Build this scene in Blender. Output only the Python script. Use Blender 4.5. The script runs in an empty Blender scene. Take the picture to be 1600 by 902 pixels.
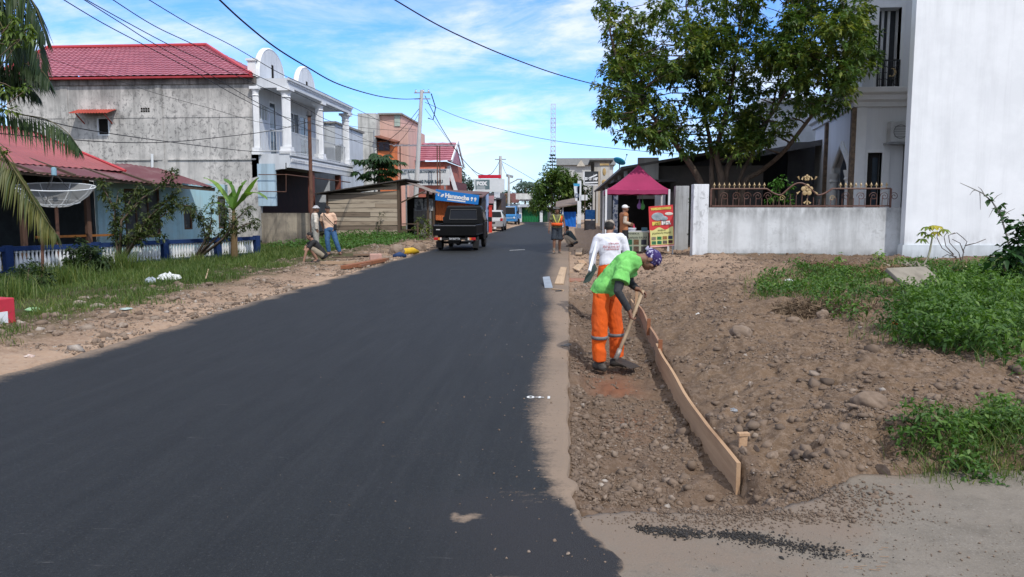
import bpy, math, random
import numpy as np
from mathutils import Vector, Matrix
random.seed(7)
RNG = np.random.default_rng(11)
PI = math.pi
scene = bpy.context.scene
COL = scene.collection

# ------------------------------------------------------------------ camera model (used to measure the place)
FPX, CX, CY = 1200.0, 800.0, 451.0
EYE = Vector((0, 0, 1.6))
TH = math.atan2(124, 1200.0)
PS = math.atan2(90 * math.cos(TH), 1200.0)
FW = Vector((-math.sin(PS) * math.cos(TH), math.cos(PS) * math.cos(TH), -math.sin(TH)))
RT = Vector((math.cos(PS), math.sin(PS), 0))
UP = RT.cross(FW)

def ray(px, py):
    return FW * FPX + RT * (px - CX) + UP * (CY - py)

def at(px, py, Y):
    d = ray(px, py)
    return EYE + d * (Y / d.y)

def gr(px, py, z=0.0):
    d = ray(px, py)
    return EYE + d * ((z - EYE.z) / d.z)

def pix(p):
    d = Vector(p) - EYE
    f = d.dot(FW)
    return CX + FPX * d.dot(RT) / f, CY - FPX * d.dot(UP) / f

# ------------------------------------------------------------------ noise
def _hash(ix, iy, seed):
    n = (ix.astype(np.int64) * 374761393 + iy.astype(np.int64) * 668265263 + seed * 974711) & 0x7fffffff
    n = ((n ^ (n >> 13)) * 1274126177) & 0x7fffffff
    n = n ^ (n >> 16)
    return (n & 0xffff) / 65535.0

def vnoise(x, y, seed=0):
    x = np.asarray(x, float); y = np.asarray(y, float)
    ix = np.floor(x); iy = np.floor(y)
    fx = x - ix; fy = y - iy
    fx = fx * fx * (3 - 2 * fx); fy = fy * fy * (3 - 2 * fy)
    a = _hash(ix, iy, seed); b = _hash(ix + 1, iy, seed); c = _hash(ix, iy + 1, seed); d = _hash(ix + 1, iy + 1, seed)
    return (a * (1 - fx) + b * fx) * (1 - fy) + (c * (1 - fx) + d * fx) * fy

def fbm(x, y, oct=4, seed=0):
    s = 0.0; a = 0.5; t = 0.0
    for o in range(oct):
        s = s + a * vnoise(np.asarray(x) * 2 ** o, np.asarray(y) * 2 ** o, seed + o * 17); t += a; a *= 0.5
    return s / t

def sst(a, b, x):
    t = np.clip((np.asarray(x, float) - a) / (b - a), 0, 1)
    return t * t * (3 - 2 * t)

# ------------------------------------------------------------------ object helpers
def tag(o, label=None, cat=None, group=None, kind=None):
    if label: o['label'] = label
    if cat: o['category'] = cat
    if group: o['group'] = group
    if kind: o['kind'] = kind
    return o

def thing(name, label, cat, loc=(0, 0, 0), rz=0.0, group=None):
    o = bpy.data.objects.new(name, None); COL.objects.link(o)
    o.empty_display_size = 0.2
    o.location = loc; o.rotation_euler = (0, 0, rz)
    return tag(o, label, cat, group)

def chain_loc(p):
    v = Vector((0, 0, 0))
    while p is not None:
        v += p.location; p = p.parent
    return v

def mesh_np(name, V, F, mat=None, smooth=False, attr=None, attrs=None):
    """V (n,3) array, F list of faces or (m,k) array"""
    me = bpy.data.meshes.new(name)
    V = np.asarray(V, dtype=np.float32).reshape(-1, 3)
    if isinstance(F, np.ndarray):
        m, k = F.shape
        me.vertices.add(len(V)); me.vertices.foreach_set('co', V.ravel())
        me.loops.add(m * k); me.loops.foreach_set('vertex_index', F.astype(np.int32).ravel())
        me.polygons.add(m); me.polygons.foreach_set('loop_start', (np.arange(m) * k).astype(np.int32))
        me.update(calc_edges=True)
    else:
        me.from_pydata([tuple(map(float, v)) for v in V], [], F); me.update()
    if smooth:
        me.polygons.foreach_set('use_smooth', np.ones(len(me.polygons), dtype=bool))
    if attr is not None:
        attrs = dict(attrs or {}); attrs['v'] = attr
    for k_, a in (attrs or {}).items():
        at_ = me.attributes.new(k_, 'FLOAT', 'POINT'); at_.data.foreach_set('value', np.asarray(a, dtype=np.float32))
    if mat is not None:
        for m_ in (mat if isinstance(mat, (list, tuple)) else [mat]):
            me.materials.append(m_)
    return me

def link(name, me, parent=None, base=None):
    o = bpy.data.objects.new(name, me); COL.objects.link(o)
    if parent is not None: o.parent = parent
    return o

def put(name, V, F, mat, parent=None, smooth=False, attr=None, attrs=None, midx=None, bevel=0, origin=True):
    V = np.asarray(V, dtype=float).reshape(-1, 3)
    if parent is not None:
        off = np.array(chain_loc(parent))
    elif origin:
        off = np.array([(V[:, 0].min() + V[:, 0].max()) / 2, (V[:, 1].min() + V[:, 1].max()) / 2, V[:, 2].min()])
    else:
        off = np.zeros(3)
    me = mesh_np(name, V - off, F, mat, smooth, attr, attrs)
    if midx is not None:
        me.polygons.foreach_set('material_index', np.asarray(midx, dtype=np.int32))
    o = link(name, me, parent)
    if parent is None: o.location = off
    if bevel:
        b = o.modifiers.new('bevel', 'BEVEL'); b.width = bevel; b.segments = 2; b.limit_method = 'ANGLE'
        b.harden_normals = False
    return o

class MB:
    def __init__(s): s.V = []; s.F = []; s.M = []; s.cur = 0
    def add(s, V, F):
        n = len(s.V); s.V += [tuple(v) for v in V]
        for f in F: s.F.append(tuple(i + n for i in f)); s.M.append(s.cur)
        return s
    def box(s, c, d, R=None):
        x, y, z = d[0] / 2, d[1] / 2, d[2] / 2
        vs = [Vector(p) for p in ((-x, -y, -z), (x, -y, -z), (x, y, -z), (-x, y, -z), (-x, -y, z), (x, -y, z), (x, y, z), (-x, y, z))]
        if R is not None:
            if not isinstance(R, Matrix): R = Matrix.Rotation(R, 3, 'Z')
            vs = [R @ v for v in vs]
        c = Vector(c)
        return s.add([v + c for v in vs], [(3, 2, 1, 0), (4, 5, 6, 7), (0, 1, 5, 4), (1, 2, 6, 5), (2, 3, 7, 6), (3, 0, 4, 7)])
    def box2(s, a, b):
        a = Vector(a); b = Vector(b)
        return s.box((a + b) / 2, [abs(b[i] - a[i]) for i in range(3)])
    def hexa(s, b4, t4):
        return s.add(list(b4) + list(t4), [(3, 2, 1, 0), (4, 5, 6, 7), (0, 1, 5, 4), (1, 2, 6, 5), (2, 3, 7, 6), (3, 0, 4, 7)])
    def prism(s, poly, h):
        """poly: list of 3d points (ccw from outside), extruded by vector h"""
        n = len(poly); h = Vector(h); P = [Vector(p) for p in poly]
        V = P + [p + h for p in P]
        F = [tuple(range(n - 1, -1, -1)), tuple(range(n, 2 * n))]
        for i in range(n): j = (i + 1) % n; F.append((i, j, n + j, n + i))
        return s.add(V, F)
    def quad(s, a, b, c, d): return s.add([a, b, c, d], [(0, 1, 2, 3)])
    def beam(s, a, b, w, h=None, up=(0, 0, 1)):
        a = Vector(a); b = Vector(b); h = h or w
        t = (b - a).normalized(); u = Vector(up)
        if abs(t.dot(u)) > 0.98: u = Vector((0, 1, 0))
        r = t.cross(u).normalized(); u = r.cross(t)
        q = lambda p: [p - r * w / 2 - u * h / 2, p + r * w / 2 - u * h / 2, p + r * w / 2 + u * h / 2, p - r * w / 2 + u * h / 2]
        return s.add(q(a) + q(b), [(0, 1, 2, 3)[::1], (7, 6, 5, 4), (4, 5, 1, 0), (5, 6, 2, 1), (6, 7, 3, 2), (7, 4, 0, 3)])
    def tube(s, P, R, n=8, cap=True, e=(1, 1), ax=None):
        P = [Vector(p) for p in P]
        if not hasattr(R, '__len__'): R = [R] * len(P)
        m = len(P); V = []; F = []
        ref = None
        for i in range(m):
            t = (P[min(i + 1, m - 1)] - P[max(i - 1, 0)])
            t = t.normalized() if t.length > 1e-9 else Vector((0, 0, 1))
            if ref is None:
                ref = Vector(ax) if ax is not None else (Vector((1, 0, 0)) if abs(t.x) < 0.8 else Vector((0, 1, 0)))
            u = ref - t * ref.dot(t); u.normalize(); v = t.cross(u)
            if ax is None: ref = u
            for k in range(n):
                a = 2 * PI * k / n
                V.append(P[i] + (u * math.cos(a) * e[0] + v * math.sin(a) * e[1]) * R[i])
        for i in range(m - 1):
            for k in range(n):
                k2 = (k + 1) % n
                F.append((i * n + k, i * n + k2, (i + 1) * n + k2, (i + 1) * n + k))
        if cap:
            F.append(tuple(range(n - 1, -1, -1))); F.append(tuple((m - 1) * n + k for k in range(n)))
        return s.add(V, F)
    def ball(s, c, r, n=12, m=8, R=None):
        if not hasattr(r, '__len__'): r = (r, r, r)
        c = Vector(c); V = []; F = []
        g = lambda v: c + (R @ v if R is not None else v)
        V.append(g(Vector((0, 0, -r[2]))))
        for i in range(1, m):
            ph = -PI / 2 + PI * i / m
            for k in range(n):
                a = 2 * PI * k / n
                V.append(g(Vector((r[0] * math.cos(ph) * math.cos(a), r[1] * math.cos(ph) * math.sin(a), r[2] * math.sin(ph)))))
        V.append(g(Vector((0, 0, r[2]))))
        top = len(V) - 1
        for k in range(n):
            k2 = (k + 1) % n
            F.append((0, 1 + k2, 1 + k)); F.append((top, 1 + (m - 2) * n + k, 1 + (m - 2) * n + k2))
            for i in range(m - 2):
                F.append((1 + i * n + k, 1 + i * n + k2, 1 + (i + 1) * n + k2, 1 + (i + 1) * n + k))
        return s.add(V, F)
    def lathe(s, c, prof, n=16, R=None):
        c = Vector(c); V = []; F = []; m = len(prof)
        for r, z in prof:
            for k in range(n):
                v = Vector((r * math.cos(2 * PI * k / n), r * math.sin(2 * PI * k / n), z))
                V.append(c + (R @ v if R is not None else v))
        for i in range(m - 1):
            for k in range(n):
                k2 = (k + 1) % n
                F.append((i * n + k, i * n + k2, (i + 1) * n + k2, (i + 1) * n + k))
        F.append(tuple(range(n - 1, -1, -1))); F.append(tuple((m - 1) * n + k for k in range(n)))
        return s.add(V, F)
    def build(s, name, mat, parent=None, smooth=False, bevel=0, label=None, cat=None, group=None, kind=None, **kw):
        multi = isinstance(mat, (list, tuple))
        o = put(name, s.V, s.F, mat, parent, smooth, midx=s.M if multi else None, bevel=bevel, **kw)
        return tag(o, label, cat, group, kind)

# ------------------------------------------------------------------ materials
class NT:
    def __init__(s, name):
        s.m = bpy.data.materials.new(name); s.m.use_nodes = True
        s.t = s.m.node_tree; s.N = s.t.nodes; s.L = s.t.links
        s.N.clear()
        s.out = s.N.new('ShaderNodeOutputMaterial'); s.b = s.N.new('ShaderNodeBsdfPrincipled')
        s.L.new(s.b.outputs[0], s.out.inputs[0])
        s._pos = None
    def n(s, typ, **kw):
        x = s.N.new(typ)
        for k, v in kw.items(): setattr(x, k, v)
        return x
    def lk(s, a, b): s.L.new(a, b)
    def setv(s, sock, v):
        if hasattr(v, 'is_linked') or isinstance(v, bpy.types.NodeSocket): s.L.new(v, sock)
        else:
            if sock.type == 'RGBA' and len(v) == 3: v = tuple(v) + (1,)
            sock.default_value = v
    def pos(s, scale=(1, 1, 1), rotz=0):
        if s._pos is None: s._pos = s.n('ShaderNodeNewGeometry').outputs['Position']
        mp = s.n('ShaderNodeMapping'); s.lk(s._pos, mp.inputs[0])
        mp.inputs['Scale'].default_value = scale if hasattr(scale, '__len__') else (scale,) * 3
        mp.inputs['Rotation'].default_value = (0, 0, rotz)
        return mp.outputs[0]
    def noise(s, scale=1.0, detail=4, rough=0.6, vec=None, dist=0):
        x = s.n('ShaderNodeTexNoise'); x.inputs['Scale'].default_value = scale; x.inputs['Detail'].default_value = detail
        x.inputs['Roughness'].default_value = rough; x.inputs['Distortion'].default_value = dist
        s.lk(vec if vec is not None else s.pos(), x.inputs['Vector'])
        return x.outputs['Fac']
    def ramp(s, fac, stops):
        r = s.n('ShaderNodeValToRGB'); s.lk(fac, r.inputs[0])
        e = r.color_ramp.elements
        while len(e) < len(stops): e.new(0.5)
        for i, (p, c) in enumerate(stops):
            e[i].position = p
            if not hasattr(c, '__len__'): c = (c, c, c)
            e[i].color = tuple(c) + (1,) if len(c) == 3 else c
        return r.outputs[0]
    def mix(s, f, a, b, mode='MIX'):
        x = s.n('ShaderNodeMix', data_type='RGBA', blend_type=mode)
        s.setv(x.inputs[0], f); s.setv(x.inputs[6], a); s.setv(x.inputs[7], b)
        return x.outputs[2]
    def math(s, op, a, b=0.0, clamp=False):
        x = s.n('ShaderNodeMath', operation=op, use_clamp=clamp); s.setv(x.inputs[0], a); s.setv(x.inputs[1], b)
        return x.outputs[0]
    def attr(s, name):
        x = s.n('ShaderNodeAttribute', attribute_name=name); return x.outputs['Fac']
    def bump(s, h, strength=0.5, dist=0.02):
        x = s.n('ShaderNodeBump'); x.inputs['Strength'].default_value = strength; x.inputs['Distance'].default_value = dist
        s.lk(h, x.inputs['Height']); s.lk(x.outputs[0], s.b.inputs['Normal']); return x
    def fin(s, col=None, rough=0.8, spec=0.3, metal=0.0):
        if col is not None: s.setv(s.b.inputs['Base Color'], col)
        s.setv(s.b.inputs['Roughness'], rough); s.setv(s.b.inputs['Specular IOR Level'], spec); s.setv(s.b.inputs['Metallic'], metal)
        return s.m

def M(name, c, c2=None, scale=3.0, rough=0.7, spec=0.3, metal=0.0, bump=0.0, bscale=40.0, lo=0.35, hi=0.65, stretch=(1, 1, 1), dist=0.01):
    t = NT(name)
    c2 = c2 or tuple(x * 0.8 for x in c)
    f = t.ramp(t.noise(scale, 5, 0.62, t.pos(stretch)), [(lo, 0.0), (hi, 1.0)])
    col = t.mix(f, c, c2)
    if bump:
        t.bump(t.noise(bscale, 4, 0.6, t.pos(stretch)), bump, dist)
    return t.fin(col, rough, spec, metal)

def plaster(name, base, dirt, streak=0.5, blotch=0.4, fleck=0.0, rough=0.85, bump=0.2, fcol=(0.1, 0.1, 0.1), grime=None):
    t = NT(name)
    col = t.mix(t.math('MULTIPLY', t.ramp(t.noise(0.9, 6, 0.65), [(0.38, 0.0), (0.62, 1.0)]), blotch), base, dirt)
    st = t.ramp(t.noise(2.2, 5, 0.7, t.pos((1.6, 1.6, 0.10))), [(0.47, 0.0), (0.66, 1.0)])
    col = t.mix(t.math('MULTIPLY', st, streak), col, tuple(x * 0.55 for x in dirt))
    if fleck:
        fl = t.ramp(t.noise(6.0, 6, 0.75, t.pos((1, 1, 0.8)), 0.6), [(0.53, 0.0), (0.58, 1.0)])
        zone = t.ramp(t.noise(0.35, 3, 0.5), [(0.40, 0.0), (0.55, 1.0)])
        col = t.mix(t.math('MULTIPLY', t.math('MULTIPLY', fl, zone), fleck), col, fcol)
    if grime is not None:      # weathering band: list of (z centre, half width, strength)
        g = t.n('ShaderNodeSeparateXYZ'); t.lk(t.pos(), g.inputs[0])
        for zc, hw, stg in grime:
            d = t.math('ABSOLUTE', t.math('SUBTRACT', g.outputs[2], zc))
            mk = t.math('SUBTRACT', 1.0, t.math('DIVIDE', d, hw), True)
            nz = t.ramp(t.noise(3.0, 5, 0.7, t.pos((1.2, 1.2, 0.35))), [(0.35, 0.0), (0.62, 1.0)])
            col = t.mix(t.math('MULTIPLY', t.math('MULTIPLY', mk, nz, True), stg), col, tuple(x * 0.4 for x in dirt))
    t.bump(t.noise(30, 5, 0.7), bump, 0.01)
    return t.fin(col, rough, 0.2)

def wood(name, c, c2, axis='x', dark=(0.03, 0.022, 0.015), rough=0.8):
    t = NT(name)
    sc = {'x': (0.6, 14, 14), 'y': (14, 0.6, 14), 'z': (14, 14, 0.6)}[axis]
    f = t.ramp(t.noise(1.6, 6, 0.65, t.pos(sc), 0.4), [(0.3, 0.0), (0.7, 1.0)])
    col = t.mix(f, c, c2)
    k = t.ramp(t.noise(1.3, 4, 0.6, t.pos(tuple(x ** 0.5 for x in sc))), [(0.55, 0.0), (0.75, 1.0)])
    col = t.mix(t.math('MULTIPLY', k, 0.6), col, dark)
    t.bump(f, 0.3, 0.006)
    return t.fin(col, rough, 0.2)

def leafmat(name, dark, mid, light, trans=0.3, rough=0.5):
    t = NT(name)
    a = t.attr('v')
    col = t.ramp(a, [(0.0, dark), (0.5, mid), (1.0, light)])
    col = t.mix(t.ramp(t.noise(0.8, 3), [(0.35, 0.0), (0.65, 0.5)]), col, tuple(x * 0.7 for x in mid))
    t.fin(col, rough, 0.35)
    tr = t.n('ShaderNodeBsdfTranslucent'); t.lk(t.mix(1.0, col, (1.3, 1.4, 0.6), 'MULTIPLY'), tr.inputs[0])
    mx = t.n('ShaderNodeMixShader'); mx.inputs[0].default_value = trans
    t.lk(t.b.outputs[0], mx.inputs[1]); t.lk(tr.outputs[0], mx.inputs[2]); t.lk(mx.outputs[0], t.out.inputs[0])
    return t.m

def text_geo(s, size=1.0, align='CENTER', extrude=0.0, bold=0.0):
    cu = bpy.data.curves.new('t', 'FONT'); cu.body = s; cu.size = size; cu.align_x = align; cu.extrude = extrude
    cu.resolution_u = 2; cu.offset = bold
    o = bpy.data.objects.new('t', cu); COL.objects.link(o)
    dg = bpy.context.evaluated_depsgraph_get()
    me = bpy.data.meshes.new_from_object(o.evaluated_get(dg))
    V = [v.co.copy() for v in me.vertices]; F = [tuple(p.vertices) for p in me.polygons]
    bpy.data.objects.remove(o); bpy.data.curves.remove(cu); bpy.data.meshes.remove(me)
    return V, F

def add_text(mb, s, origin, right, up, size, width=None, bold=0.0, align='CENTER', lift=0.006):
    V, F = text_geo(s, size, align, 0.0, bold)
    if not V: return
    r = Vector(right).normalized(); u = Vector(up).normalized(); n = r.cross(u)
    if width:
        w = max(v.x for v in V) - min(v.x for v in V); k = width / max(w, 1e-6)
    else: k = 1
    mb.add([Vector(origin) + r * v.x * k + u * v.y + n * lift for v in V], F)
# ------------------------------------------------------------------ camera, light, sky
cam = bpy.data.cameras.new('camera'); camo = bpy.data.objects.new('camera', cam); COL.objects.link(camo)
camo.location = EYE
camo.rotation_euler = (PI / 2 - TH, 0, PS)
cam.sensor_width = 36; cam.lens = 36 * FPX / 1600; cam.clip_end = 4000; cam.clip_start = 0.05
scene.camera = camo

SUN = Vector((0.40, -0.56, 0.78)).normalized()
sl = bpy.data.lights.new('sun', 'SUN'); so = bpy.data.objects.new('sun', sl); COL.objects.link(so)
sl.energy = 2.6; sl.angle = math.radians(0.6); sl.color = (1.0, 0.95, 0.88)
so.rotation_euler = (-SUN).to_track_quat('-Z', 'Y').to_euler()
so.location = (8, -10, 30)

w = bpy.data.worlds.new('World'); scene.world = w; w.use_nodes = True
nt = w.node_tree; nt.nodes.clear()
N = nt.nodes.new; Lk = nt.links.new
outw = N('ShaderNodeOutputWorld'); bg = N('ShaderNodeBackground'); Lk(bg.outputs[0], outw.inputs[0])
sky = N('ShaderNodeTexSky'); sky.sky_type = 'NISHITA'; sky.sun_disc = False
sky.sun_elevation = math.asin(SUN.z); sky.sun_rotation = math.atan2(SUN.x, SUN.y)
sky.air_density = 1.0; sky.dust_density = 0.6; sky.ozone_density = 2.0
SKY_STRENGTH = 0.15
bg.inputs[1].default_value = SKY_STRENGTH
hs = N('ShaderNodeHueSaturation'); hs.inputs['Saturation'].default_value = 1.15; hs.inputs['Value'].default_value = 1.55
Lk(sky.outputs[0], hs.inputs['Color'])
tc = N('ShaderNodeTexCoord')
sep = N('ShaderNodeSeparateXYZ'); Lk(tc.outputs['Generated'], sep.inputs[0])
def wm(op, a, b=0.0, clamp=False):
    x = N('ShaderNodeMath'); x.operation = op; x.use_clamp = clamp
    for i, v in enumerate((a, b)):
        if isinstance(v, bpy.types.NodeSocket): Lk(v, x.inputs[i])
        else: x.inputs[i].default_value = v
    return x.outputs[0]
# cloud layer on a flat sheet high above: project the direction on it
zc = wm('ADD', wm('MAXIMUM', sep.outputs[2], 0.0), 0.22)
u_ = wm('DIVIDE', sep.outputs[0], zc); v_ = wm('DIVIDE', sep.outputs[1], zc)
cmb = N('ShaderNodeCombineXYZ'); Lk(u_, cmb.inputs[0]); Lk(v_, cmb.inputs[1])
def wnoise(scale, detail, rough, sc=(1, 1, 1), dist=0.0, loc=(0, 0, 0)):
    mp = N('ShaderNodeMapping'); Lk(cmb.outputs[0], mp.inputs[0]); mp.inputs['Scale'].default_value = sc; mp.inputs['Location'].default_value = loc
    x = N('ShaderNodeTexNoise'); x.inputs['Scale'].default_value = scale; x.inputs['Detail'].default_value = detail
    x.inputs['Roughness'].default_value = rough; x.inputs['Distortion'].default_value = dist
    Lk(mp.outputs[0], x.inputs['Vector']); return x.outputs['Fac']
def wramp(f, a, b):
    r = N('ShaderNodeMapRange'); r.interpolation_type = 'SMOOTHSTEP'; Lk(f, r.inputs[0])
    r.inputs[1].default_value = a; r.inputs[2].default_value = b; return r.outputs[0]
c1 = wramp(wnoise(1.1, 8, 0.62, (1, 1.5, 1), 0.3, (1.3, 0.4, 0)), 0.43, 0.66)
c2 = wramp(wnoise(2.6, 8, 0.66, (0.7, 1.3, 1), 0.6, (3.1, 7.7, 0)), 0.42, 0.72)
cl = wm('ADD', wm('MULTIPLY', c1, 0.95), wm('MULTIPLY', c2, 0.5), True)
low = wramp(sep.outputs[2], 0.17, 0.01)           # whiter towards the horizon
lown = wramp(wnoise(0.55, 7, 0.6, (0.8, 0.5, 1), 0.4, (5.2, 1.1, 0)), 0.30, 0.62)
cl = wm('MAXIMUM', wm('MULTIPLY', cl, 0.78), wm('MULTIPLY', low, wm('ADD', wm('MULTIPLY', lown, 0.75), 0.22), True))
high = wramp(sep.outputs[2], 0.38, 0.70)         # unseen overhead cloud, added to lift the fill light on shaded walls
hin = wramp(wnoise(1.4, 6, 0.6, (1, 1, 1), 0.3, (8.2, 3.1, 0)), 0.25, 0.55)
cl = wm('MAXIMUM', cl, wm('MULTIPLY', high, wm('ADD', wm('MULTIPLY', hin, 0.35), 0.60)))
behind = wm('MULTIPLY', wramp(sep.outputs[1], 0.15, -0.35), 0.75)  # unseen cloud behind the camera, also added as fill light
cl = wm('MAXIMUM', cl, behind)
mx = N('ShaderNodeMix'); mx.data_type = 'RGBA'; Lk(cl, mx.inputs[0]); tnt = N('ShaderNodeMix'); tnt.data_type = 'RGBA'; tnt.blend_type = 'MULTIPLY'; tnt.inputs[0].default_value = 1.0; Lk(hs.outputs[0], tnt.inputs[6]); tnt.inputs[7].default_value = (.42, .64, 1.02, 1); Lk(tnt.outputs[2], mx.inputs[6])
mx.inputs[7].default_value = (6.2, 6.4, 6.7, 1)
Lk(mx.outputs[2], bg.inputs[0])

vs = scene.view_settings
scene.display_settings.display_device = 'sRGB'
vs.view_transform = 'Standard'; vs.look = 'None'; vs.gamma = 1.0; vs.use_curve_mapping = False; vs.exposure = 0.20
scene.cycles.max_bounces = 6; scene.cycles.diffuse_bounces = 3; scene.cycles.glossy_bounces = 3
scene.cycles.transparent_max_bounces = 8; scene.cycles.caustics_reflective = False; scene.cycles.caustics_refractive = False
scene.cycles.use_denoising = True
# ------------------------------------------------------------------ terrain
# measured plan line of the form boards (bottom edge of the board, trench floor at -0.17)
BP = [gr(1153, 772, -.17), gr(1108, 713, -.17), gr(1067, 647, -.17), gr(1036, 588, -.17), gr(1012, 537, -.17), gr(1000, 507, -.17)]
BY = np.array([p.y for p in BP]); BX = np.array([p.x for p in BP])
def bline(y): return np.interp(y, BY, BX)
DRV = [gr(*p) for p in ((985, 902), (975, 868), (930, 822), (893, 808), (950, 800), (1010, 800), (1100, 803), (1200, 795), (1280, 772), (1335, 742), (1450, 737), (1600, 735))]
DX = np.array([p.x for p in DRV[3:]]); DY = np.array([p.y for p in DRV[3:]])
def drive_edge(x): return np.interp(x, DX, DY)

def road_left(y):
    return np.interp(y, [-10, 40, 52, 70, 82, 90, 100, 115], [-5.4, -5.45, -5.25, -5.0, -4.9, -5.4, -8, -25])
def road_right(y):
    return np.interp(y, [-10, 3.0, 3.6, 4.05, 4.4, 40, 55, 70, 90, 100, 115], [.42, .30, .22, 0.04, 0.0, -.02, -.45, -1.2, -2.1, -2.3, -6])

def H(x, y):
    x = np.asarray(x, float); y = np.asarray(y, float)
    n1 = fbm(x * 0.9, y * 0.9, 3, 3) - .5
    n2 = fbm(x * 3.5 + 5, y * 3.5, 3, 9) - .5
    n3 = (fbm(x * 13, y * 13, 3, 21) - .5) * 1.7 + .9 * np.maximum(0, fbm(x * 7 + 3, y * 7, 2, 121) - .55)
    rl = road_left(y); rr = road_right(y)
    # right side -----------------------------------------------------------------
    b = bline(np.clip(y, BY[0], BY[-1])) + 0.02
    dr = x - b
    bank = .0 + .10 * sst(0, .8, dr) + .06 * sst(1.0, 4.0, dr) + .05 * sst(14, 22, y) * sst(.2, 2, dr)
    bank = bank + n1 * .22 * sst(.1, 1.2, dr) + n2 * .15 + n3 * .045
    bank = bank + .14 * np.exp(-((x - 1.95) / .5) ** 2 - ((y - 5.3) / .6) ** 2) + .09 * np.exp(-((x - 2.9) / .8) ** 2 - ((y - 7.0) / .7) ** 2)
    bank = bank + .10 * np.exp(-((x - 2.0) / .6) ** 2 - ((y - 9.3) / 1.2) ** 2) + .12 * np.exp(-((x - 4.0) / 1.5) ** 2 - ((y - 19) / 2.0) ** 2)
    far = -.06 + n2 * .10 + n3 * .03 + n1 * .08 + .14 * sst(.9, 2.2, x) + .05 * sst(16, 24, y)
    tr = -.165 + n2 * .09 + n3 * .04
    edge_sl = .13 * (1 - sst(.04, .22, x - rr + n3 * .15))
    tr = tr + edge_sl
    tr = np.where(y < 14.0, tr, tr + (far - tr) * sst(13.6, 14.6, y))
    inside = (dr < 0)
    wd = np.where(y < BY[0] - .02, .02 + .6 * sst(BY[0] - .02, BY[0] - .30, y), .02)
    wgt = np.where(inside, 0.0, sst(0, 1, dr / wd))
    z = tr * (1 - wgt) + bank * wgt
    z = np.where(y > 13.2, z + (np.where(inside, far, np.maximum(bank, far)) - z) * sst(13.2, 14.5, y), z)
    # close the trench towards the driveway
    de = drive_edge(x)
    near = sst(de + .42, de - .02, y + n2 * .35)
    lip = .035 * np.exp(-((y - de - .10) / .10) ** 2)
    z = z * (1 - near) + (-.045 + n2 * .05) * near + lip * (x > 0)
    # left side -----------------------------------------------------------------
    dl = rl - x
    lf = .015 + .09 * sst(.25, 1.2, dl) - .05 * sst(1.6, 3.2, dl) - .14 * sst(3.6, 6.0, dl) * sst(28, 25, y) + n1 * .12 * sst(.2, 1.2, dl) + n2 * .09 * sst(.05, .5, dl) + n3 * .03
    lf = lf + .26 * sst(29, 36, y) * sst(.8, 3.2, dl)
    lf = lf + .18 * np.exp(-((x + 7.0) / .9) ** 2 - ((y - 27.5) / 2.0) ** 2) + .16 * np.exp(-((x + 6.6) / .6) ** 2 - ((y - 31.5) / 1.6) ** 2)
    z = np.where(x < rl, lf, z)
    onroad = (x > rl - .0) & (x < rr + .0)
    z = np.where(onroad, -.06, z)
    # blend to flat far away
    fade = sst(70, 120, np.hypot(x, y - 20))
    z = z * (1 - fade) + (-.02) * fade
    return z

def h1(x, y): return float(H(np.array([x]), np.array([y]))[0])
def onG(px, py):
    """ground point seen at a pixel (iterated on the terrain)"""
    z = 0.0
    for _ in range(12):
        p = gr(px, py, z); z = h1(p.x, p.y)
    return Vector((p.x, p.y, z))

def axis(segs):
    out = [segs[0][0]]
    for a, b, st in segs:
        n = max(1, int(round((b - a) / st)))
        out += list(a + (b - a) * (np.arange(n) + 1) / n)
    return np.array(out)
def geo(a, b, k, s0):
    out = [a]; 
    while out[-1] < b: out.append(out[-1] + max(s0, k * abs(out[-1])))
    out[-1] = b
    return np.array(out)

def grid_faces(nx, ny):
    i, j = np.meshgrid(np.arange(nx - 1), np.arange(ny - 1), indexing='ij')
    a = (i * ny + j).ravel()
    return np.stack([a, a + ny, a + ny + 1, a + 1], 1)

xs = np.concatenate([-geo(14, 900, .10, .3)[::-1], axis([(-14, -9, .14), (-9, -5.2, .07)])[1:], [-4, -2.5, -1, -.3], axis([(-.06, 2.6, .022), (2.6, 5.0, .035), (5, 9, .08), (9, 14, .2)]), geo(14, 900, .10, .3)[1:]])
ys = np.concatenate([[-900, -300, -100, -40, -15, -5, 0, 2, 3.0], geo(3.3, 32, .0058, .018), geo(32, 110, .012, .3)[1:], geo(110, 1500, .1, 5)[1:]])
GX, GY = np.meshgrid(xs, ys, indexing='ij')
GZ = H(GX, GY)
# zones (0 brown dirt, 1 pale sand, 2 soil under grass) painted as plain albedo masks
dl = road_left(GY) - GX
nz = fbm(GX * 1.3, GY * 1.3, 4, 40)
sand = sst(-.1, .05, dl) * (1 - sst(.9, 1.9, dl + (nz - .5) * 1.6)) 
sand = np.maximum(sand, .9 * sst(13, 17, GY + (nz - .5) * 6) * (GX > -.1) * (1 - sst(4.0, 5.5, GX + (nz - .5) * 2.5)))
sand = np.maximum(sand, sst(-.1, .05, dl) * sst(.45, .62, nz) * .7)
soil = sst(1.0, 2.2, dl + (nz - .5) * 1.8)
pale = sst(-.1, .05, dl) * (1 - sst(.25, .7, dl + (nz - .5) * .8)) + .75 * sst(17, 21, GY + (nz - .5) * 4) * (GX > -.1)
red = np.exp(-((GX - .45) / .22) ** 2 - ((GY - 7.3) / 1.1) ** 2) * sst(.35, .6, nz)
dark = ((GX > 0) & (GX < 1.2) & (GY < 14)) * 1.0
t = NT('dirt_ground')
v1 = t.noise(2.2, 8, 0.7); v2 = t.noise(18, 6, 0.75); v3 = t.noise(70, 4, 0.7)
dirt = t.mix(t.ramp(v1, [(.35, 0.), (.65, 1.)]), (.176, .118, .076), (.115, .077, .050))
v4 = t.noise(7, 6, .75)
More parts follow.
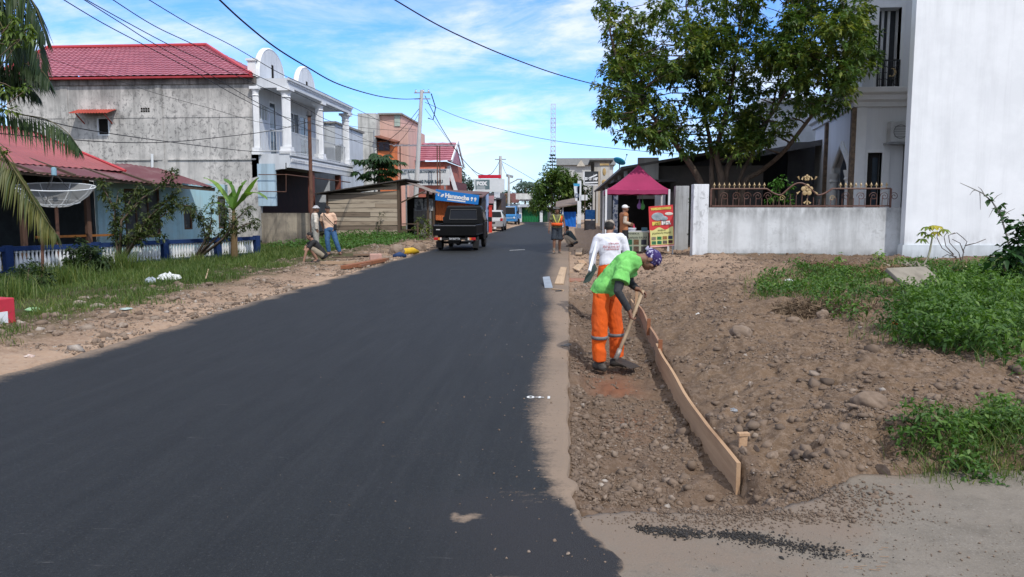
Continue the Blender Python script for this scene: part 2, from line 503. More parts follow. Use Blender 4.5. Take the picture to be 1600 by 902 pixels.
dirt = t.mix(t.ramp(v4, [(.50, 0.), (.68, .7)]), dirt, (.085, .058, .042))
dirt = t.mix(t.ramp(v2, [(.45, 0.), (.66, .85)]), dirt, (.245, .182, .135))
dirt = t.mix(t.ramp(v3, [(.58, 0.), (.68, .75)]), dirt, (.28, .225, .18))
dirt = t.mix(t.ramp(t.noise(45, 4, .7), [(.32, .7), (.42, 0.)]), dirt, (.06, .042, .03))
sandc = t.mix(t.ramp(v1, [(.35, 0.), (.65, 1.)]), (.29, .200, .142), (.215, .147, .102))
sandc = t.mix(t.attr('pale'), sandc, (.37, .26, .185))
sandc = t.mix(t.ramp(v4, [(.52, 0.), (.66, .6)]), sandc, (.15, .10, .07))
sandc = t.mix(t.ramp(v2, [(.45, 0.), (.70, .8)]), sandc, (.40, .31, .235))
soilc = t.mix(t.ramp(v1, [(.35, 0.), (.65, 1.)]), (.075, .065, .035), (.055, .062, .025))
c = t.mix(t.attr('sand'), dirt, sandc)
c = t.mix(t.attr('soil'), c, soilc)
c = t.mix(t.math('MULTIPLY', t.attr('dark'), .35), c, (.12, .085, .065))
c = t.mix(t.math('MULTIPLY', t.attr('red'), .75), c, (.22, .085, .045))
t.bump(t.math('ADD', v2, t.math('MULTIPLY', v3, .5)), .55, .03)
GROUND = t.fin(c, .95, .1)
V = np.stack([GX.ravel(), GY.ravel(), GZ.ravel()], 1)
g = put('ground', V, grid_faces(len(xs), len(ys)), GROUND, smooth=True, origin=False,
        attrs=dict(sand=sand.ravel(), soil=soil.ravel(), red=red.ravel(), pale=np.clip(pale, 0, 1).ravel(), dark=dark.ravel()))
tag(g, kind='structure')

# ------------------------------------------------------------------ asphalt road
ry = np.concatenate([[-10, -4, 0, 2], geo(2.6, 40, .012, .02), geo(40, 115, .02, .5)[1:]])
ru = np.concatenate([[-.06, -.03, -.012, 0], axis([(0.01, .80, .06), (.80, .999, .008)]), [1.0, 1.004, 1.02]])
U, RY = np.meshgrid(ru, ry, indexing='ij')
jl = (fbm(RY * 2.1, RY * 0 + 3, 3, 5) - .5) * .28; jr = (fbm(RY * 3.1, RY * 0 + 8, 4, 6) - .5) * np.where(RY < 4.4, .30, .05)
L_ = road_left(RY) + jl; R_ = road_right(RY) + jr
RX = L_ + (R_ - L_) * U
RZ = np.where((U < -.02) | (U > 1.001), -.075, np.where((U < 0) | (U > .9999), .000, .010 + .0 * U))
RZ = RZ - .02 * sst(40, 60, RY) * 0
dR = R_ - RX; dL = RX - L_
nd = fbm(RX * 6, RY * 1.6, 4, 51); nd2 = fbm(RX * 1.1, RY * .45, 3, 58)
wid = np.interp(RY, [0, 3.9, 4.3, 6, 10, 17, 30, 60], [.0, .02, .14, .26, .28, .48, .60, .8]) * (.80 + .4 * nd2)
dust = sst(1.9, .25, (dR + (nd - .5) * .10) / np.maximum(wid, .01))
dust = np.maximum(dust, .85 * sst(.30, .0, dL + (nd - .5) * .4))
dust = np.maximum(dust, .36 * sst(.50, .72, fbm(RX * .8, RY * 6.0, 4, 77)) * sst(3.2, .3, dR))
dust = np.maximum(dust, .9 * sst(.16, .05, np.hypot((RX - gr(728, 812).x) * 1.0, (RY - gr(728, 812).y) * 1.6) + (fbm(RX * 22, RY * 22, 3, 91) - .5) * .16))
fresh = sst(4.35, 3.9, RY + (nd - .5) * .6) * sst(1.1, .3, dR)
t = NT('asphalt')
fine = t.noise(210, 3, .7); med = t.noise(3.0, 6, .6, t.pos((2.2, .25, 1))); big = t.noise(.5, 4, .6)
trk = t.noise(4.2, 5, .65, t.pos((3.0, .10, 1)))
c = t.mix(t.ramp(med, [(.3, 0.), (.7, 1.)]), (.0125, .0145, .0162), (.0200, .0225, .0245))
c = t.mix(t.ramp(trk, [(.52, 0.), (.72, .16)]), c, (.045, .047, .050))
c = t.mix(t.ramp(fine, [(.60, 0.), (.74, .55)]), c, (.10, .10, .10))
c = t.mix(t.ramp(fine, [(.28, .7), (.42, 0.)]), c, (.012, .013, .015))
grn = t.noise(75, 3, .8)
c = t.mix(t.ramp(grn, [(.58, 0.), (.68, .6)]), c, (.062, .064, .066))
c = t.mix(t.ramp(grn, [(.34, .7), (.43, 0.)]), c, (.006, .006, .007))
scr = t.noise(9, 5, .75, t.pos((.5, 3.5, 1)), .3)
c = t.mix(t.ramp(scr, [(.64, 0.), (.76, .45)]), c, (.17, .165, .16))
c = t.mix(t.attr('fresh'), c, t.mix(t.ramp(fine, [(.40, 0.), (.65, 1.)]), (.012, .012, .014), (.045, .045, .048)))
dn = t.ramp(t.noise(2.2, 9, .82, t.pos((1.0, 7.0, 1))), [(.28, 0.), (.72, 1.)])
dn2 = t.ramp(t.noise(40, 4, .75), [(.30, 0.), (.70, 1.)])
d0 = t.math('ADD', t.math('MULTIPLY', dn, .52), t.math('MULTIPLY', dn2, .48))
d = t.math('MULTIPLY', t.math('SUBTRACT', t.math('MULTIPLY', t.attr('dust'), 1.35), d0), 1.35, True)
d = t.math('MULTIPLY', d, .93)
c = t.mix(d, c, t.mix(t.ramp(big, [(.35, 0.), (.65, 1.)]), (.275, .205, .15), (.215, .165, .125)))
t.bump(t.math('ADD', fine, t.math('MULTIPLY', t.noise(60, 3), .5)), .5, .006)
ROAD = t.fin(c, t.mix(d, (.72,) * 3, (.95,) * 3), .22)
V = np.stack([RX.ravel(), RY.ravel(), RZ.ravel()], 1)
r = put('road', V, grid_faces(len(ru), len(ry)), ROAD, origin=False, attrs=dict(dust=dust.ravel(), fresh=fresh.ravel()))
tag(r, kind='structure')

# ------------------------------------------------------------------ concrete driveway, lower right
dxs = np.concatenate([axis([(.02, 3.6, .03), (3.6, 8, .12)]), [10, 14, 20, 30]]); dys = np.concatenate([[-6, -2, 0, 1.5, 2.4], axis([(2.6, 5.2, .03)])])
QX, QY = np.meshgrid(dxs, dys, indexing='ij')
q1 = fbm(QX * 3, QY * 3, 4, 61); q2 = fbm(QX * 12, QY * 12, 3, 63)
DE = drive_edge(QX)
QZ = np.where(QY < DE + (q1 - .5) * .12, .002 + (q2 - .5) * .006, -.9)
ddust = sst(1.15, .10, (DE - QY) + (q1 - .5) * 1.1) * sst(2.4, 1.1, QX + (q1 - .5) * .7) 
ddust = np.maximum(ddust, .8 * sst(.14, .02, (DE - QY) + (q1 - .5) * .2))
t = NT('worn_concrete')
f1 = t.noise(2.5, 7, .7); f2 = t.noise(75, 5, .75); f3 = t.noise(16, 6, .75)
c = t.mix(t.ramp(f1, [(.35, 0.), (.65, 1.)]), (.205, .182, .152), (.150, .132, .108))
c = t.mix(t.ramp(f2, [(.55, 0.), (.70, .7)]), c, (.33, .31, .28))
c = t.mix(t.ramp(f2, [(.30, .8), (.42, 0.)]), c, (.09, .085, .08))
c = t.mix(t.ramp(f3, [(.54, 0.), (.68, .75)]), c, (.105, .092, .078))
c = t.mix(t.ramp(t.noise(1.1, 6, .7), [(.45, 0.), (.65, .6)]), c, (.235, .205, .17))
c = t.mix(t.math('SUBTRACT', t.math('MULTIPLY', t.attr('dust'), 1.6), t.math('MULTIPLY', t.ramp(f3, [(.3, 0.), (.65, 1.)]), .6), True), c, (.20, .158, .124))
t.bump(t.math('ADD', f2, t.math('MULTIPLY', f3, .6)), .6, .008)
DRIVE = t.fin(c, .9, .2)
V = np.stack([QX.ravel(), QY.ravel(), QZ.ravel()], 1)
dv = put('driveway', V, grid_faces(len(dxs), len(dys)), DRIVE, origin=False, attrs=dict(dust=ddust.ravel()))
tag(dv, kind='structure')
# ------------------------------------------------------------------ shared materials
WHITE = M('white_paint', (.74, .77, .79), (.62, .65, .67), 2.5, .7, .3, bump=.1)
WHITE_CLEAN = M('clean_white_paint', (.78, .79, .80), (.70, .72, .74), 4, .6)
BLACKISH = M('dark_interior', (.012, .011, .010), (.02, .018, .016), 3, .9, .1)
GLASS = M('dark_window_glass', (.03, .045, .06), (.05, .07, .09), 1.0, .08, .6)
STEEL = M('galvanised_steel', (.42, .43, .44), (.32, .33, .34), 8, .45, .5, .6)
RUST = M('rusty_steel', (.16, .075, .05), (.09, .05, .035), 6, .8, .3)
IRON = M('black_iron', (.02, .02, .022), (.03, .03, .03), 9, .5, .5)
CONC = plaster('old_concrete', (.34, .32, .29), (.17, .155, .135), .5, .6, .2, bump=.3)
WOODG = wood('weathered_board', (.36, .29, .215), (.24, .19, .14), 'x')
WOODV = wood('dark_post_wood', (.12, .085, .06), (.07, .05, .035), 'z')
WOODL = wood('raw_lumber', (.50, .33, .20), (.38, .235, .14), 'y')
WOODR = wood('red_lumber', (.30, .12, .06), (.20, .085, .045), 'x')
ZINC = M('aged_zinc_sheet', (.30, .27, .25), (.16, .11, .09), 2.0, .6, .4, .3, stretch=(1, 1, 1))
CABLE = M('cable_rubber', (.012, .013, .016), (.02, .02, .022), 5, .6)

def wall(mb, o, r, u, w, h, t, holes=()):
    """slab with rectangular holes (x0,z0,x1,z1); r,u unit directions, front face through o, thickness behind"""
    o = Vector(o); r = Vector(r).normalized(); u = Vector(u).normalized(); n = r.cross(u)
    X = sorted({0.0, w, *[min(max(v, 0), w) for q in holes for v in (q[0], q[2])]})
    Z = sorted({0.0, h, *[min(max(v, 0), h) for q in holes for v in (q[1], q[3])]})
    for i in range(len(X) - 1):
        for j in range(len(Z) - 1):
            cx, cz = (X[i] + X[i + 1]) / 2, (Z[j] + Z[j + 1]) / 2
            if any(q[0] < cx < q[2] and q[1] < cz < q[3] for q in holes): continue
            p = lambda a, b, c: o + r * a + u * b - n * c
            mb.hexa([p(X[i], Z[j], 0), p(X[i + 1], Z[j], 0), p(X[i + 1], Z[j], t), p(X[i], Z[j], t)],
                    [p(X[i], Z[j + 1], 0), p(X[i + 1], Z[j + 1], 0), p(X[i + 1], Z[j + 1], t), p(X[i], Z[j + 1], t)])
    return mb

def window(parent, o, r, u, w, h, nx=1, nz=1, fw=.06, frame=None, glass=None, name='window', depth=.04):
    o = Vector(o); r = Vector(r).normalized(); u = Vector(u).normalized(); n = r.cross(u)
    mb = MB()
    def bar(x0, z0, x1, z1, e=0):
        p = lambda a, b, c: o + r * a + u * b + n * c
        mb.hexa([p(x0, z0, -.03), p(x1, z0, -.03), p(x1, z0, depth + e), p(x0, z0, depth + e)], [p(x0, z1, -.03), p(x1, z1, -.03), p(x1, z1, depth + e), p(x0, z1, depth + e)])
    bar(0, 0, w, fw); bar(0, h - fw, w, h); bar(0, fw, fw, h - fw); bar(w - fw, fw, w, h - fw)
    for i in range(1, nx): bar(w * i / nx - fw * .4, fw, w * i / nx + fw * .4, h - fw, -.004)
    for j in range(1, nz): bar(fw, h * j / nz - fw * .4, w - fw, h * j / nz + fw * .4, -.008)
    f = mb.build(name, frame or WHITE, parent)
    g = MB(); a = o + n * .004
    g.quad(a + r * fw * .5 + u * fw * .5, a + r * (w - fw * .5) + u * fw * .5, a + r * (w - fw * .5) + u * (h - fw * .5), a + r * fw * .5 + u * (h - fw * .5))
    g.build('pane', glass or GLASS, f)
    return f

def tile_roof(mb, eL, eR, rR, rL, rows, colw=.16, step=.035, wave=.014):
    eL, eR, rR, rL = map(Vector, (eL, eR, rR, rL))
    n = (eR - eL).cross(rL - eL).normalized()
    nc = max(2, int((eR - eL).length / colw))
    V = []; F = []
    for i in range(rows):
        for s, hh in ((0, step), (1, 0.0)):
            t = (i + s) / rows
            a = eL.lerp(rL, t); b = eR.lerp(rR, t)
            for k in range(nc + 1):
                V.append(a.lerp(b, k / nc) + n * (hh + (wave if k % 2 else -wave)))
    m = nc + 1
    for i in range(rows * 2 - 1):
        for k in range(nc):
            F.append((i * m + k, i * m + k + 1, (i + 1) * m + k + 1, (i + 1) * m + k))
    mb.add(V, F)

def corrugated(mb, a, b, c, d, pitch=.10, amp=.015, n_along=1):
    """sheet a->b along the corrugation count, a->d down the flutes"""
    a, b, c, d = map(Vector, (a, b, c, d))
    n = (b - a).cross(d - a).normalized()
    k = max(2, int((b - a).length / pitch) * 4)
    V = []; F = []
    for j in range(n_along + 1):
        s = j / n_along
        p, q = a.lerp(d, s), b.lerp(c, s)
        for i in range(k + 1):
            V.append(p.lerp(q, i / k) + n * (amp * math.sin(i * PI / 2)))
    for j in range(n_along):
        for i in range(k):
            x = j * (k + 1) + i; F.append((x, x + 1, x + k + 2, x + k + 1))
    mb.add(V, F)

X_ = Vector((1, 0, 0)); Y_ = Vector((0, 1, 0)); Z_ = Vector((0, 0, 1))

# ------------------------------------------------------------------ the grey two-storey shophouse with the white balcony
GREY = plaster('grey_weathered_plaster', (.60, .58, .55), (.36, .355, .34), .55, .8, .55, bump=.3, fcol=(.075, .075, .08), grime=[(6.9, .7, .8), (.6, 1.6, .5)])
REDTILE = M('red_metal_tile', (.40, .135, .175), (.31, .10, .135), 1.2, .45, .4, bump=0)
REDTILE_RIM = M('red_ridge_cap', (.52, .06, .07), (.42, .05, .06), 1.2, .5)
BALW = plaster('balcony_white_paint', (.62, .65, .68), (.46, .49, .53), .25, .5, 0, bump=.1)
YF = 33.0
cR = at(400, 119, YF); cL = at(28, 127, YF)
ZT = cR.z
XR, XL = cR.x, cL.x - .6
sh = thing('shophouse', 'two storey shophouse with stained grey side wall, red tiled roof and white columned balcony', 'shophouse', (-17, 38, 0))
# side wall with a window hole
wo = at(153, 212, YF); w1 = at(170, 184, YF)
mb = MB()
wall(mb, (XL, YF, 0), X_, Z_, XR - XL, ZT - .32, .25, [(wo.x - XL, wo.z, w1.x - XL, w1.z)])
mb.box2((XL, YF + .25, 0), (XL + .25, YF + 11, ZT - .32)); 
mb.build('side_wall', GREY, sh)
mb = MB(); mb.box2((XL - .05, YF - .07, ZT - .318), (XR + .02, YF + .22, ZT))            # stained top beam
GREYD = plaster('stained_beam_plaster', (.30, .28, .26), (.10, .09, .085), .9, .9, .5, bump=.3)
mb.build('top_beam', GREYD, sh)
mb = MB()                                                      # concrete frame lines standing a little proud
for px in (103, 250): a = at(px, 200, YF); mb.box2((a.x - .16, YF - .03, .1), (a.x + .16, YF - .002, ZT - .325))
zb = at(250, 250, YF).z
for x0, x1 in ((at(168, 0, YF).x, at(243, 0, YF).x), (at(252, 0, YF).x, at(392, 0, YF).x)): mb.box2((x0, YF - .06, zb - .02), (x1, YF - .003, zb + .04))
a = at(250, 182, YF); mb.box2((XL, YF - .022, a.z - .06), (XR - .1, YF - .0025, a.z + .06))
mb.build('frame_line', GREY, sh)
f = window(sh, (wo.x, YF + .05, wo.z), X_, Z_, w1.x - wo.x, w1.z - wo.z, 1, 1, .05, WHITE, BLACKISH, 'side_window', .06)
a = at(123, 181, YF); b = at(183, 177, YF); m_ = MB()
corrugated(m_, (a.x, YF - .75, a.z + .02), (b.x, YF - .75, a.z + .02), (b.x, YF - .01, a.z + .26), (a.x, YF - .01, a.z + .26), .12, .02)
for x in (a.x + .25, b.x - .25): m_.beam((x, YF - .01, a.z - .35), (x, YF - .6, a.z + .02), .04)
m_.build('window_awning', M('red_zinc', (.42, .08, .055), (.30, .055, .04), 2, .6), sh)
a = at(220, 176, YF); b = at(234, 168, YF); m_ = MB()
for i in range(4):
    for j in range(2): m_.box2((a.x + (b.x - a.x) * (i + .12) / 4, YF - .012, a.z + (b.z - a.z) * (j + .15) / 2), (a.x + (b.x - a.x) * (i + .88) / 4, YF - .004, a.z + (b.z - a.z) * (j + .85) / 2))
m_.build('vent_block', BLACKISH, sh)
a = at(240, 275, YF); b = at(240, 241, YF); m_ = MB(); m_.tube([(a.x, YF - .12, a.z - .8), (b.x, YF - .12, b.z)], .055, 8); m_.build('drain_pipe', WHITE, sh)
# roof
rd = 4.2; zr = at(200, 74, YF + rd).z
e0 = Vector((XL - .5, YF - .3, ZT + .02)); e1 = Vector((at(392, 115, YF - .3).x, YF - .3, ZT + .02))
e2 = Vector((e1.x, YF + 2 * rd + .3, ZT + .02)); e3 = Vector((e0.x, e2.y, ZT + .02))
r1 = Vector((at(322, 72, YF + rd).x, YF + rd, zr)); r0 = Vector((at(75, 78, YF + rd).x, YF + rd, zr))
m_ = MB(); tile_roof(m_, e0, e1, r1, r0, 17); tile_roof(m_, e1, e2, r1, r1 + Vector((0, .01, 0)), 17); tile_roof(m_, e2, e3, r0, r1, 17); tile_roof(m_, e3, e0, r0 + Vector((0, -.01, 0)), r0, 17)
ro = m_.build('roof', REDTILE, sh)
m_ = MB(); m_.tube([e1 + Z_ * .03, r1 + Z_ * .06, r0 + Z_ * .06, e0 + Z_ * .03], .09, 6)
m_.build('ridge_cap', REDTILE_RIM, ro)
m_ = MB(); m_.prism([e0 - Z_ * .1, e1 - Z_ * .1, e2 - Z_ * .1, e3 - Z_ * .1], (0, 0, .08)); m_.build('eave_board', M('red_fascia', (.40, .05, .06)), ro)
# balcony
XB = at(450, 125, YF).x; XW = XR - .02; YE = 42.6
zs1, zs0 = at(450, 122, YF).z, at(450, 137, YF).z
zf1, zf0 = at(450, 240, YF).z, at(450, 262, YF).z
m_ = MB()
m_.box2((XW - 3.4, YF + .002, zs0 + .16), (XB - .18, YE, zs1 - .12))
m_.box2((XB - .178, YF, zs0), (XB, YE + .1, zs1)); m_.box2((XW, YF - .002, zs0 + .003), (XB - .182, YF + .2, zs1 - .003))
m_.box2((XB + .002, YF - .08, zs1 - .10), (XB + .09, YE + .15, zs1 + .02)); m_.box2((XB + .002, YF - .04, zs0 - .0), (XB + .05, YE + .12, zs0 + .08))
sl_ = m_.build('balcony_roof', BALW, sh)
P = [Vector((XB + .003, YF + .1, zs0 + .22 + .17)), Vector((XB + .003, YF + .1, zs0 + .22))]
for i in range(44):
    y = YF + .15 + i * (YE - YF - .3) / 43
    P += [Vector((XB + .003, y, zs0 + .22)), Vector((XB + .003, y, zs0 + .22 + .10)), Vector((XB + .003, y + .10, zs0 + .22 + .10)), Vector((XB + .003, y + .10, zs0 + .22))]
P += [Vector((XB + .003, YE, zs0 + .22)), Vector((XB + .003, YE, zs0 + .22 + .17))]
m_ = MB(); m_.prism(P, (.045, 0, 0)); m_.build('moulding', WHITE_CLEAN, sl_)
m_ = MB()
m_.box2((XW - 3.4, YF + .002, zf0 + .2), (XB - .18, YE, zf1 - .06))
m_.box2((XB - .178, YF, zf0), (XB, YE + .1, zf1)); m_.box2((XB + .002, YF - .06, zf1 - .09), (XB + .08, YE + .15, zf1 + .02))
# side apron with an arch underneath
n = 10; ap = []
for i in range(n + 1):
    s = i / n; ap.append(Vector((XW + .1 + (XB - .35 - XW) * s, YF, zf0 - .05 - .28 * (1 - math.sin(PI / 2 * s)))))
ap += [Vector((XB - .182, YF, zf1 - .003)), Vector((XW - .3, YF, zf1 - .003)), Vector((XW - .3, YF, zf0 - .45))]
m_.prism(ap, (0, .2, 0))
fl = m_.build('balcony_floor', BALW, sh)
P = [Vector((XB + .003, YF + .1, zf0 + .26 + .17)), Vector((XB + .003, YF + .1, zf0 + .26))]
for i in range(44):
    y = YF + .15 + i * (YE - YF - .3) / 43
    P += [Vector((XB + .003, y, zf0 + .26)), Vector((XB + .003, y, zf0 + .26 + .10)), Vector((XB + .003, y + .10, zf0 + .26 + .10)), Vector((XB + .003, y + .10, zf0 + .26))]
P += [Vector((XB + .003, YE, zf0 + .26)), Vector((XB + .003, YE, zf0 + .26 + .17))]
m_ = MB(); m_.prism(P, (.045, 0, 0)); m_.build('moulding', WHITE_CLEAN, fl)
def column(x, y, z0, z1, r, parent, name='column'):
    m_ = MB(); n = 20
    prof = [(r * 1.35, z0), (r * 1.35, z0 + .12), (r * 1.15, z0 + .14), (r * 1.15, z0 + .26)]
    m_.box2((x - r * 1.4, y - r * 1.4, z0), (x + r * 1.4, y + r * 1.4, z0 + .14)); m_.box2((x - r * 1.2, y - r * 1.2, z0 + .142), (x + r * 1.2, y + r * 1.2, z0 + .3))
    V = []; F = []
    for z in (z0 + .3, z1 - .42):
        for k in range(n * 2):
            a_ = PI * k / n; rr = r * (1.0 if k % 2 else .88); V.append((x + rr * math.cos(a_), y + rr * math.sin(a_), z))
    for k in range(2 * n): F.append((k, (k + 1) % (2 * n), 2 * n + (k + 1) % (2 * n), 2 * n + k))
    m_.add(V, F)
    m_.lathe((x, y, 0), [(r * .95, z1 - .42), (r * 1.2, z1 - .38), (r * .98, z1 - .33), (r * 1.05, z1 - .22), (r * 1.45, z1 - .12)], 16)
    m_.box2((x - r * 1.5, y - r * 1.5, z1 - .12), (x + r * 1.5, y + r * 1.5, z1))
    return m_.build(name, WHITE_CLEAN, parent, smooth=False)
for px in (443, 497, 539): y = max(YF + .22, -(XB - .2) * 1200 / (890 - px)); column(XB - .2, y, zf1, zs0, .19, sh)
column(XW - .02, YF - .04, zf1 - .05, zs0 + .05, .13, sh)
# facade wall behind the balcony
XFW = XR - .15
m_ = MB()
zu = zf1 + .02
H_ = zs0 + .14 - zu
door1 = (1.5, 0, 2.35, 2.5); win2 = (4.0, 1.3, 5.4, 2.35); door2 = (5.5, 0, 7.2, 2.35)
m_ = MB(); wall(m_, (XFW, YF + .25, zu), Y_, Z_, YE - YF - .25, H_, .2, [door1, win2, door2, (.3, 1.5, 1.3, 2.2)])
m_.build('front_wall', BALW, sh)
window(sh, (XFW - .05, YF + .25 + .3, zu + 1.5), Y_, Z_, 1.0, .7, 3, 1, .06, WHITE, M('frosted_glass', (.35, .36, .34), None, 2, .3), 'front_window')
window(sh, (XFW - .05, YF + .25 + 4.0, zu + 1.3), Y_, Z_, 1.4, 1.05, 2, 1, .07, WHITE, GLASS, 'front_window')
window(sh, (XFW - .05, YF + .25 + 1.5, zu), Y_, Z_, .85, 2.5, 1, 2, .08, WHITE, GLASS, 'balcony_door')
window(sh, (XFW - .05, YF + .25 + 5.5, zu), Y_, Z_, 1.7, 2.35, 2, 2, .09, WHITE, GLASS, 'balcony_door')
m_ = MB()
for zz in (zf1 + .12, zf1 + .98): m_.beam((XB - .2, YF + .3, zz), (XB - .2, YE, zz), .035); m_.beam((XW + .1, YF + .1, zz), (XB - .3, YF + .1, zz), .035)
for i in range(70): y = YF + .35 + i * (YE - YF - .5) / 69; m_.beam((XB - .2, y, zf1 + .12), (XB - .2, y, zf1 + .98), .014)
for i in range(9): x = XW + .15 + i * .13; m_.beam((x, YF + .1, zf1 + .12), (x, YF + .1, zf1 + .98), .014)
m_.build('balcony_railing', M('pale_railing', (.55, .57, .58)), sh)
# arched gables above the balcony roof, with a parapet
def gable(y0, y1, top):
    m_ = MB(); P = []; n = 18; yc = (y0 + y1) / 2; hw = (y1 - y0) / 2; hh = top - zs1
    Q = [(yc - hw * math.cos(PI * i / n), zs1 + .05 + (hh - .05) * math.sin(PI * i / n) ** .8) for i in range(n + 1)]
    m_.prism([Vector((XFW + .30, y, z)) for y, z in Q], (-.22, 0, 0))
    g = m_.build('arched_gable', BALW, sh)
    m_ = MB(); m_.tube([Vector((XFW + .19, y, z)) for y, z in Q], .13, 6, e=(1, .5)); m_.build('arch_rim', WHITE_CLEAN, g)
    m_ = MB(); m_.box2((XFW + .302, yc - .10, zs1 + .2), (XFW + .32, yc + .10, zs1 + hh * .55)); m_.build('slot_opening', BLACKISH, g)
gable(33.0, 36.0, at(424, 79, 34.6).z); gable(37.7, 40.4, at(478, 106, 39).z)
m_ = MB(); m_.box2((XFW + .06, YF + .02, zs1 - .118), (XFW + .32, YE, zs1 + .22)); m_.build('parapet', BALW, sh)
m_ = MB(); p = at(394, 100, YF); zt = at(394, 92, YF).z
m_.box2((p.x - .17, YF - .1, ZT), (p.x + .17, YF + .24, zt - .1)); m_.box2((p.x - .23, YF - .16, zt - .1), (p.x + .23, YF + .30, zt)); m_.build('corner_pedestal', WHITE_CLEAN, sh)
# ground floor
m_ = MB(); m_.box2((XFW - 2.5, YF + .25, 0), (XFW - .9, YE, zf0 + .2)); m_.build('shop_shutter', M('shaded_red_shutter', (.06, .022, .018), (.04, .018, .015), 3, .7), sh)  # dark red-brown, with the shade of the recess put into the colour
m_ = MB(); a = at(404, 322, YF); b = at(430, 265, YF)
m_.box2((a.x, YF - .01, a.z), (b.x, YF + .12, b.z + .25)); m_.build('blue_side_panel', plaster('pale_blue_paint', (.42, .56, .66), (.34, .44, .50), .5, .5), sh)
m_ = MB()
BRC = M('brown_column', (.20, .06, .04), (.14, .05, .035))
for yy in (36.2, 40.5): MB().box2((XB - .35, yy, 0), (XB - .1, yy + .25, zf0)).build('shop_column', BRC, sh)
m_ = MB()
a = at(404, 273, YF - .2); b = at(447, 273, YF - .2); c = at(447, 300, YF - .2); d = at(404, 299, YF - .2)
m_.tube([a, b, c, d], .022, 6); m_.tube([b, Vector((b.x, YE, b.z))], .03, 6); m_.build('awning_frame', RUST, sh)
# plain neighbour behind
nb = thing('house', 'plain pale grey house showing behind the far end of the white balcony', 'house', (-15, 46, 0))
zt = at(530, 193, 44).z
m_ = MB(); xa = at(500, 0, 44).x; xb = at(556, 0, 49).x
wall(m_, (xa - 4, 44, 0), X_, Z_, xb - xa + 4, zt, .2, [(4.6, zt - 2.6, 5.5, zt - 1.2)]); m_.box2((xb - .2, 44.2, 0), (xb, 50, zt)); m_.build('wall', plaster('pale_grey_plaster', (.56, .60, .64), (.42, .45, .48), .35, .5), nb)
window(nb, (xa + .6, 44.08, zt - 2.6), X_, Z_, .9, 1.4, 2, 1, .06)
m_ = MB(); m_.box2((xa - 4.1, 43.9, zt), (xb + .1, 50.1, zt + .12)); m_.build('roof', CONC, nb)

# ------------------------------------------------------------------ low concrete wall, brown pole
lw = MB(); a = at(408, 333, 32); b = at(487, 333, 32); 
lw.box2((a.x, 32, -.1), (b.x, 32.15, a.z)); lwall = lw.build('concrete_wall', plaster('stained_low_wall', (.36, .31, .24), (.15, .13, .11), .7, .7, .3, bump=.35, grime=[(.15, .55, .9), (1.45, .25, .8)]), label='low stained concrete yard wall between the blue fence and the plank hut', cat='wall')
p = at(487, 330, 31); zt = at(487, 182, 31).z; m_ = MB()
rp = thing('lamp_post', 'thin rust brown post with a small lamp, in front of the white balcony', 'post', (p.x, 31, 0))
m_.tube([(p.x, 31, -.1), (p.x, 31, zt)], [.085, .07], 10); m_.build('post', RUST, rp)
m_ = MB(); m_.lathe((p.x, 31, zt), [(.02, .22), (.10, .2), (.13, .02), (.05, -.03)][::-1], 10); m_.build('lamp', IRON, rp)

# ------------------------------------------------------------------ wooden hut at the roadside
hut = thing('wooden_hut', 'unpainted plank hut with a sloping sheet roof beside the road', 'hut', (-9.8, 37, 0))
YH = 36.0
hl, hr_ = at(503, 0, YH).x, at(618, 0, YH).x
zl, zrr = at(503, 303, YH).z, at(618, 283, YH).z
m_ = MB(); nrow = 13; z = .22; rnd = random.Random(3)
hh_ = (zrr - .2) / nrow
for i in range(nrow):
    z0 = .2 + i * hh_; z1 = z0 + hh_ * .93
    x = hl
    # boards stop at the sloping roof line
    cuts = [hl] + ([hl + (hr_ - hl) * rnd.uniform(.3, .7)] if rnd.random() < .55 else []) + [hr_]
    for k in range(len(cuts) - 1):
        xa, xb = cuts[k] + .006, cuts[k + 1] - .006; m_.cur = rnd.choice((0, 0, 1, 1, 2))
        top = lambda xx: zl + (zrr - zl) * (xx - hl) / (hr_ - hl) - .05
        za0, za1 = min(z1, top(xa)), min(z1, top(xb))
        if za1 <= z0: continue
        if za0 <= z0: xa = hl + (z0 + .02 - zl + .05) * (hr_ - hl) / (zrr - zl); za0 = z0 + .02
        j = rnd.uniform(-.012, .012); t_ = rnd.uniform(-.02, .02)
        m_.hexa([(xa, YH + j - .012, z0 + t_), (xb, YH + j - .012, z0 - t_), (xb, YH + j + .03, z0 - t_), (xa, YH + j + .03, z0 + t_)],
                [(xa, YH + j, za0 + t_), (xb, YH + j, za1 - t_), (xb, YH + j + .03, za1 - t_), (xa, YH + j + .03, za0 + t_)])
hb = m_.build('plank_wall', [WOODG, wood('pale_weathered_board', (.46, .39, .30), (.33, .27, .205), 'x'), wood('dark_weathered_board', (.22, .17, .125), (.14, .11, .085), 'x')], hut)
hb.data.attributes  # boards carry their own tone
m_ = MB(); m_.box2((hl + .02, YH + .05, .1), (hr_ - .02, YH + .08, zl)); m_.box2((hl, YH + .08, .1), (hl + .05, YH + 5, zl)); m_.build('inner_lining', BLACKISH, hut)
MB().box2((hr_ - .06, YH - .03, 0), (hr_ + .06, YH + .09, zrr)).build('corner_post', WOODV, hut); MB().box2((hl - .03, YH - .03, 0), (hl + .07, YH + .05, zl)).build('corner_post', WOODV, hut)
m_ = MB(); zo = .05
m_.hexa([(hl - .5, YH - .35, zl - .03), (hr_ + .45, YH - .35, zrr + .05), (hr_ + .45, YH + 3.6, zrr + .05), (hl - .5, YH + 3.6, zl - .03)],
        [(hl - .5, YH - .35, zl + .02), (hr_ + .45, YH - .35, zrr + .10), (hr_ + .45, YH + 3.6, zrr + .10), (hl - .5, YH + 3.6, zl + .02)])
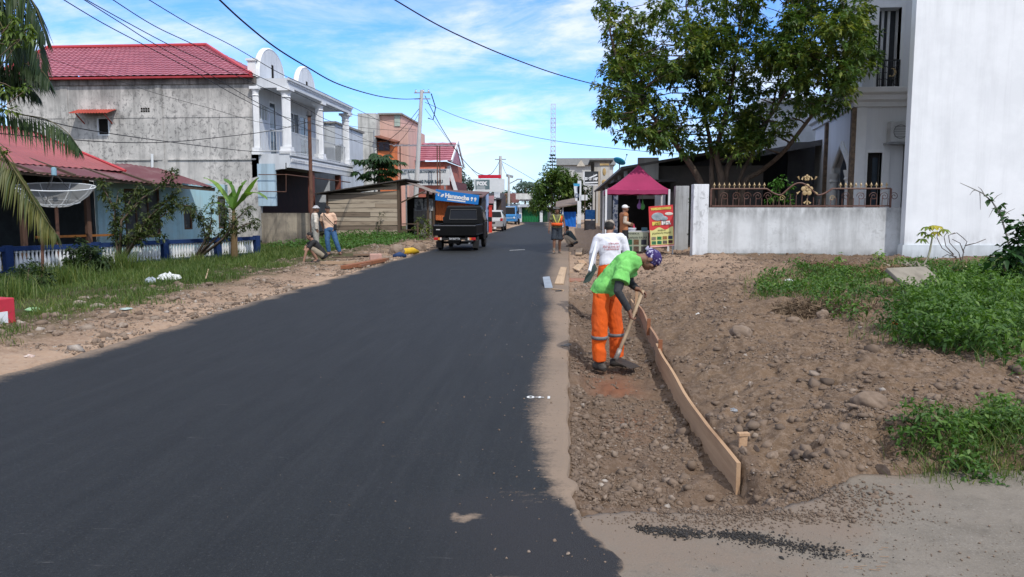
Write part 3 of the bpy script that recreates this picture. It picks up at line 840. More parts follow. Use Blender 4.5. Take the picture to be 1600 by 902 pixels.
m_.build('roof', M('tarred_roof_sheet', (.035, .033, .032), (.07, .06, .055), 2, .8), hut)
# porch side facing the road
xp = at(618, 0, YH).x
m_ = MB(); ya, yb = YH + .2, YH + 3.0; zA = zrr + .02
a = Vector((xp + .15, ya, zA)); b = Vector((xp + .15, yb, zA)); c = Vector((xp + 1.55, yb, zA - .55)); d = Vector((xp + 1.55, ya, zA - .55))
corrugated(m_, a, b, c, d, .2, .02); m_.build('porch_roof', ZINC, hut)
MB().beam((xp + .02, YH + .3, 1.9), (xp + 1.2, YH + .3, zA - .5), .06).build('porch_brace', WOODV, hut)
for yy in (1.3, 2.85): MB().box2((xp + 1.1, YH + yy, 0), (xp + 1.2, YH + yy + .12, zA - .45)).build('porch_post', WOODV, hut)
GREYWOOD = wood('grey_slat_wood', (.30, .29, .28), (.17, .16, .155), 'z')
m_ = MB()
for i in range(12):
    x = xp + .28 + i * .075
    m_.box2((x - .032, YH + 2.3, .1 + .03 * (i % 3)), (x + .032, YH + 2.33, 1.65))
m_.build('slat_panel', GREYWOOD, hut)
m_ = MB(); m_.box2((xp - .1, YH + 2.36, 0), (xp + 1.15, YH + 2.4, 2.2)); m_.build('porch_back', BLACKISH, hut)
m_ = MB(); 
for zz in (.35, .62, .9): m_.beam((xp + .1, YH + .25, zz), (xp + .9, YH + .25, zz), .05)
m_.beam((xp + .85, YH + .25, .0), (xp + .85, YH + .25, 1.0), .08); m_.build('porch_rail', WOODV, hut)
for i, (x, lab) in enumerate(((xp + .52, 'faded grey poster'), (xp + 1.02, 'pale torn poster'))):
    ps = MB(); ps.box2((x - .22, YH + 2.28, 1.52), (x + .22, YH + 2.297, 2.12)); po = ps.build('poster', M('poster_paper' + '_b' * i, (.40, .42, .43), (.20, .22, .24), 5, .8, lo=.45, hi=.55), label='faded grey printed poster on the hut porch, ' + ('near the hut wall' if i == 0 else 'at its roadside end'), cat='poster')
    k = MB(); k.ball((x, YH + 2.276, 1.90), (.07, .003, .09), 10, 6); k.prism([Vector((x - .14, YH + 2.277, 1.56)), Vector((x + .14, YH + 2.277, 1.56)), Vector((x + .1, YH + 2.277, 1.78)), Vector((x - .1, YH + 2.277, 1.78))], (0, .002, 0)); k.build('printed_shape', M('poster_ink' + '_b' * i, (.62, .62, .60) if i else (.12, .13, .14)), po)

# ------------------------------------------------------------------ pale blue bungalow with the maroon roof (left)
bu = thing('bungalow', 'low pale blue bungalow under a faded red roof with a sagging maroon sheet eave', 'bungalow', (-15, 29, 0))
# eave line (two measured points), wall a metre behind it
EA = at(-60, 254, 19.5); EB = at(338, 292, 27)
d_ = (EB - EA); dh = Vector((d_.x, d_.y, 0)).normalized(); nrm = Vector((-dh.y, dh.x, 0))      # away from the road
EA0 = EA - d_.normalized() * 3
mm = MB(); back = nrm * 3.0 + Z_ * .75
nn = 9
for i in range(nn):
    s0, s1 = i / nn, (i + 1) / nn
    q = lambda s: EA0.lerp(EB, s) + Z_ * (.035 * math.sin(s * 23) - .10 * math.sin(PI * s))
    a, b = q(s0), q(s1) + Z_ * (.02 if i % 2 else 0)
    corrugated(mm, a, b, b + back, a + back, .16, .014)
MAROON = M('rusty_maroon_sheet', (.115, .028, .034), (.22, .14, .135), 1.1, .5, .4, lo=.5, hi=.8, stretch=(1, 1, 1))
eo = mm.build('lean_to_eave', MAROON, bu)
mm = MB()
mm.beam(EA0 - Z_ * .12 + nrm * .1, EB - Z_ * .1 + nrm * .1, .06, .12); 
for s in np.linspace(.1, .98, 9): p = EA0.lerp(EB, s) - Z_ * .06; mm.beam(p + nrm * .02, p + nrm * 2.9 + Z_ * .7, .06, .08)
mm.build('rafter', WOODV, bu)
# red hipped roof above
A = EA0 + nrm * 1.9 + Z_ * .62; B = at(196, 268, 25.2)
dB = Vector((B.x, B.y, 0)); 
R1 = at(42, 203, 27.5); R0 = R1 - dh * 9
mm = MB(); A = B - dh * 13 + Z_ * .35
corrugated(mm, A, B, R1, R0, .22, .012)
far = R1 + nrm * 3 - Z_ * (R1.z - B.z) + dh * 1.0
mm.add([B, B + nrm * 7, R1], [(0, 1, 2)])
mm.build('roof', M('red_roof_sheet', (.33, .085, .085), (.25, .065, .065), .8, .55, .35), bu)
mm = MB(); mm.tube([B + Z_ * .02, R1 + Z_ * .03, R0 + Z_ * .03], .05, 6); mm.build('ridge_cap', REDTILE_RIM, bu)
# walls
BLUEW = plaster('light_blue_wall', (.36, .58, .66), (.44, .52, .52), .35, .6, .12, bump=.2, grime=[(.1, .9, .6)])
W1 = at(357, 330, 29.4); W1.z = 0
def along(px, A):
    r_ = ray(px, 330); den = r_.x * dh.y - r_.y * dh.x
    return (A.x * r_.y - A.y * r_.x) / den
W0 = W1 + dh * along(153, W1)
L = (W1 - W0).length
top = 2.55
mm = MB()
big = (1.9, .85, 3.9, 2.35)
def wx(px): # distance along wall seen at a pixel column
    r_ = ray(px, 330); r2 = Vector((r_.x, r_.y)); 
    den = r2.x * dh.y - r2.y * dh.x
    s = (W0.x * r2.y - W0.y * r2.x) / den
    return s
holes = [(wx(195), .6, wx(250), 2.3), (wx(287), .85, wx(300), 1.75), (wx(341), .85, wx(354), 2.1)]
wall(mm, W0, dh, Z_, L, top, .15, holes)
mm.prism([W1 - nrm * 0 + dh * .0, W1 + nrm * 6, W1 + nrm * 6 + Z_ * 2.9, W1 + Z_ * top], -dh * .14)
mm.build('wall', BLUEW, bu)
for h_, nx in zip(holes, (3, 1, 1)):
    window(bu, W0 + dh * h_[0] + Z_ * h_[1] + nrm * .06, dh, Z_, h_[2] - h_[0], h_[3] - h_[1], nx, 1, .06, M('brown_window_frame', (.10, .055, .035)), M('curtain_glass', (.07, .075, .08), (.16, .16, .15), 3, .2, lo=.5, hi=.6), 'window', .05)
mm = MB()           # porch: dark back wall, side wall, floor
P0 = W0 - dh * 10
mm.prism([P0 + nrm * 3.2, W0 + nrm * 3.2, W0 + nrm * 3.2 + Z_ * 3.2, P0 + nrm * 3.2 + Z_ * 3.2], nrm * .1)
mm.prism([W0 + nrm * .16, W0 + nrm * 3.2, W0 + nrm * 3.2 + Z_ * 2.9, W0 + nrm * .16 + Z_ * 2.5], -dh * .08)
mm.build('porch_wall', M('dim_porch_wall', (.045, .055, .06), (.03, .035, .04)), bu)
PPW = wood('porch_post_wood', (.16, .09, .06), (.10, .06, .045), 'z')
for px in (122, 20): s = wx(px); p = W0 + dh * s - nrm * .5; MB().box((p.x, p.y, 1.25), (.14, .14, 2.6), math.atan2(dh.y, dh.x)).build('porch_post', PPW, bu)
mm = MB(); s = wx(40); mm.beam(W0 + dh * s + Z_ * .75 - nrm * .45, W0 - Z_ * -.75 - nrm * .45 + dh * .2, .07); mm.build('porch_rail', M('orange_rail', (.30, .12, .03)), bu)

# ------------------------------------------------------------------ mesh satellite dish on its pole
c = at(86, 292, 21.5); dr_ = 1.05
ds = thing('satellite_dish', 'large mesh satellite dish lying open to the sky beside the bungalow porch', 'satellite dish', (c.x, c.y, 0))
mm = MB(); n = 28
tilt = Matrix.Rotation(math.radians(7), 3, 'X') @ Matrix.Rotation(math.radians(4), 3, 'Y')
mm.lathe((c.x, c.y, c.z), [(.08, -.60), (.35, -.56), (.62, -.44), (.85, -.26), (dr_, 0.0)], n, tilt)
mm.F = [f for f in mm.F if len(f) == 4]; mm.M = mm.M[:len(mm.F)]
MESH = NT('dish_mesh'); tr_ = MESH.n('ShaderNodeBsdfTransparent'); mxs = MESH.n('ShaderNodeMixShader'); mxs.inputs[0].default_value = .5
MESH.fin((.42, .43, .44), .6, .4)
MESH.lk(MESH.b.outputs[0], mxs.inputs[1]); MESH.lk(tr_.outputs[0], mxs.inputs[2]); MESH.lk(mxs.outputs[0], MESH.out.inputs[0])
mm.build('mesh_bowl', MESH.m, ds, smooth=True)
mm = MB()
ring = [Vector((c.x, c.y, c.z)) + tilt @ Vector((dr_ * math.cos(2 * PI * i / n), dr_ * math.sin(2 * PI * i / n), 0)) for i in range(n + 1)]
mm.tube(ring, .018, 6)
ring = [Vector((c.x, c.y, c.z)) + tilt @ Vector((.62 * math.cos(2 * PI * i / n), .62 * math.sin(2 * PI * i / n), -.45)) for i in range(n + 1)]
mm.tube(ring, .012, 6)
for i in range(8):
    a_ = 2 * PI * i / 8 + .2
    mm.tube([Vector((c.x, c.y, c.z)) + tilt @ Vector((r_ * math.cos(a_), r_ * math.sin(a_), z_ + .01)) for r_, z_ in ((.08, -.60), (.35, -.56), (.62, -.44), (.85, -.26), (dr_, 0.0))], .012, 5)
mm.build('rib', WHITE, ds)
mm = MB(); fp = Vector((c.x, c.y, c.z)) + tilt @ Vector((0, 0, .42))
for i in range(3):
    a_ = 2 * PI * i / 3 + .7; mm.tube([Vector((c.x, c.y, c.z)) + tilt @ Vector((.62 * math.cos(a_), .62 * math.sin(a_), -.44)), fp], .01, 5)
mm.build('feed_strut', IRON, ds)
mm = MB(); mm.lathe(fp, [(.05, -.10), (.07, -.08), (.07, .12), (.03, .14)], 10); mm.build('feed_horn', M('blue_feed', (.25, .42, .52)), ds)
mm = MB(); mm.tube([(c.x, c.y, -.1), (c.x, c.y, c.z - .6)], .05, 8); mm.build('mast', RUST, ds)

# ------------------------------------------------------------------ blue fence with white balusters
NAVY = plaster('navy_blue_paint', (.013, .036, .125), (.012, .026, .075), .3, .5)
FA = at(-40, 388, 18.6); FB = at(402, 369.5, 27.0)
fence = thing('baluster_fence', 'low garden fence with white balusters between navy blue rails and posts', 'fence', (-12.5, 23, 0))
zt0, zt1 = FA.z, FB.z
fd = Vector((FB.x - FA.x, FB.y - FA.y, 0)); FL = fd.length; fd.normalize(); fn = Vector((-fd.y, fd.x, 0))
fpt = lambda s, z: Vector((FA.x, FA.y, 0)) + fd * s + Z_ * z
zt_ = lambda s: zt0 + (zt1 - zt0) * s / FL
mm = MB()
mm.hexa([fpt(0, zt_(0) - .12) - fn * .07, fpt(FL, zt_(FL) - .12) - fn * .07, fpt(FL, zt_(FL) - .12) + fn * .07, fpt(0, zt_(0) - .12) + fn * .07],
        [fpt(0, zt_(0)) - fn * .07, fpt(FL, zt_(FL)) - fn * .07, fpt(FL, zt_(FL)) + fn * .07, fpt(0, zt_(0)) + fn * .07])
mm.hexa([fpt(0, -.35) - fn * .06, fpt(FL, -.3) - fn * .06, fpt(FL, -.3) + fn * .06, fpt(0, -.35) + fn * .06],
        [fpt(0, -.04) - fn * .06, fpt(FL, .04) - fn * .06, fpt(FL, .04) + fn * .06, fpt(0, -.04) + fn * .06])
mm.build('rail', NAVY, fence)
def fs(px):
    r_ = ray(px, 380); den = r_.x * fd.y - r_.y * fd.x
    return (FA.x * r_.y - FA.y * r_.x) / den
posts = [fs(px) for px in (11, 150, 257, 340, 401)]
for s in posts:
    mm = MB(); a_ = math.atan2(fd.y, fd.x); p = fpt(s, 0); mm.box((p.x, p.y, (zt_(s) + .02 - .15) / 2), (.2, .17, zt_(s) + .04 + .15), a_); mm.build('post', NAVY, fence)
BALW2 = M('white_baluster_paint', (.72, .73, .74), (.58, .60, .61), 5, .6)
prof = [(.045, 0), (.045, .05), (.028, .07), (.052, .17), (.046, .24), (.024, .37), (.030, .41), (.045, .43), (.045, .47)]
nb_ = 84
bm_ = MB(); bm_.lathe((0, 0, 0), prof, 8); bme = mesh_np('baluster', bm_.V, bm_.F, BALW2, True)
ba = math.atan2(fd.y, fd.x)
off = Vector(fence.location)
for i in range(nb_):
    s = .25 + i * (FL - .4) / (nb_ - 1)
    if min(abs(s - q) for q in posts) < .13: continue
    o = link('baluster', bme, fence); p = fpt(s, -.04 + .08 * s / FL); hgt = zt_(s) - .12 - p.z
    o.location = p - off; o.scale = (1, 1, hgt / .47)

# red and white block at the verge
p = onG(0, 505); rb = thing('marker_block', 'red painted concrete marker block with a white inset, cut by the left edge', 'marker')
RED = M('red_paint', (.52, .035, .06), (.42, .03, .05), 4, .55)
mm = MB(); mm.box((0, 0, .20), (.56, .26, .46)); mm.build('block', RED, rb, bevel=.012)
mm = MB(); mm.box((.281, -.045, .13), (.012, .13, .26)); mm.build('white_inset', WHITE, rb)
rb.location = (at(25, 500, p.y).x - .42, p.y + .1, p.z - .10); rb.rotation_euler = (0, 0, math.radians(-16))
# ------------------------------------------------------------------ far left side of the street
def bld(name, label, cat, px0, px1, ytop, Y, depth, mat, zb=0.0, side='R', roofmat=None, **kw):
    a = at(px0, ytop, Y); b = at(px1, ytop, Y); o = thing(name, label, cat, ((a.x + b.x) / 2, Y + depth / 2, 0))
    mb = MB(); mb.box2((a.x, Y, zb), (b.x, Y + depth, a.z)); mb.build('wall', mat, o)
    return o, a.x, b.x, a.z

PINK = plaster('salmon_paint', (.64, .42, .35), (.54, .35, .30), .3, .5)
ORANGE = plaster('orange_paint', (.66, .20, .08), (.55, .17, .07), .25, .4)
# orange and salmon house with the white end wall
Y = 58
o = thing('townhouse', 'tall townhouse with a white streaked end wall and salmon and orange front', 'townhouse', (-14, 62, 0))
x0, x1, x2 = at(555, 0, Y).x, at(584, 0, Y).x, at(630, 0, Y).x; zt = at(584, 177, Y).z
MB().box2((x0, Y, 0), (x1, Y + 9, zt)).build('end_wall', plaster('streaked_white_plaster', (.60, .60, .57), (.36, .36, .34), .7, .6, .2), o)
zr = at(600, 195, Y).z
MB().box2((x1 + .003, Y + 1.2, 0), (at(618, 0, Y).x, Y + 8, zt - .01)).build('salmon_wall', PINK, o); MB().box2((at(618, 0, Y).x + .003, Y + 1.2, 0), (x2, Y + 8, zr)).build('salmon_wall', PINK, o)
MB().box2((x1 - .1, Y + .9, zt), (at(621, 0, Y).x, Y + 9, zt + .12)).build('roof', CONC, o)
MB().box2((at(608, 0, Y).x, Y + 1.12, zr), (at(617, 0, Y).x, Y + 1.19, zt - .02)).build('corner_screen', M('pale_green_screen', (.42, .50, .44)), o)
zc = at(600, 218, Y).z; zc0 = at(600, 252, Y).z
MB().box2((x1 + .05, Y + .2, 0), (at(612, 0, Y).x, Y + 1.19, zc - .1)).build('orange_bay', ORANGE, o)
MB().hexa([(x1, Y - .5, zc + .15), (at(616, 0, Y).x, Y - .5, zc - .25), (at(616, 0, Y).x, Y + 1.2, zc - .1), (x1, Y + 1.2, zc + .35)], [(x1, Y - .5, zc + .22), (at(616, 0, Y).x, Y - .5, zc - .18), (at(616, 0, Y).x, Y + 1.2, zc - .03), (x1, Y + 1.2, zc + .42)]).build('canopy', M('brown_canopy', (.22, .09, .06)), o)
window(o, (at(586, 0, Y).x, Y + .19, zc - .85), X_, Z_, .9, .7, 2, 1, .07, M('brown_frame', (.12, .06, .04)), GLASS)
# red-roofed hall with the lettered board
Y = 62
o = thing('red_roof_hall', 'two storey hall with red tiled roofs behind the lettered white board', 'hall', (-11, 66, 0))
xa, xb = at(612, 0, Y).x, at(703, 0, Y).x
z0, z1, z2 = at(650, 330, Y).z, at(650, 253, Y).z, at(650, 236, Y).z
MB().box2((xa, Y, 0), (xb - .4, Y + 9, z1)).build('wall', plaster('brick_red_wall', (.42, .15, .11), (.32, .11, .09), .3, .5), o)
mb = MB(); tile_roof(mb, (xa - .4, Y - .5, z1 + .02), (xb + .1, Y - .5, z1 + .02), (xb + .1, Y + 3.0, z2 + .9), (xa - .4, Y + 3.0, z2 + .9), 9, .4, .05, .02)
mb.prism([Vector((xb - .05, Y - .45, z1)), Vector((xb - .05, Y + 6.5, z1)), Vector((xb - .05, Y + 3.0, z2 + .85))], (-.2, 0, 0))
mb.build('roof', REDTILE, o)
mb = MB(); mb.beam((xb + .12, Y - .55, z1), (xb + .12, Y + 3.0, z2 + .95), .1, .25); mb.beam((xb + .12, Y + 3.0, z2 + .95), (xb + .12, Y + 6.5, z1), .1, .25); mb.build('gable_board', WHITE, o)
zz = at(650, 257, Y).z
MB().hexa([(xa, Y - .9, zz - 1.0), (xb - .5, Y - .9, zz - 1.0), (xb - .5, Y - .02, zz - .5), (xa, Y - .02, zz - .5)], [(xa, Y - .9, zz - .9), (xb - .5, Y - .9, zz - .9), (xb - .5, Y - .02, zz - .1), (xa, Y - .02, zz - .1)]).build('lower_roof', M('orange_tile', (.50, .17, .11), (.38, .12, .08), 5), o)
x4 = at(722, 0, Y).x
MB().box2((xb - .38, Y + .5, 0), (x4 - .8, Y + 8, at(0, 285, Y).z)).build('side_wing', M('maroon_siding', (.16, .05, .05), (.11, .04, .04)), o)
mb = MB(); za = at(0, 268, Y).z; mb.beam((xb - .3, Y + .4, at(0, 262, Y).z), (x4 - .3, Y + .4, at(0, 322, Y).z), .12, .3); mb.build('stair_rail', WHITE, o)
# white lettered board
Y = 48
sg = thing('sign_board', 'long white roadside board lettered in dark capitals, PASAR BARU on its lower line', 'sign', (-9.2, Y, 0))
a = at(627, 290, Y); b = at(702, 264, Y)
MB().box2((a.x, Y, a.z), (b.x, Y + .12, b.z)).build('panel', M('sign_white', (.68, .70, .70), (.60, .62, .63), 3), sg, bevel=.02)
INK = M('dark_sign_ink', (.06, .10, .13)); mb = MB()
def pxtext(mb, s, px0, px1, py, hpx, Y, bold=.0, up=(0, 0, 1)):
    p = at((px0 + px1) / 2, py, Y); hh = abs(at(px0, py, Y).z - at(px0, py - hpx, Y).z)
    add_text(mb, s, p, X_, up, hh / .72, (at(px1, py, Y) - at(px0, py, Y)).length, bold)
pxtext(mb, 'PT. BANK PEREKONOMIAN RAKYAT', 631, 697, 270.5, 4, Y - .004, .01); pxtext(mb, 'CABANG PASAR BARU', 641, 692, 286.5, 5, Y - .004, .02)
mb.build('lettering', INK, sg)
for x in (a.x + .3, b.x - .3): MB().beam((x, Y + .06, -.1), (x, Y + .06, a.z + .1), .09).build('leg', STEEL, sg)
# steel pipe frame over the roofs
Y = 47
fr = thing('rooftop_gantry', 'thin steel pipe frame standing above the lettered board', 'frame', (at(660, 0, Y).x, Y, 0))
mb = MB(); 
for dy in (0, 1.0):
    a = at(614, 228, Y + dy); b = at(711, 228, Y + dy); mb.beam(a, b, .05)
for i in range(12): x = a.x + (b.x - a.x) * i / 11; mb.beam((x, Y, a.z), (x + .3, Y + 1, a.z), .025)
mb.build('cross_bar', STEEL, fr)
for px in (625, 683, 687): p = at(px, 228, Y); MB().beam((p.x, Y, .1), (p.x, Y, p.z), .06).build('upright', RUST, fr)
# kiosk with the blue lamp-shop banner and the orange screen
Y = 44
kx0, kx1 = at(676, 0, Y).x, at(744, 0, Y).x
ks = thing('lamp_shop', 'dark roadside shop with an orange roller screen behind the parked pickup', 'shop', ((kx0 + kx1) / 2, Y + 3, 0))
MB().box2((kx0 - .6, Y + .5, 0), (kx1 + .2, Y + 2.6, at(700, 303, Y).z)).build('wall', M('dark_shop_front', (.035, .03, .028), (.05, .045, .04)), ks)
a = at(680, 345, Y); b = at(741, 309, Y)
mb = MB(); corrugated(mb, (a.x, Y + .2, b.z), (b.x, Y + .2, b.z), (b.x, Y + .2, a.z), (a.x, Y + .2, a.z), .12, .012); mb.build('orange_screen', M('orange_screen', (.62, .17, .05), (.52, .14, .045), 2), ks)
z = at(700, 300, Y).z
MB().hexa([(kx0 - .8, Y - .6, z - .12), (kx1 + .4, Y - .6, z - .35), (kx1 + .4, Y + 2.9, z + .0), (kx0 - .8, Y + 2.9, z + .2)], [(kx0 - .8, Y - .6, z - .06), (kx1 + .4, Y - .6, z - .29), (kx1 + .4, Y + 2.9, z + .06), (kx0 - .8, Y + 2.9, z + .26)]).build('roof', M('rust_roof', (.14, .06, .05), (.10, .07, .065)), ks)
bn = thing('banner', 'blue shop banner lettered Hannochs in white, tilted above the orange screen', 'banner', (at(714, 0, 43).x, 43, at(714, 318, 43).z))
Y = 43
tl, tr, br_, bl = at(681, 296, Y), at(749, 305, Y), at(747, 320, Y), at(680, 313, Y)
MB().prism([bl, br_, tr, tl], (0, .03, 0)).build('cloth', M('banner_blue', (.012, .20, .60), (.015, .17, .52), 2, .5), bn)
mb = MB(); rr = (tr - tl).normalized(); uu = (tl - bl).normalized()
P = lambda s, t_: bl.lerp(br_, s).lerp(tl.lerp(tr, s), t_)
hB = (tl - bl).length
def bt(s, s0, s1, t0, h_, bold=0): p = P((s0 + s1) / 2, t0); add_text(mb, s, p + Vector((0, -.01, 0)), rr, uu, h_ * hB / .72, (P(s1, t0) - P(s0, t0)).length, bold)
bt('Hannochs', .22, .78, .36, .38, .02); bt('C', .05, .085, .45, .2, .02)
for s, t_ in ((.84, .55), (.92, .55)):
    mb.ball(P(s, t_) + Vector((0, -.012, 0)), (.07, .01, .08), 10, 6); q = P(s, t_ - .2) + Vector((0, -.012, 0)); mb.box(q, (.06, .012, .06))
q = P(.16, .5) + Vector((0, -.012, 0)); mb.ball(q, (.12, .01, .07), 10, 6, Matrix.Rotation(math.radians(-40), 3, 'Y'))
mb.add([P(.28, .13) + Vector((0, -.008, 0)), P(.70, .10) + Vector((0, -.008, 0)), P(.70, .24) + Vector((0, -.008, 0)), P(.28, .27) + Vector((0, -.008, 0))], [(0, 1, 2, 3)])
mb.build('lettering', M('banner_white', (.78, .80, .82)), bn)

# FOX sign on its pole
Y = 52
fx = thing('pole_sign', 'white pole sign with a red cap and the word FOX over a dark panel', 'sign', (at(762, 0, Y).x, Y, 0))
a = at(741, 300, Y); b = at(788, 282, Y)
MB().box2((a.x, Y, a.z), (b.x, Y + .22, b.z + .1)).build('panel', M('sign_grey_white', (.70, .73, .75), (.62, .66, .68), 2), fx)
c0, c1 = at(743, 296, Y - .01), at(765, 281, Y - .01); c2 = at(780, 281, Y)
MB().box2((c0.x, Y - .012, c0.z), (c1.x, Y - .003, c1.z)).build('dark_field', M('sign_teal', (.05, .10, .12), (.16, .22, .24), 1), fx)
MB().box2((at(746, 0, Y).x, Y - .03, at(0, 281, Y).z), (at(782, 0, Y).x, Y + .25, at(0, 276, Y).z)).build('red_cap', M('sign_red', (.60, .02, .05)), fx)
mb = MB(); pxtext(mb, 'FOX', 744, 761, 289.5, 5.5, Y - .016, .03)
for py in (292, 295): q0 = at(745, py, Y - .016); q1 = at(758, py + 1, Y - .016); mb.box2((q0.x, Y - .02, q1.z), (q1.x, Y - .016, q0.z))
mb.build('lettering', WHITE_CLEAN, fx)
p = at(761, 300, Y); MB().tube([(p.x, Y + .1, -.1), (p.x, Y + .1, p.z + .05)], .10, 8).build('pole', M('pale_blue_pole', (.28, .40, .62), (.24, .33, .52)), fx)

# row of low shops further on the left
Y = 60
s1 = thing('market_shop', 'low shop with dark awning, patterned banners and white posts, right of the FOX sign pole', 'shop', (at(770, 0, Y).x, Y + 2, 0))
x0, x1 = at(738, 0, Y).x, at(780, 0, Y).x
MB().box2((x0, Y + 1.5, 0), (x1, Y + 6, at(0, 305, Y).z)).build('wall', M('shop_dim', (.10, .07, .06), (.05, .045, .045), 1.5), s1)
z = at(0, 309, Y).z
MB().hexa([(x0, Y, z - .2), (x1 + .2, Y, z - .2), (x1 + .2, Y + 2.5, z + .3), (x0, Y + 2.5, z + .3)], [(x0, Y, z - .14), (x1 + .2, Y, z - .14), (x1 + .2, Y + 2.5, z + .36), (x0, Y + 2.5, z + .36)]).build('awning', M('dark_awning', (.035, .035, .04)), s1)
a = at(763, 318, Y); b = at(772, 306, Y); MB().box2((a.x, Y - .1, a.z), (b.x, Y - .06, b.z)).build('banner', M('pink_banner', (.45, .22, .24), (.30, .25, .27), 3), s1)
a = at(772, 305, Y); b = at(781, 298, Y); MB().box2((a.x, Y + .1, a.z - .2), (b.x, Y + .14, b.z)).build('white_board', M('board_white', (.65, .68, .72), (.4, .45, .5), 3), s1)
for px in (773, ): p = at(px, 325, Y); MB().box2((p.x - .09, Y + .1, 0), (p.x + .09, Y + .28, z)).build('post', WHITE, s1)
MB().box2((at(748, 0, Y).x, Y + .3, 1.3), (at(758, 0, Y).x, Y + .34, 2.0)).build('red_panel', M('red_banner', (.55, .07, .05)), s1)
p = at(766.5, 362, 52); rpst = thing('red_post', 'slim red post between the pale blue pole and the silver car', 'post', (p.x, 52, 0))
zt = at(0, 323, 52).z; MB().box2((p.x - .10, 51.9, -.05), (p.x + .10, 52.1, zt)).build('post', M('post_red', (.62, .05, .035)), rpst); MB().box2((p.x - .13, 51.87, zt + .002), (p.x + .13, 52.13, zt + .08)).build('cap', M('cap_red', (.5, .05, .04)), rpst)
# green-shuttered shop closing the view
Y = 96
gs = thing('shuttered_shop', 'white fronted shop with green folding shutters at the bend of the road', 'shop', (at(835, 0, Y).x, Y + 3, 0))
x0, x1 = at(809, 0, Y).x, at(860, 0, Y).x; z1 = at(0, 324, Y).z; z2 = at(0, 316, Y).z
MB().box2((x0, Y + .5, -.1), (x1, Y + 7, z1)).build('wall', M('shop_dim_side', (.09, .09, .10)), gs)
mb = MB(); a, b = at(816, 0, Y).x, at(846, 0, Y).x
corrugated(mb, (a, Y + .3, z1 - .1), (b, Y + .3, z1 - .1), (b, Y + .3, -.1), (a, Y + .3, -.1), .3, .03); mb.build('green_shutter', M('green_shutter_paint', (.012, .16, .055), (.012, .13, .045), 1, .5), gs)
mb = MB(); a, b = at(849, 0, Y).x, at(857, 0, Y).x
corrugated(mb, (a, Y + .3, z1 - .1), (b, Y + .3, z1 - .1), (b, Y + .3, -.1), (a, Y + .3, -.1), .3, .03); mb.build('dark_green_shutter', M('dark_green_shutter', (.012, .06, .03)), gs)
for px in (813.5, 847): p = at(px, 0, Y).x; MB().box2((p - .17, Y, -.1), (p + .17, Y + .29, z1)).build('pillar', WHITE, gs)
MB().box2((x0 + .3, Y - .5, z1 + .002), (x1, Y + .6, z1 + .35)).build('canopy', M('pale_canopy', (.50, .54, .60)), gs)
MB().box2((at(806, 0, Y).x, Y + .1, z2 + .3), (at(834, 0, Y).x, Y + .6, z2 + 1.0)).build('fascia', M('cream_fascia', (.66, .67, .64)), gs)
a = at(811, 314, Y); b = at(833, 302, Y); mb = MB()
mb.box2((a.x, Y + 1, a.z), (b.x, Y + 1.3, b.z)); mb.build('roof_screen', M('white_pattern_screen', (.62, .60, .60), (.22, .17, .17), 3.2, lo=.46, hi=.54, stretch=(.5, .5, 2)), gs)
hb_ = thing('house', 'low white house with a brown roof left of the green shuttered shop', 'house', (at(800, 0, 98).x, 100, 0))
Y = 98; x0, x1 = at(780, 0, Y).x, at(808, 0, Y).x
MB().box2((x0, Y, -.1), (x1, Y + 5, at(0, 320, Y).z)).build('wall', WHITE, hb_)
mb = MB(); tile_roof(mb, (x0 - .4, Y - .4, at(0, 318, Y).z), (x1 + .3, Y - .4, at(0, 318, Y).z), (x1, Y + 3.5, at(0, 306, Y).z + .3), (x0, Y + 3.5, at(0, 306, Y).z + .3), 8, .4); mb.build('roof', M('brown_tile', (.16, .06, .05), (.11, .05, .045)), hb_)
MB().box2((at(797, 0, Y).x, Y - .03, .2), (at(804, 0, Y).x, Y - .002, 1.9)).build('door', BLACKISH, hb_)

# ------------------------------------------------------------------ poles
def pole(name, label, a, b, r0, r1, mat, cross=None):
    o = thing(name, label, 'pole', (a[0], a[1], 0)); MB().tube([a, b], [r0, r1], 10).build('pole', mat, o)
    return o
PALE = M('pale_pole_concrete', (.56, .56, .55), (.46, .46, .45), 2)
pb = at(651, 283, 45); pt = at(659, 141, 45); dpl = (pb - pt) / (pb.z - pt.z)
base = pt + (pt - pb) * 0; base = pb - Vector((dpl.x, 0, 1)) * pb.z
POLE1 = pt
o = pole('utility_pole', 'tall pale leaning utility pole standing behind the plank hut', (base.x, 45, -.1), tuple(pt), .17, .10, PALE)
mb = MB(); 
for k in (.15, .5): mb.beam(pt + Vector((-.45, 0, -k)), pt + Vector((.5, 0, -k)), .06)
for k in (-.35, .1, .4): mb.lathe(pt + Vector((k, 0, -.12)), [(.03, 0), (.06, .04), (.04, .1), (.05, .14)], 8)
mb.build('cross_arm', STEEL, o)
mb = MB(); q = pt + Vector((.55, 0, -.2)); mb.tube([q, q + Vector((.25, 0, -.8)), q + Vector((.1, 0, -1.5)), q + Vector((-.2, 0, -1.4))], .03, 6); mb.build('cable_loop', CABLE, o)
p2b, p2t = at(781, 345, 70), at(782, 244, 70); POLE2 = p2t
o = pole('utility_pole', 'pale utility pole right behind the FOX sign', (p2b.x, 70, -.1), tuple(p2t), .19, .13, PALE)
mb = MB(); mb.beam(p2t + Vector((-.5, 0, -.3)), p2t + Vector((.5, 0, -.3)), .08); mb.build('cross_arm', STEEL, o)
p3t = at(795, 274, 88); o = pole('street_light', 'pale street light pole with a slanting lamp arm near the blue truck', (p3t.x, 88, -.1), tuple(p3t), .16, .12, PALE)
a = at(796, 287, 88); b = at(808, 281, 88); MB().tube([a, b], .06, 6).build('lamp_arm', STEEL, o); mb = MB(); mb.box(b + Vector((.25, 0, .05)), (.6, .25, .12)); mb.build('lamp_head', STEEL, o)
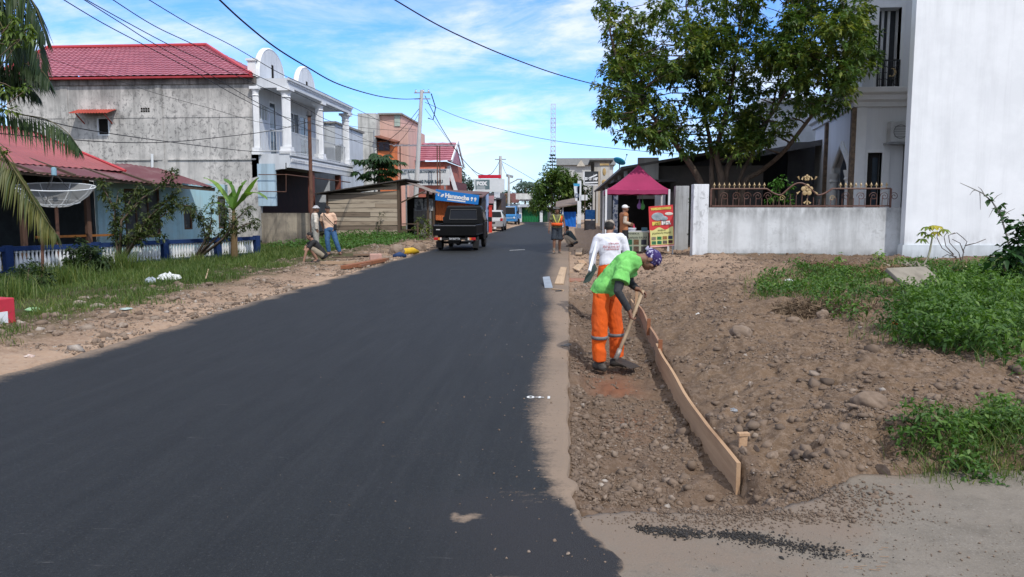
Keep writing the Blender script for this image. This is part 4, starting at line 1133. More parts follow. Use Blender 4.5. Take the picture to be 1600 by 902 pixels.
mb = MB(); q = p3t; mb.beam(q + Vector((-.3, 0, 0)), q + Vector((.5, 0, -.2)), .12, .3); mb.build('transformer_bracket', STEEL, o)
p = at(585, 286, 44); q = at(584, 204, 44); pole('antenna_mast', 'thin grey mast rising beside the far corner of the balcony', (p.x, 44, 0), tuple(q), .045, .035, STEEL)
# lattice tower far away
Y = 190
tw = thing('lattice_tower', 'slim red and white lattice radio tower rising above the round tree', 'tower', (at(864, 0, Y).x, Y, 0))
c = at(864.5, 163, Y); hw = 3.2 * Y / 1200 * 1.05; H0 = c.z
RW = M('tower_pale', (.60, .60, .62)); RR = M('tower_rust', (.42, .22, .19))
nseg = 24
for blk in range(8):
    m2 = MB()
    for i in range(blk * 3, blk * 3 + 3):
        za, zb = H0 * i / nseg, H0 * (i + 1) / nseg
        cs = [Vector((c.x + sx * hw, Y + sy * hw, 0)) for sx, sy in ((-1, -1), (1, -1), (1, 1), (-1, 1))]
        for k in range(4):
            p, q = cs[k], cs[(k + 1) % 4]
            m2.beam(p + Z_ * za, p + Z_ * zb, .11); m2.beam(p + Z_ * zb, q + Z_ * zb, .07); m2.beam(p + Z_ * za, q + Z_ * zb, .06)
    m2.build('lattice_section', RW if blk % 2 else RR, tw)

# ------------------------------------------------------------------ right side of the street, far part
Y = 112
gb = thing('warehouse', 'broad grey building with a flat sheet roof behind the round tree', 'building', (at(915, 0, Y).x, Y + 6, 0))
x0, x1 = at(874, 0, Y).x, at(962, 0, Y).x; zt = at(0, 262, Y).z; zr = at(0, 252, Y).z
MB().box2((x0, Y, 0), (x1, Y + 12, zt)).build('wall', plaster('pale_warehouse_wall', (.52, .52, .50), (.40, .40, .38), .3, .4), gb)
MB().box2((x0 - .3, Y - .5, zt), (x1 + .3, Y + 12, zr)).build('roof', M('grey_sheet', (.30, .31, .31), (.25, .26, .26)), gb)
MB().prism([Vector((at(903, 0, Y).x, Y - .52, zt - .2)), Vector((at(917, 0, Y).x, Y - .52, zt - .2)), Vector((at(910, 0, Y).x, Y - .52, zt + .7))], (0, -.1, 0)).build('gable_trim', M('cream_trim', (.55, .50, .42)), gb)
Y = 80
wb = thing('flat_roof_building', 'cream block with a dark flat roof edge above the row of shops', 'building', (at(942, 0, Y).x, Y + 3, 0))
x0, x1 = at(930, 0, Y).x, at(956, 0, Y).x; zt = at(0, 257, Y).z
MB().box2((x0, Y, 0), (x1, Y + 7, zt)).build('wall', plaster('cream_wall', (.50, .48, .44), (.36, .35, .32), .4, .5), wb)
MB().box2((x0 - .4, Y - .4, zt), (x1 + .3, Y + 7, zt + .18)).build('roof', M('dark_edge', (.05, .05, .05)), wb)
MB().box2((at(926, 0, Y).x, Y - .5, zt - 1.0), (at(931, 0, Y).x, Y - .1, zt - .1)).build('dark_bay', BLACKISH, wb)
# black sign board
Y = 68
bs = thing('sign_board', 'black board with white star shaped lettering marks on a bracket above the shops', 'sign', (at(924, 0, Y).x, Y, 0))
a = at(912, 289, Y); b = at(935, 268, Y)
MB().box2((a.x, Y, a.z), (b.x, Y + .15, b.z)).build('panel', M('board_black', (.03, .035, .04), (.05, .055, .06), 2), bs)
mb = MB(); mb.box2((a.x - .02, Y - .01, a.z), (a.x + .07, Y + .16, b.z)); mb.box2((a.x + .072, Y - .01, a.z - .05), (b.x, Y + .16, a.z + .03)); 
for p0, p1 in (((914, 281), (924, 277)), ((924, 277), (933, 273)), ((921, 281), (934, 278)), ((927, 283), (928, 272)), ((914, 278), (933, 281)), ((914, 286), (934, 285))): mb.beam(at(*p0, Y - .02), at(*p1, Y - .02), .02, .12)
mb.build('white_marks', WHITE_CLEAN, bs)
MB().box2((b.x, Y - .05, 0), (b.x + .25, Y + .2, b.z)).build('pillar', plaster('ochre_pillar', (.46, .38, .28), (.36, .30, .24)), bs)
# ornate cream column next to it
Y = 62
oc = thing('ornate_column', 'cream gate column with gilded ornaments in front of the shop row', 'column', (at(943, 0, Y).x, Y, 0))
p = at(943, 352, Y); zt = at(0, 263, Y).z
mb = MB(); mb.box2((p.x - .28, Y - .28, -.1), (p.x + .28, Y + .28, zt)); mb.build('shaft', M('cream_shaft', (.55, .54, .50), (.44, .42, .38), 1.5), oc)
mb = MB(); mb.box2((p.x - .36, Y - .36, zt + .002), (p.x + .36, Y + .36, zt + .15)); mb.box2((p.x - .3, Y - .32, zt - 1.9), (p.x + .3, Y - .282, zt - 1.7)); mb.ball((p.x, Y - .3, zt - .5), (.14, .06, .3), 8, 6); mb.ball((p.x, Y - .3, zt - 1.3), (.2, .06, .2), 8, 6)
mb.build('gilded_ornament', M('gilded', (.50, .36, .16), (.36, .24, .10), 4, .5), oc)
# white pillar with the hanging blue/white shop sign
Y = 66
wp = thing('sign_pillar', 'white pillar carrying a hanging vertical sign with a pale blue top', 'sign', (at(907, 0, Y).x, Y, 0))
x0, x1 = at(905, 0, Y).x, at(911, 0, Y).x; zt = at(0, 285, Y).z
MB().box2((x0, Y, -.1), (x1, Y + .35, zt)).build('pillar', WHITE, wp)
q = [at(899, 314, Y), at(905, 314, Y), at(906, 287, Y), at(896, 287, Y)]
MB().prism(q, (0, .08, 0)).build('hanging_sign', M('sign_pale', (.72, .76, .80), (.66, .71, .76), 2), wp)
mb = MB(); mb.prism([at(896.9, 291, Y - .01), at(905.6, 291, Y - .01), at(906, 287, Y - .01), at(896, 287, Y - .01)], (0, .006, 0)); mb.build('blue_band', M('sign_blue', (.06, .35, .60)), wp)
mb = MB(); 
for ch, py in (('I', 299), ('D', 309)): p = at(902, py, Y - .012); add_text(mb, ch, p, X_, Z_, .5, None, .02)
mb.build('lettering', M('sign_grey_ink', (.16, .2, .28)), wp)
MB().box2((x1 + .002, Y - .1, at(0, 314, Y).z), (at(921, 0, Y).x, Y + .2, at(0, 306, Y).z)).build('cross_board', WHITE, wp)
# stall with the blue tarpaulin
Y = 70
ts = thing('tarpaulin_stall', 'roadside stall closed with a bright blue tarpaulin under a brown lean-to roof', 'stall', (at(892, 0, Y).x, Y + 1.5, 0))
x0, x1 = at(879, 0, Y).x, at(903, 0, Y).x; z1 = at(0, 331, Y).z; z2 = at(0, 322, Y).z
nx = 14; V = []; F = []
for i in range(nx + 1):
    for j in range(7): V.append((x0 + (x1 - x0) * i / nx, Y + .06 * math.sin(i * 1.9 + j * 1.3), -.05 + (z1 + .05) * j / 6))
for i in range(nx):
    for j in range(6): F.append((i * 7 + j, (i + 1) * 7 + j, (i + 1) * 7 + j + 1, i * 7 + j + 1))
mb = MB(); mb.add(V, F); mb.build('tarpaulin', M('tarp_blue', (.008, .15, .58), (.010, .12, .48), 3, .5), ts, smooth=True)
MB().box2((x0, Y + .3, 0), (x1, Y + 2.5, z2 - .1)).build('dark_inside', BLACKISH, ts)
MB().hexa([(x0 - .5, Y - .9, z2 - .25), (x1 + .1, Y - .9, z2 + .1), (x1 + .1, Y + 2.5, z2 + .7), (x0 - .5, Y + 2.5, z2 + .3)], [(x0 - .5, Y - .9, z2 - .15), (x1 + .1, Y - .9, z2 + .2), (x1 + .1, Y + 2.5, z2 + .8), (x0 - .5, Y + 2.5, z2 + .4)]).build('roof', M('brown_lean_to', (.20, .15, .12), (.13, .10, .085), 2), ts)
MB().tube([(x0 + .15, Y - .5, -.1), (x0 + .15, Y - .5, z2 - .1)], .05, 6).build('post', WHITE, ts)
# shop row parallel to the road
XS = 2.55
sr = thing('shop_row', 'row of low ramshackle shops with dark overhanging roofs left of the maroon tent', 'shops', (XS + 2, 48, 0))
ya, yb = 31.0, 64.0
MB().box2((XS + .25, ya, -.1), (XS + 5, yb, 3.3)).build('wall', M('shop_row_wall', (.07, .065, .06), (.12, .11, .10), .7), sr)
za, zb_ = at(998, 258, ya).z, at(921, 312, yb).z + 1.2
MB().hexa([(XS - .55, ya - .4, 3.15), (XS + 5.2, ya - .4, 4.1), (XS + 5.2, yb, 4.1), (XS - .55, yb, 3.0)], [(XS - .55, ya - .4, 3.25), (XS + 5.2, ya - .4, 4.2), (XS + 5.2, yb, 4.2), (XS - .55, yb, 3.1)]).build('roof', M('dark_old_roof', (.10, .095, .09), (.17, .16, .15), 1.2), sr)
MB().box2((XS + .1, ya - .38, 2.0), (XS + .9, ya - .15, 3.6)).build('end_board', plaster('bare_end_board', (.46, .44, .41), (.30, .29, .27)), sr)
pan = [(31.2, .9, (.50, .50, .48)), (32.3, 1.0, (.40, .44, .46)), (33.6, 1.2, (.20, .18, .16)), (35.2, 2.2, (.09, .15, .22)), (38, 1.6, (.52, .51, .47)), (40, 2.4, (.10, .09, .09)), (43, 1.2, (.55, .52, .44)), (44.6, 2.6, (.12, .11, .11)), (48, 2.5, (.45, .45, .44)), (51, 3, (.10, .10, .10)), (55, 2.5, (.025, .12, .42))]
for i, (y, w_, c_) in enumerate(pan): MB().box2((XS + .16, y, -.1), (XS + .245, y + w_, 2.75)).build('door_panel', M('panel_paint_%d' % i, c_, None, 2), sr)
for y in (31.0, 34.9, 38.9, 42.9, 47.5, 54): MB().box2((XS - .4, y, -.1), (XS - .27, y + .13, 3.1)).build('post', M('post_grey', (.36, .35, .33), (.25, .24, .22)) if y == 31.0 else bpy.data.materials['post_grey'], sr)
Y = 58
bt2 = thing('blue_stall', 'small stall hung with a blue cloth beside the ornate column', 'stall', (at(926, 0, Y).x, Y + .5, 0))
x0, x1 = at(917, 0, Y).x, at(934, 0, Y).x
MB().box2((x0, Y, at(0, 342, Y).z), (x1, Y + .05, at(0, 328, Y).z)).build('blue_cloth', M('cloth_blue', (.012, .13, .42), (.06, .22, .48), 5), bt2)
MB().box2((x0, Y + .06, -.05), (x1, Y + .9, at(0, 344, Y).z)).build('counter', M('stall_counter', (.20, .19, .18), (.12, .11, .11), 4), bt2)
for x in (x0, x1): MB().beam((x, Y, -.1), (x, Y, 2.9), .07).build('post', WOODV, bt2)
# cyan dish on the roofs
c = at(968, 252, 46)
cd = thing('satellite_dish', 'small cyan satellite dish tilted on a roof left of the tent peak', 'satellite dish', (c.x, c.y, c.z - .4))
R_ = Matrix.Rotation(math.radians(25), 3, 'Y') @ Matrix.Rotation(math.radians(-25), 3, 'X')
mb = MB(); mb.lathe(c, [(.02, -.10), (.22, -.07), (.38, 0.0), (.36, .02), (.02, -.06)], 16, R_); mb.build('bowl', M('cyan_paint', (.03, .30, .48)), cd, smooth=True)
mb = MB(); mb.tube([c + R_ @ Vector((.3, 0, 0)), c + Vector((.42, 0, .35))], .015, 5); mb.ball(c + Vector((.42, 0, .37)), .05, 6, 5); mb.tube([c, c - Z_ * 1.0], .03, 6); mb.build('arm', IRON, cd)
# ------------------------------------------------------------------ maroon market tent
TENT = M('maroon_tent_cloth', (.34, .035, .11), (.29, .03, .095), 2, .6)
YT = 26.0
xa, xb = at(951, 0, YT).x, at(1052, 0, YT).x; dep = xb - xa
ze = at(1000, 304, YT).z; zv = at(1000, 296, YT).z
ap = at(998, 258, YT + dep / 2)
tn = thing('market_tent', 'small pop-up market tent with a pointed maroon cloth roof', 'tent', ((xa + xb) / 2, YT + dep / 2, 0))
cx, cy = ap.x, YT + dep / 2
V = []; F = []; n = 10
cs = [(xa, YT), (xb, YT), (xb, YT + dep), (xa, YT + dep)]
m_ = MB()
for k in range(4):
    p, q = cs[k], cs[(k + 1) % 4]; base = len(m_.V); V = []; F = []
    for i in range(n + 1):
        t_ = i / n; zz = zv + (ap.z - zv) * (t_ ** 1.35 * .8 + .2 * t_)
        for j in range(n + 1):
            s = j / n; e = Vector((p[0] + (q[0] - p[0]) * s, p[1] + (q[1] - p[1]) * s, 0)); v = e.lerp(Vector((cx, cy, 0)), t_)
            V.append((v.x, v.y, zz - .03 * math.sin(PI * s) * (1 - t_)))
    for i in range(n):
        for j in range(n): a = i * (n + 1) + j; F.append((a, a + 1, a + n + 2, a + n + 1))
    # valance
    b = len(V)
    for j in range(n + 1): s = j / n; V.append((p[0] + (q[0] - p[0]) * s, p[1] + (q[1] - p[1]) * s, ze + .02 * (j % 2)))
    for j in range(n): F.append((b + j, b + j + 1, j + 1, j))
    m_.add(V, F)
m_.build('canopy', TENT, tn)
LEG = M('white_tent_leg', (.70, .71, .72), (.6, .61, .62))
for x, y in cs: MB().box2((x - .03, y - .03, 0), (x + .03, y + .03, zv)).build('leg', LEG, tn)
m_ = MB()
for k in range(4):
    p, q = [((a_[0] - cx) * .95 + cx, (a_[1] - cy) * .95 + cy) for a_ in (cs[k], cs[(k + 1) % 4])]
    m_.beam((p[0], p[1], zv - .1), ((p[0] + q[0]) / 2, (p[1] + q[1]) / 2, zv - .02), .025); m_.beam((q[0], q[1], zv - .1), ((p[0] + q[0]) / 2, (p[1] + q[1]) / 2, zv - .02), .025)
m_.build('scissor_frame', LEG, tn)

# stall table with its banner, standing advertisement
YS = 25.0
def photo_tiles(mb_list, P, cols, rows, s0, s1, t0, t1): pass
tb = thing('stall_table', 'stall counter under the tent faced with a grey green food banner, lettered ANEKA JAJANAN PASAR', 'table', (at(995, 0, YS).x, YS + .3, 0))
a = at(979, 393, YS); b = at(1013, 363, YS)
MB().box2((a.x, YS + .03, b.z - .02), (b.x + .2, YS + .7, b.z + .03)).build('table_top', M('counter_top', (.5, .5, .5)), tb)
for x in (a.x + .05, b.x + .1): 
    for y in (YS + .1, YS + .62): MB().box2((x, y, 0), (x + .05, y + .05, b.z - .022)).build('leg', STEEL, tb)
bnr = MB().box2((a.x, YS, a.z), (b.x, YS + .02, b.z)).build('front_banner', M('banner_greygreen', (.33, .36, .27), (.27, .30, .22), 3), tb)
def sq(px, py, Y): p = at(px, py, Y); return p
cols_ = [(.02, .16, .07), (.17, .10, .05), (.03, .035, .05), (.02, .15, .08), (.12, .08, .055), (.06, .055, .055)]
k = 0
for j, py in enumerate((378.5, 389)):
    for i, px in enumerate((983.5, 994, 1006)):
        p0 = at(px - 4.2, py + 4, YS); p1 = at(px + 4.2, py - 4, YS); MB().box2((p0.x, YS - .008, p0.z), (p1.x, YS - .002, p1.z)).build('food_picture', M('food_%d' % k, cols_[k], tuple(x * .4 for x in cols_[k]), 14), bnr); k += 1
m_ = MB(); pxtext(m_, 'ANEKA', 981, 999, 366.5, 3.0, YS - .004, .0); pxtext(m_, 'JAJANAN PASAR', 979, 1011.5, 373.2, 3.6, YS - .004, .0)
m_.build('lettering', M('banner_ink', (.02, .025, .02)), bnr)
ad = thing('advert_stand', 'tall red and yellow advertising stand lettered NASI KEPAL beside the stall', 'advert stand', (at(1034, 0, YS).x, YS - .3, 0))
YA = YS - .25
A_ = [at(1016, 387, YA), at(1053.5, 384.5, YA), at(1051.5, 320, YA), at(1013.5, 323, YA)]
ADR = M('advert_red', (.60, .055, .06), (.54, .045, .05), 3); ADY = M('advert_yellow', (.68, .66, .28), (.62, .60, .24), 3)
MB().prism(A_, (0, .04, 0)).build('panel', ADR, ad)
Pq = lambda s, t_: A_[0].lerp(A_[1], s).lerp(A_[3].lerp(A_[2], s), t_)
fwd = Vector((0, -.006, 0))
m_ = MB(); pts = [Pq(.02, .05)] + [Pq(.98, .05)] + [Pq(1 - i / 12 * .96 - .02, .445 + .035 * math.sin(i * .9 + 1.2)) for i in range(13)]
m_.prism([p + fwd for p in pts], (0, .004, 0)); yl = m_.build('yellow_field', ADY, ad)
ur = (A_[1] - A_[0]).normalized(); uu = (A_[3] - A_[0]).normalized(); hA = (A_[3] - A_[0]).length
def at_text(mb, s, s0, s1, t0, h_, bold=0): add_text(mb, s, Pq((s0 + s1) / 2, t0) + fwd * 1.6, ur, uu, h_ * hA / .72, (Pq(s1, t0) - Pq(s0, t0)).length, bold)
m_ = MB(); at_text(m_, 'WARUNG EXPRESS', .08, .92, .905, .05, .01); at_text(m_, 'NASI', .12, .46, .545, .065, .02); m_.build('yellow_lettering', M('ink_yellow', (.72, .58, .12)), ad)
m_ = MB(); at_text(m_, 'KEPAL', .50, .88, .545, .065, .02); m_.build('white_lettering', M('ink_white', (.78, .78, .76)), ad)
m_ = MB(); at_text(m_, 'ANEKA', .33, .66, .385, .04, .0); at_text(m_, 'JAJANAN PASAR', .1, .9, .315, .045, .0); m_.build('dark_lettering', M('ink_green', (.05, .06, .02)), ad)
m_ = MB(); m_.ball(Pq(.36, .74) + fwd * 2, (.20, .012, .13), 14, 8); m_.ball(Pq(.60, .685) + fwd * 3, (.13, .012, .075), 14, 8); m_.build('food_picture', M('food_grey_blue', (.36, .42, .45), (.16, .22, .26), 9), ad)
m_ = MB(); m_.ball(Pq(.82, .79) + fwd * 2, (.13, .008, .05), 12, 6); m_.build('speech_bubble', M('bubble_white', (.7, .68, .6)), ad)
tc_ = [(.30, .26, .18), (.04, .24, .08), (.42, .22, .08), (.05, .07, .14), (.05, .22, .10), (.02, .18, .10), (.16, .13, .10), (.10, .03, .03)]
for k in range(8):
    i, j = k % 4, k // 4; c0 = Pq(.16 + .23 * i, .215 - .105 * j); m_ = MB(); m_.box(c0 + fwd * 2, (.135, .006, .10)); m_.build('food_picture', M('snack_%d' % k, tc_[k], tuple(x * .5 for x in tc_[k]), 15), ad)
m_ = MB(); m_.prism([Pq(.0, .0) + fwd * 2, Pq(1, .0) + fwd * 2, Pq(1, .035) + fwd * 2, Pq(0, .035) + fwd * 2], (0, .004, 0)); m_.build('white_strip', M('strip_pink', (.75, .45, .42)), ad)
for s in (.06, .94): p = Pq(s, 0); MB().beam((p.x, YA + .02, .05), (p.x, YA + .02, p.z), .04).build('leg', STEEL, ad)
# stall goods and the dark stall interior behind
YI = 29.3
it = thing('warung', 'dark open fronted snack stall behind the tent with a white panel', 'stall', (at(1010, 0, YI).x, YI + 1, 0))
x0, x1 = at(957, 0, YI).x, at(1062, 0, YI).x
MB().box2((x0, YI + 1.5, 0), (x1, YI + 1.6, 2.6)).build('back_wall', BLACKISH, it)
MB().box2((x0 + .1, YI - .5, 2.6), (x1, YI + 1.7, 2.68)).build('ceiling', M('dim_sheet', (.04, .04, .04)), it)
a = at(1023, 330, YI); b = at(1040, 300, YI); MB().box2((a.x, YI, 0), (b.x, YI + .06, b.z)).build('white_panel', M('panel_white', (.58, .60, .62)), it)
a = at(1042, 330, YI); MB().box2((a.x, YI, 0), (x1, YI + .06, b.z)).build('grey_panel', M('panel_brown_grey', (.13, .11, .105)), it)
a = at(962, 0, YI); b = at(970, 0, YI); pnl = MB().box2((a.x, YI, .3), (b.x, YI + .05, 2.3)).build('patterned_curtain', M('curtain_pattern', (.60, .64, .68), (.10, .14, .24), 7, lo=.47, hi=.53), it)
a = at(953, 0, YI); b = at(960, 0, YI); MB().box2((a.x, YI + .02, 0), (b.x, YI + .08, 2.4)).build('grey_door', M('door_grey', (.34, .36, .38)), it)
for i, (px, py, c_, lab) in enumerate(((999, 322, (.30, .14, .38), 'purple'), (1004, 323, (.10, .38, .09), 'green'))):
    p = at(px, py, 26.9); m_ = MB(); m_.ball(p, (.085, .05, .11), 10, 7); m_.tube([p + Z_ * .08, p + Z_ * .22], [.04, .012], 6)
    m_.tube([p + Z_ * .2, Vector((p.x, p.y, zv - .03))], .006, 4)
    m_.build('plastic_bag', M('bag_' + lab, c_, None, 9, .4), label=lab + ' plastic bag hanging from the tent frame', cat='bag')
for i, (px, py, c_, lab) in enumerate(((990.5, 351, (.45, .03, .08), 'red bottle standing on the stall counter'), (987, 358, (.55, .57, .62), 'grey tub standing on the stall counter'), (1007, 356, (.08, .16, .20), 'dark teal box at the right end of the stall counter'))):
    p = at(px, py, YS + .3); zb0 = at(0, 363, YS).z + .03; m_ = MB()
    if i == 0: m_.lathe((p.x, p.y, zb0), [(.035, 0), (.04, .01), (.04, .17), (.015, .23), (.015, .28)], 10)
    elif i == 1: m_.lathe((p.x, p.y, zb0), [(.12, 0), (.15, .12), (.16, .125), (.14, .15)], 14)
    else: m_.box((p.x, p.y, zb0 + .08), (.18, .16, .16))
    m_.build(('bottle', 'tub', 'box')[i], M('goods_%d' % i, c_), label=lab, cat=('bottle', 'tub', 'box')[i], bevel=.006 if i == 2 else 0)

# ------------------------------------------------------------------ gate pillars, yard wall, iron fence
YW = 24.0
FW_ = plaster('whitewashed_wall', (.62, .645, .66), (.42, .435, .44), .32, .7, .25, bump=.35, fcol=(.2, .2, .2), grime=[(1.55, .40, .75), (.12, .30, .95)])
PW_ = plaster('whitewashed_pillar', (.74, .77, .80), (.50, .52, .54), .4, .4, .55, bump=.3, fcol=(.28, .29, .30), grime=[(.1, .35, .95)])
yw = thing('yard_wall', 'low whitewashed yard wall with damp grey stains running to the tall white house', 'wall', (7.3, YW, 0))
x0, x1 = at(1115, 0, YW).x, at(1416, 0, YW).x; zt = at(1200, 324.5, YW).z
MB().box2((x0, YW, -.3), (at(1417, 300, 23.5).x + .13, YW + .18, zt)).build('wall', FW_, yw)
MB().box2((x0, YW - .05, -.3), (at(1305, 0, YW).x, YW - .002, at(1200, 396, YW).z)).build('footing', plaster('mossy_footing', (.30, .28, .25), (.12, .12, .09), .6, .8), yw)
gp = thing('gate_pillar', 'broad whitewashed gate pillar at the left end of the yard wall', 'pillar', (at(1103, 0, YW).x, YW, 0))
p0, p1 = at(1091, 0, YW - .1).x, at(1115.5, 0, YW - .1).x; zp = at(1103, 288, YW - .1).z
MB().box2((p0, YW - .12, -.3), (p1, YW + .36, zp)).build('pillar', PW_, gp, bevel=.012)
Y2 = 27.0
gp2 = thing('gate_pillar', 'slim dirty grey gate pillar set back behind the broad white one', 'pillar', (at(1073, 0, Y2).x, Y2, 0))
MB().box2((at(1062, 0, Y2).x, Y2, -.2), (at(1084, 0, Y2).x, Y2 + .4, at(0, 293, Y2).z)).build('pillar', plaster('dirty_pillar', (.44, .46, .47), (.30, .30, .29), .6, .6, .2), gp2, bevel=.012)
# iron fence
FE = M('brown_iron', (.13, .062, .045), (.09, .045, .035), 6, .55, .4); GOLD = M('worn_gold_paint', (.46, .34, .17), (.34, .24, .12), 9, .45, .5)
ifn = thing('iron_fence', 'ornate brown iron fence with gilded spear tips and flower on top of the yard wall', 'fence', (7.3, YW + .06, zt))
yf = YW + .07
fx0, fx1 = at(1119, 0, yf).x, at(1407, 0, yf).x
fz = lambda py: at(1250, py, yf).z
zb, zr = fz(322), fz(295)
def topz(px):
    if px < 1208 or px > 1313: return zr
    s = (px - 1208) / 105
    if s < .22: return zr - (fz(295) - fz(305)) * math.sin(s / .22 * PI / 2)
    if s > .78: return zr - (fz(295) - fz(305)) * math.sin((1 - s) / .22 * PI / 2)
    t_ = (s - .22) / .56
    return fz(305) + (fz(286) - fz(305)) * math.sin(PI * t_) ** 1.2
m_ = MB(); m_.beam((fx0, yf, zb), (fx1, yf, zb), .05, .045); m_.beam((fx0, yf, zb - .08), (fx0, yf, zr), .05); m_.beam((fx1, yf, zb - .08), (fx1, yf, zr), .05)
pts = [Vector((at(px, 0, yf).x, yf, topz(px))) for px in np.linspace(1119, 1407, 120)]
m_.tube(pts, .026, 6); m_.build('rail', FE, ifn)
for px in np.arange(1127, 1404, 9.2):
    x = at(px, 0, yf).x; m_ = MB(); m_.beam((x, yf, zb), (x, yf, zb + (topz(px) - zb) * (.62 if 1215 < px < 1306 else .45)), .016); m_.build('bar', FE, ifn)
for px in list(np.arange(1124, 1206, 8.0)) + list(np.arange(1326, 1408, 8.2)):
    x = at(px, 0, yf).x; z = topz(px) + .02; m_ = MB(); m_.beam((x, yf, z), (x, yf, z + .08), .016); m_.lathe((x, yf, z + .07), [(.008, 0), (.035, .03), (.012, .07), (.002, .11)], 6); m_.beam((x - .045, yf, z + .075), (x + .045, yf, z + .075), .014); m_.build('spear_tip', GOLD, ifn)
def scroll(px, py, r_, turns=1.6, flip=1, mat=None):
    c = at(px, py, yf); m_ = MB(); P = []
    for i in range(22): t_ = i / 21; a_ = turns * 2 * PI * t_; rr = r_ * (1 - .8 * t_); P.append(Vector((c.x + flip * rr * math.cos(a_), yf, c.z + rr * math.sin(a_))))
    m_.tube(P, .010, 5); m_.build('scroll', mat or FE, ifn)
for px in (1132, 1150, 1167, 1184, 1200): scroll(px, 307, .13, 1.5, 1 if px % 4 else -1)
for px in (1322, 1345, 1365, 1382, 1397): scroll(px, 307, .13, 1.5, -1 if px % 4 else 1)
for px in (1222, 1300): scroll(px, 310, .09, 1.3, 1, GOLD)
for px, py, sc in ((1261, 297, 1.0), (1261, 278, .55)):
    c = at(px, py, yf); m_ = MB()
    for k in range(5): a_ = 2 * PI * k / 5 + PI / 2; m_.ball((c.x + .11 * sc * math.cos(a_), yf, c.z + .11 * sc * math.sin(a_)), (.075 * sc, .02, .075 * sc), 8, 6)
    m_.ball((c.x, yf - .02, c.z), (.04 * sc, .02, .04 * sc), 8, 6); m_.build('gilded_flower', GOLD, ifn)
m_ = MB()
for a, b in (((1253, 281), (1255, 276)), ((1269, 281), (1267, 276)), ((1247, 276), (1249, 281)), ((1276, 276), (1273, 281)), ((1245, 303), (1250, 299)), ((1277, 303), (1272, 299)), ((1256, 318), (1260, 314)), ((1266, 318), (1262, 314)), ((1261, 320), (1261, 310))):
    m_.tube([at(*a, yf), at(*b, yf)], [.035, .008], 6)
m_.build('gilded_leaf', GOLD, ifn)

# ------------------------------------------------------------------ tall white house wall (right)
WW = plaster('bright_white_wall', (.80, .83, .86), (.66, .69, .72), .14, .5, 0, bump=.12, grime=[(.55, .5, .5)])
YB = 23.5
x0 = at(1417, 300, YB).x
wh = thing('white_house', 'tall blank white house wall filling the right edge of the view', 'house', (x0 + 6, YB + 4, 0))
zf = at(1430, 383, YB).z
m_ = MB(); P = [Vector((x0, YB, zf)), Vector((x0 + 16, YB, zf)), Vector((x0 + 16, YB + 14, zf)), Vector((x0 + 7.2, YB + 14, zf)), Vector((x0, YB + .30, zf))]
m_.prism(P, (0, 0, 12)); m_.build('wall', WW, wh)
P = [p + Vector((-.06 if i in (0, 4) else 0, -.05 if i < 2 else 0, 0)) for i, p in enumerate(P)]
m_ = MB(); m_.prism([Vector((p.x, p.y, -.3)) for p in P], (0, 0, zf + .3 - .002)); m_.build('plinth', plaster('bluish_plinth', (.60, .66, .70), (.46, .50, .53), .3, .6, grime=[(.1, .35, .6)]), wh)
m_ = MB(); m_.box2((x0 - .3, YB - .6, 12 + zf), (x0 + 16, YB + 14, 12.3 + zf)); m_.build('roof_edge', WHITE, wh)

# ------------------------------------------------------------------ the house behind the yard wall
HG = plaster('grey_white_house', (.76, .765, .77), (.68, .685, .69), .15, .4, 0, bump=.1)
HT = M('light_trim', (.80, .80, .79), (.75, .75, .74), 3)
STONE = M('brown_stone_trim', (.22, .155, .105), (.13, .095, .07), 9, .8, lo=.42, hi=.58, bump=.5)
YHs = 27.2
hx = at(1345, 0, YHs).x; hz = at(1345, 152, YHs).z
vh = thing('villa', 'two storey grey white villa with a heavy cornice, arched side entrance and barred balcony door', 'villa', (hx + 2, YHs + 5, 0))
xr = at(1440, 0, YHs).x + 1.5
# lower front wall with a door opening
dx0, dx1 = at(1367, 0, YHs).x, at(1390, 0, YHs).x; dz = at(0, 246, YHs).z
zc0 = at(1380, 168, YHs).z; zc1 = at(1380, 138, YHs).z
m_ = MB(); wall(m_, (hx, YHs, -.2), X_, Z_, xr - hx, zc0 + .2, .25, [(dx0 - hx, 0, dx1 - hx, dz + .2)]); m_.build('front_wall', HG, vh)
m_ = MB(); m_.box2((hx + .02, YHs - .08, -.2), (at(1362, 0, YHs).x, YHs - .003, zc0)); m_.build('corner_pilaster', HT, vh)
m_ = MB(); m_.box2((dx0 - .1, YHs - .03, 0), (dx0, YHs + .2, dz + .1)); m_.box2((dx1, YHs - .03, 0), (dx1 + .25, YHs + .2, dz + .1)); m_.box2((dx0, YHs - .03, dz), (dx1, YHs + .2, dz + .1)); df = m_.build('door_frame', HT, vh)
MB().box2((dx0, YHs + .22, 0), (dx1, YHs + .3, dz)).build('door', M('dark_wood_door', (.03, .025, .022), (.02, .018, .016)), df)
MB().box2((dx0 + .25, YHs + .212, .3), (dx0 + .42, YHs + .219, dz - .15)).build('glass_strip', GLASS, df)
# side wall running back along the plot
hdir = Vector((.13, 1, 0)).normalized(); SL = 7.4
m_ = MB(); so_ = Vector((hx, YHs, -.2)) + hdir * SL
sn = Vector((-hdir.y, hdir.x, 0))
def sside(px): r_ = ray(px, 300); den = r_.x * hdir.y - r_.y * hdir.x; return (hx * r_.y - YHs * r_.x) / den
a0, a1 = .36, max(2.2, sside(1302))
za = at(0, 252, YHs + (a0 + a1) / 2).z; zcr = at(1322, 228, YHs + (a0 + a1) / 2).z
wall(m_, so_, -hdir, Z_, SL, zc0 + .2, .22, [(SL - a1, 0, SL - a0, zcr + .2)])
m_.build('side_wall', HG, vh)
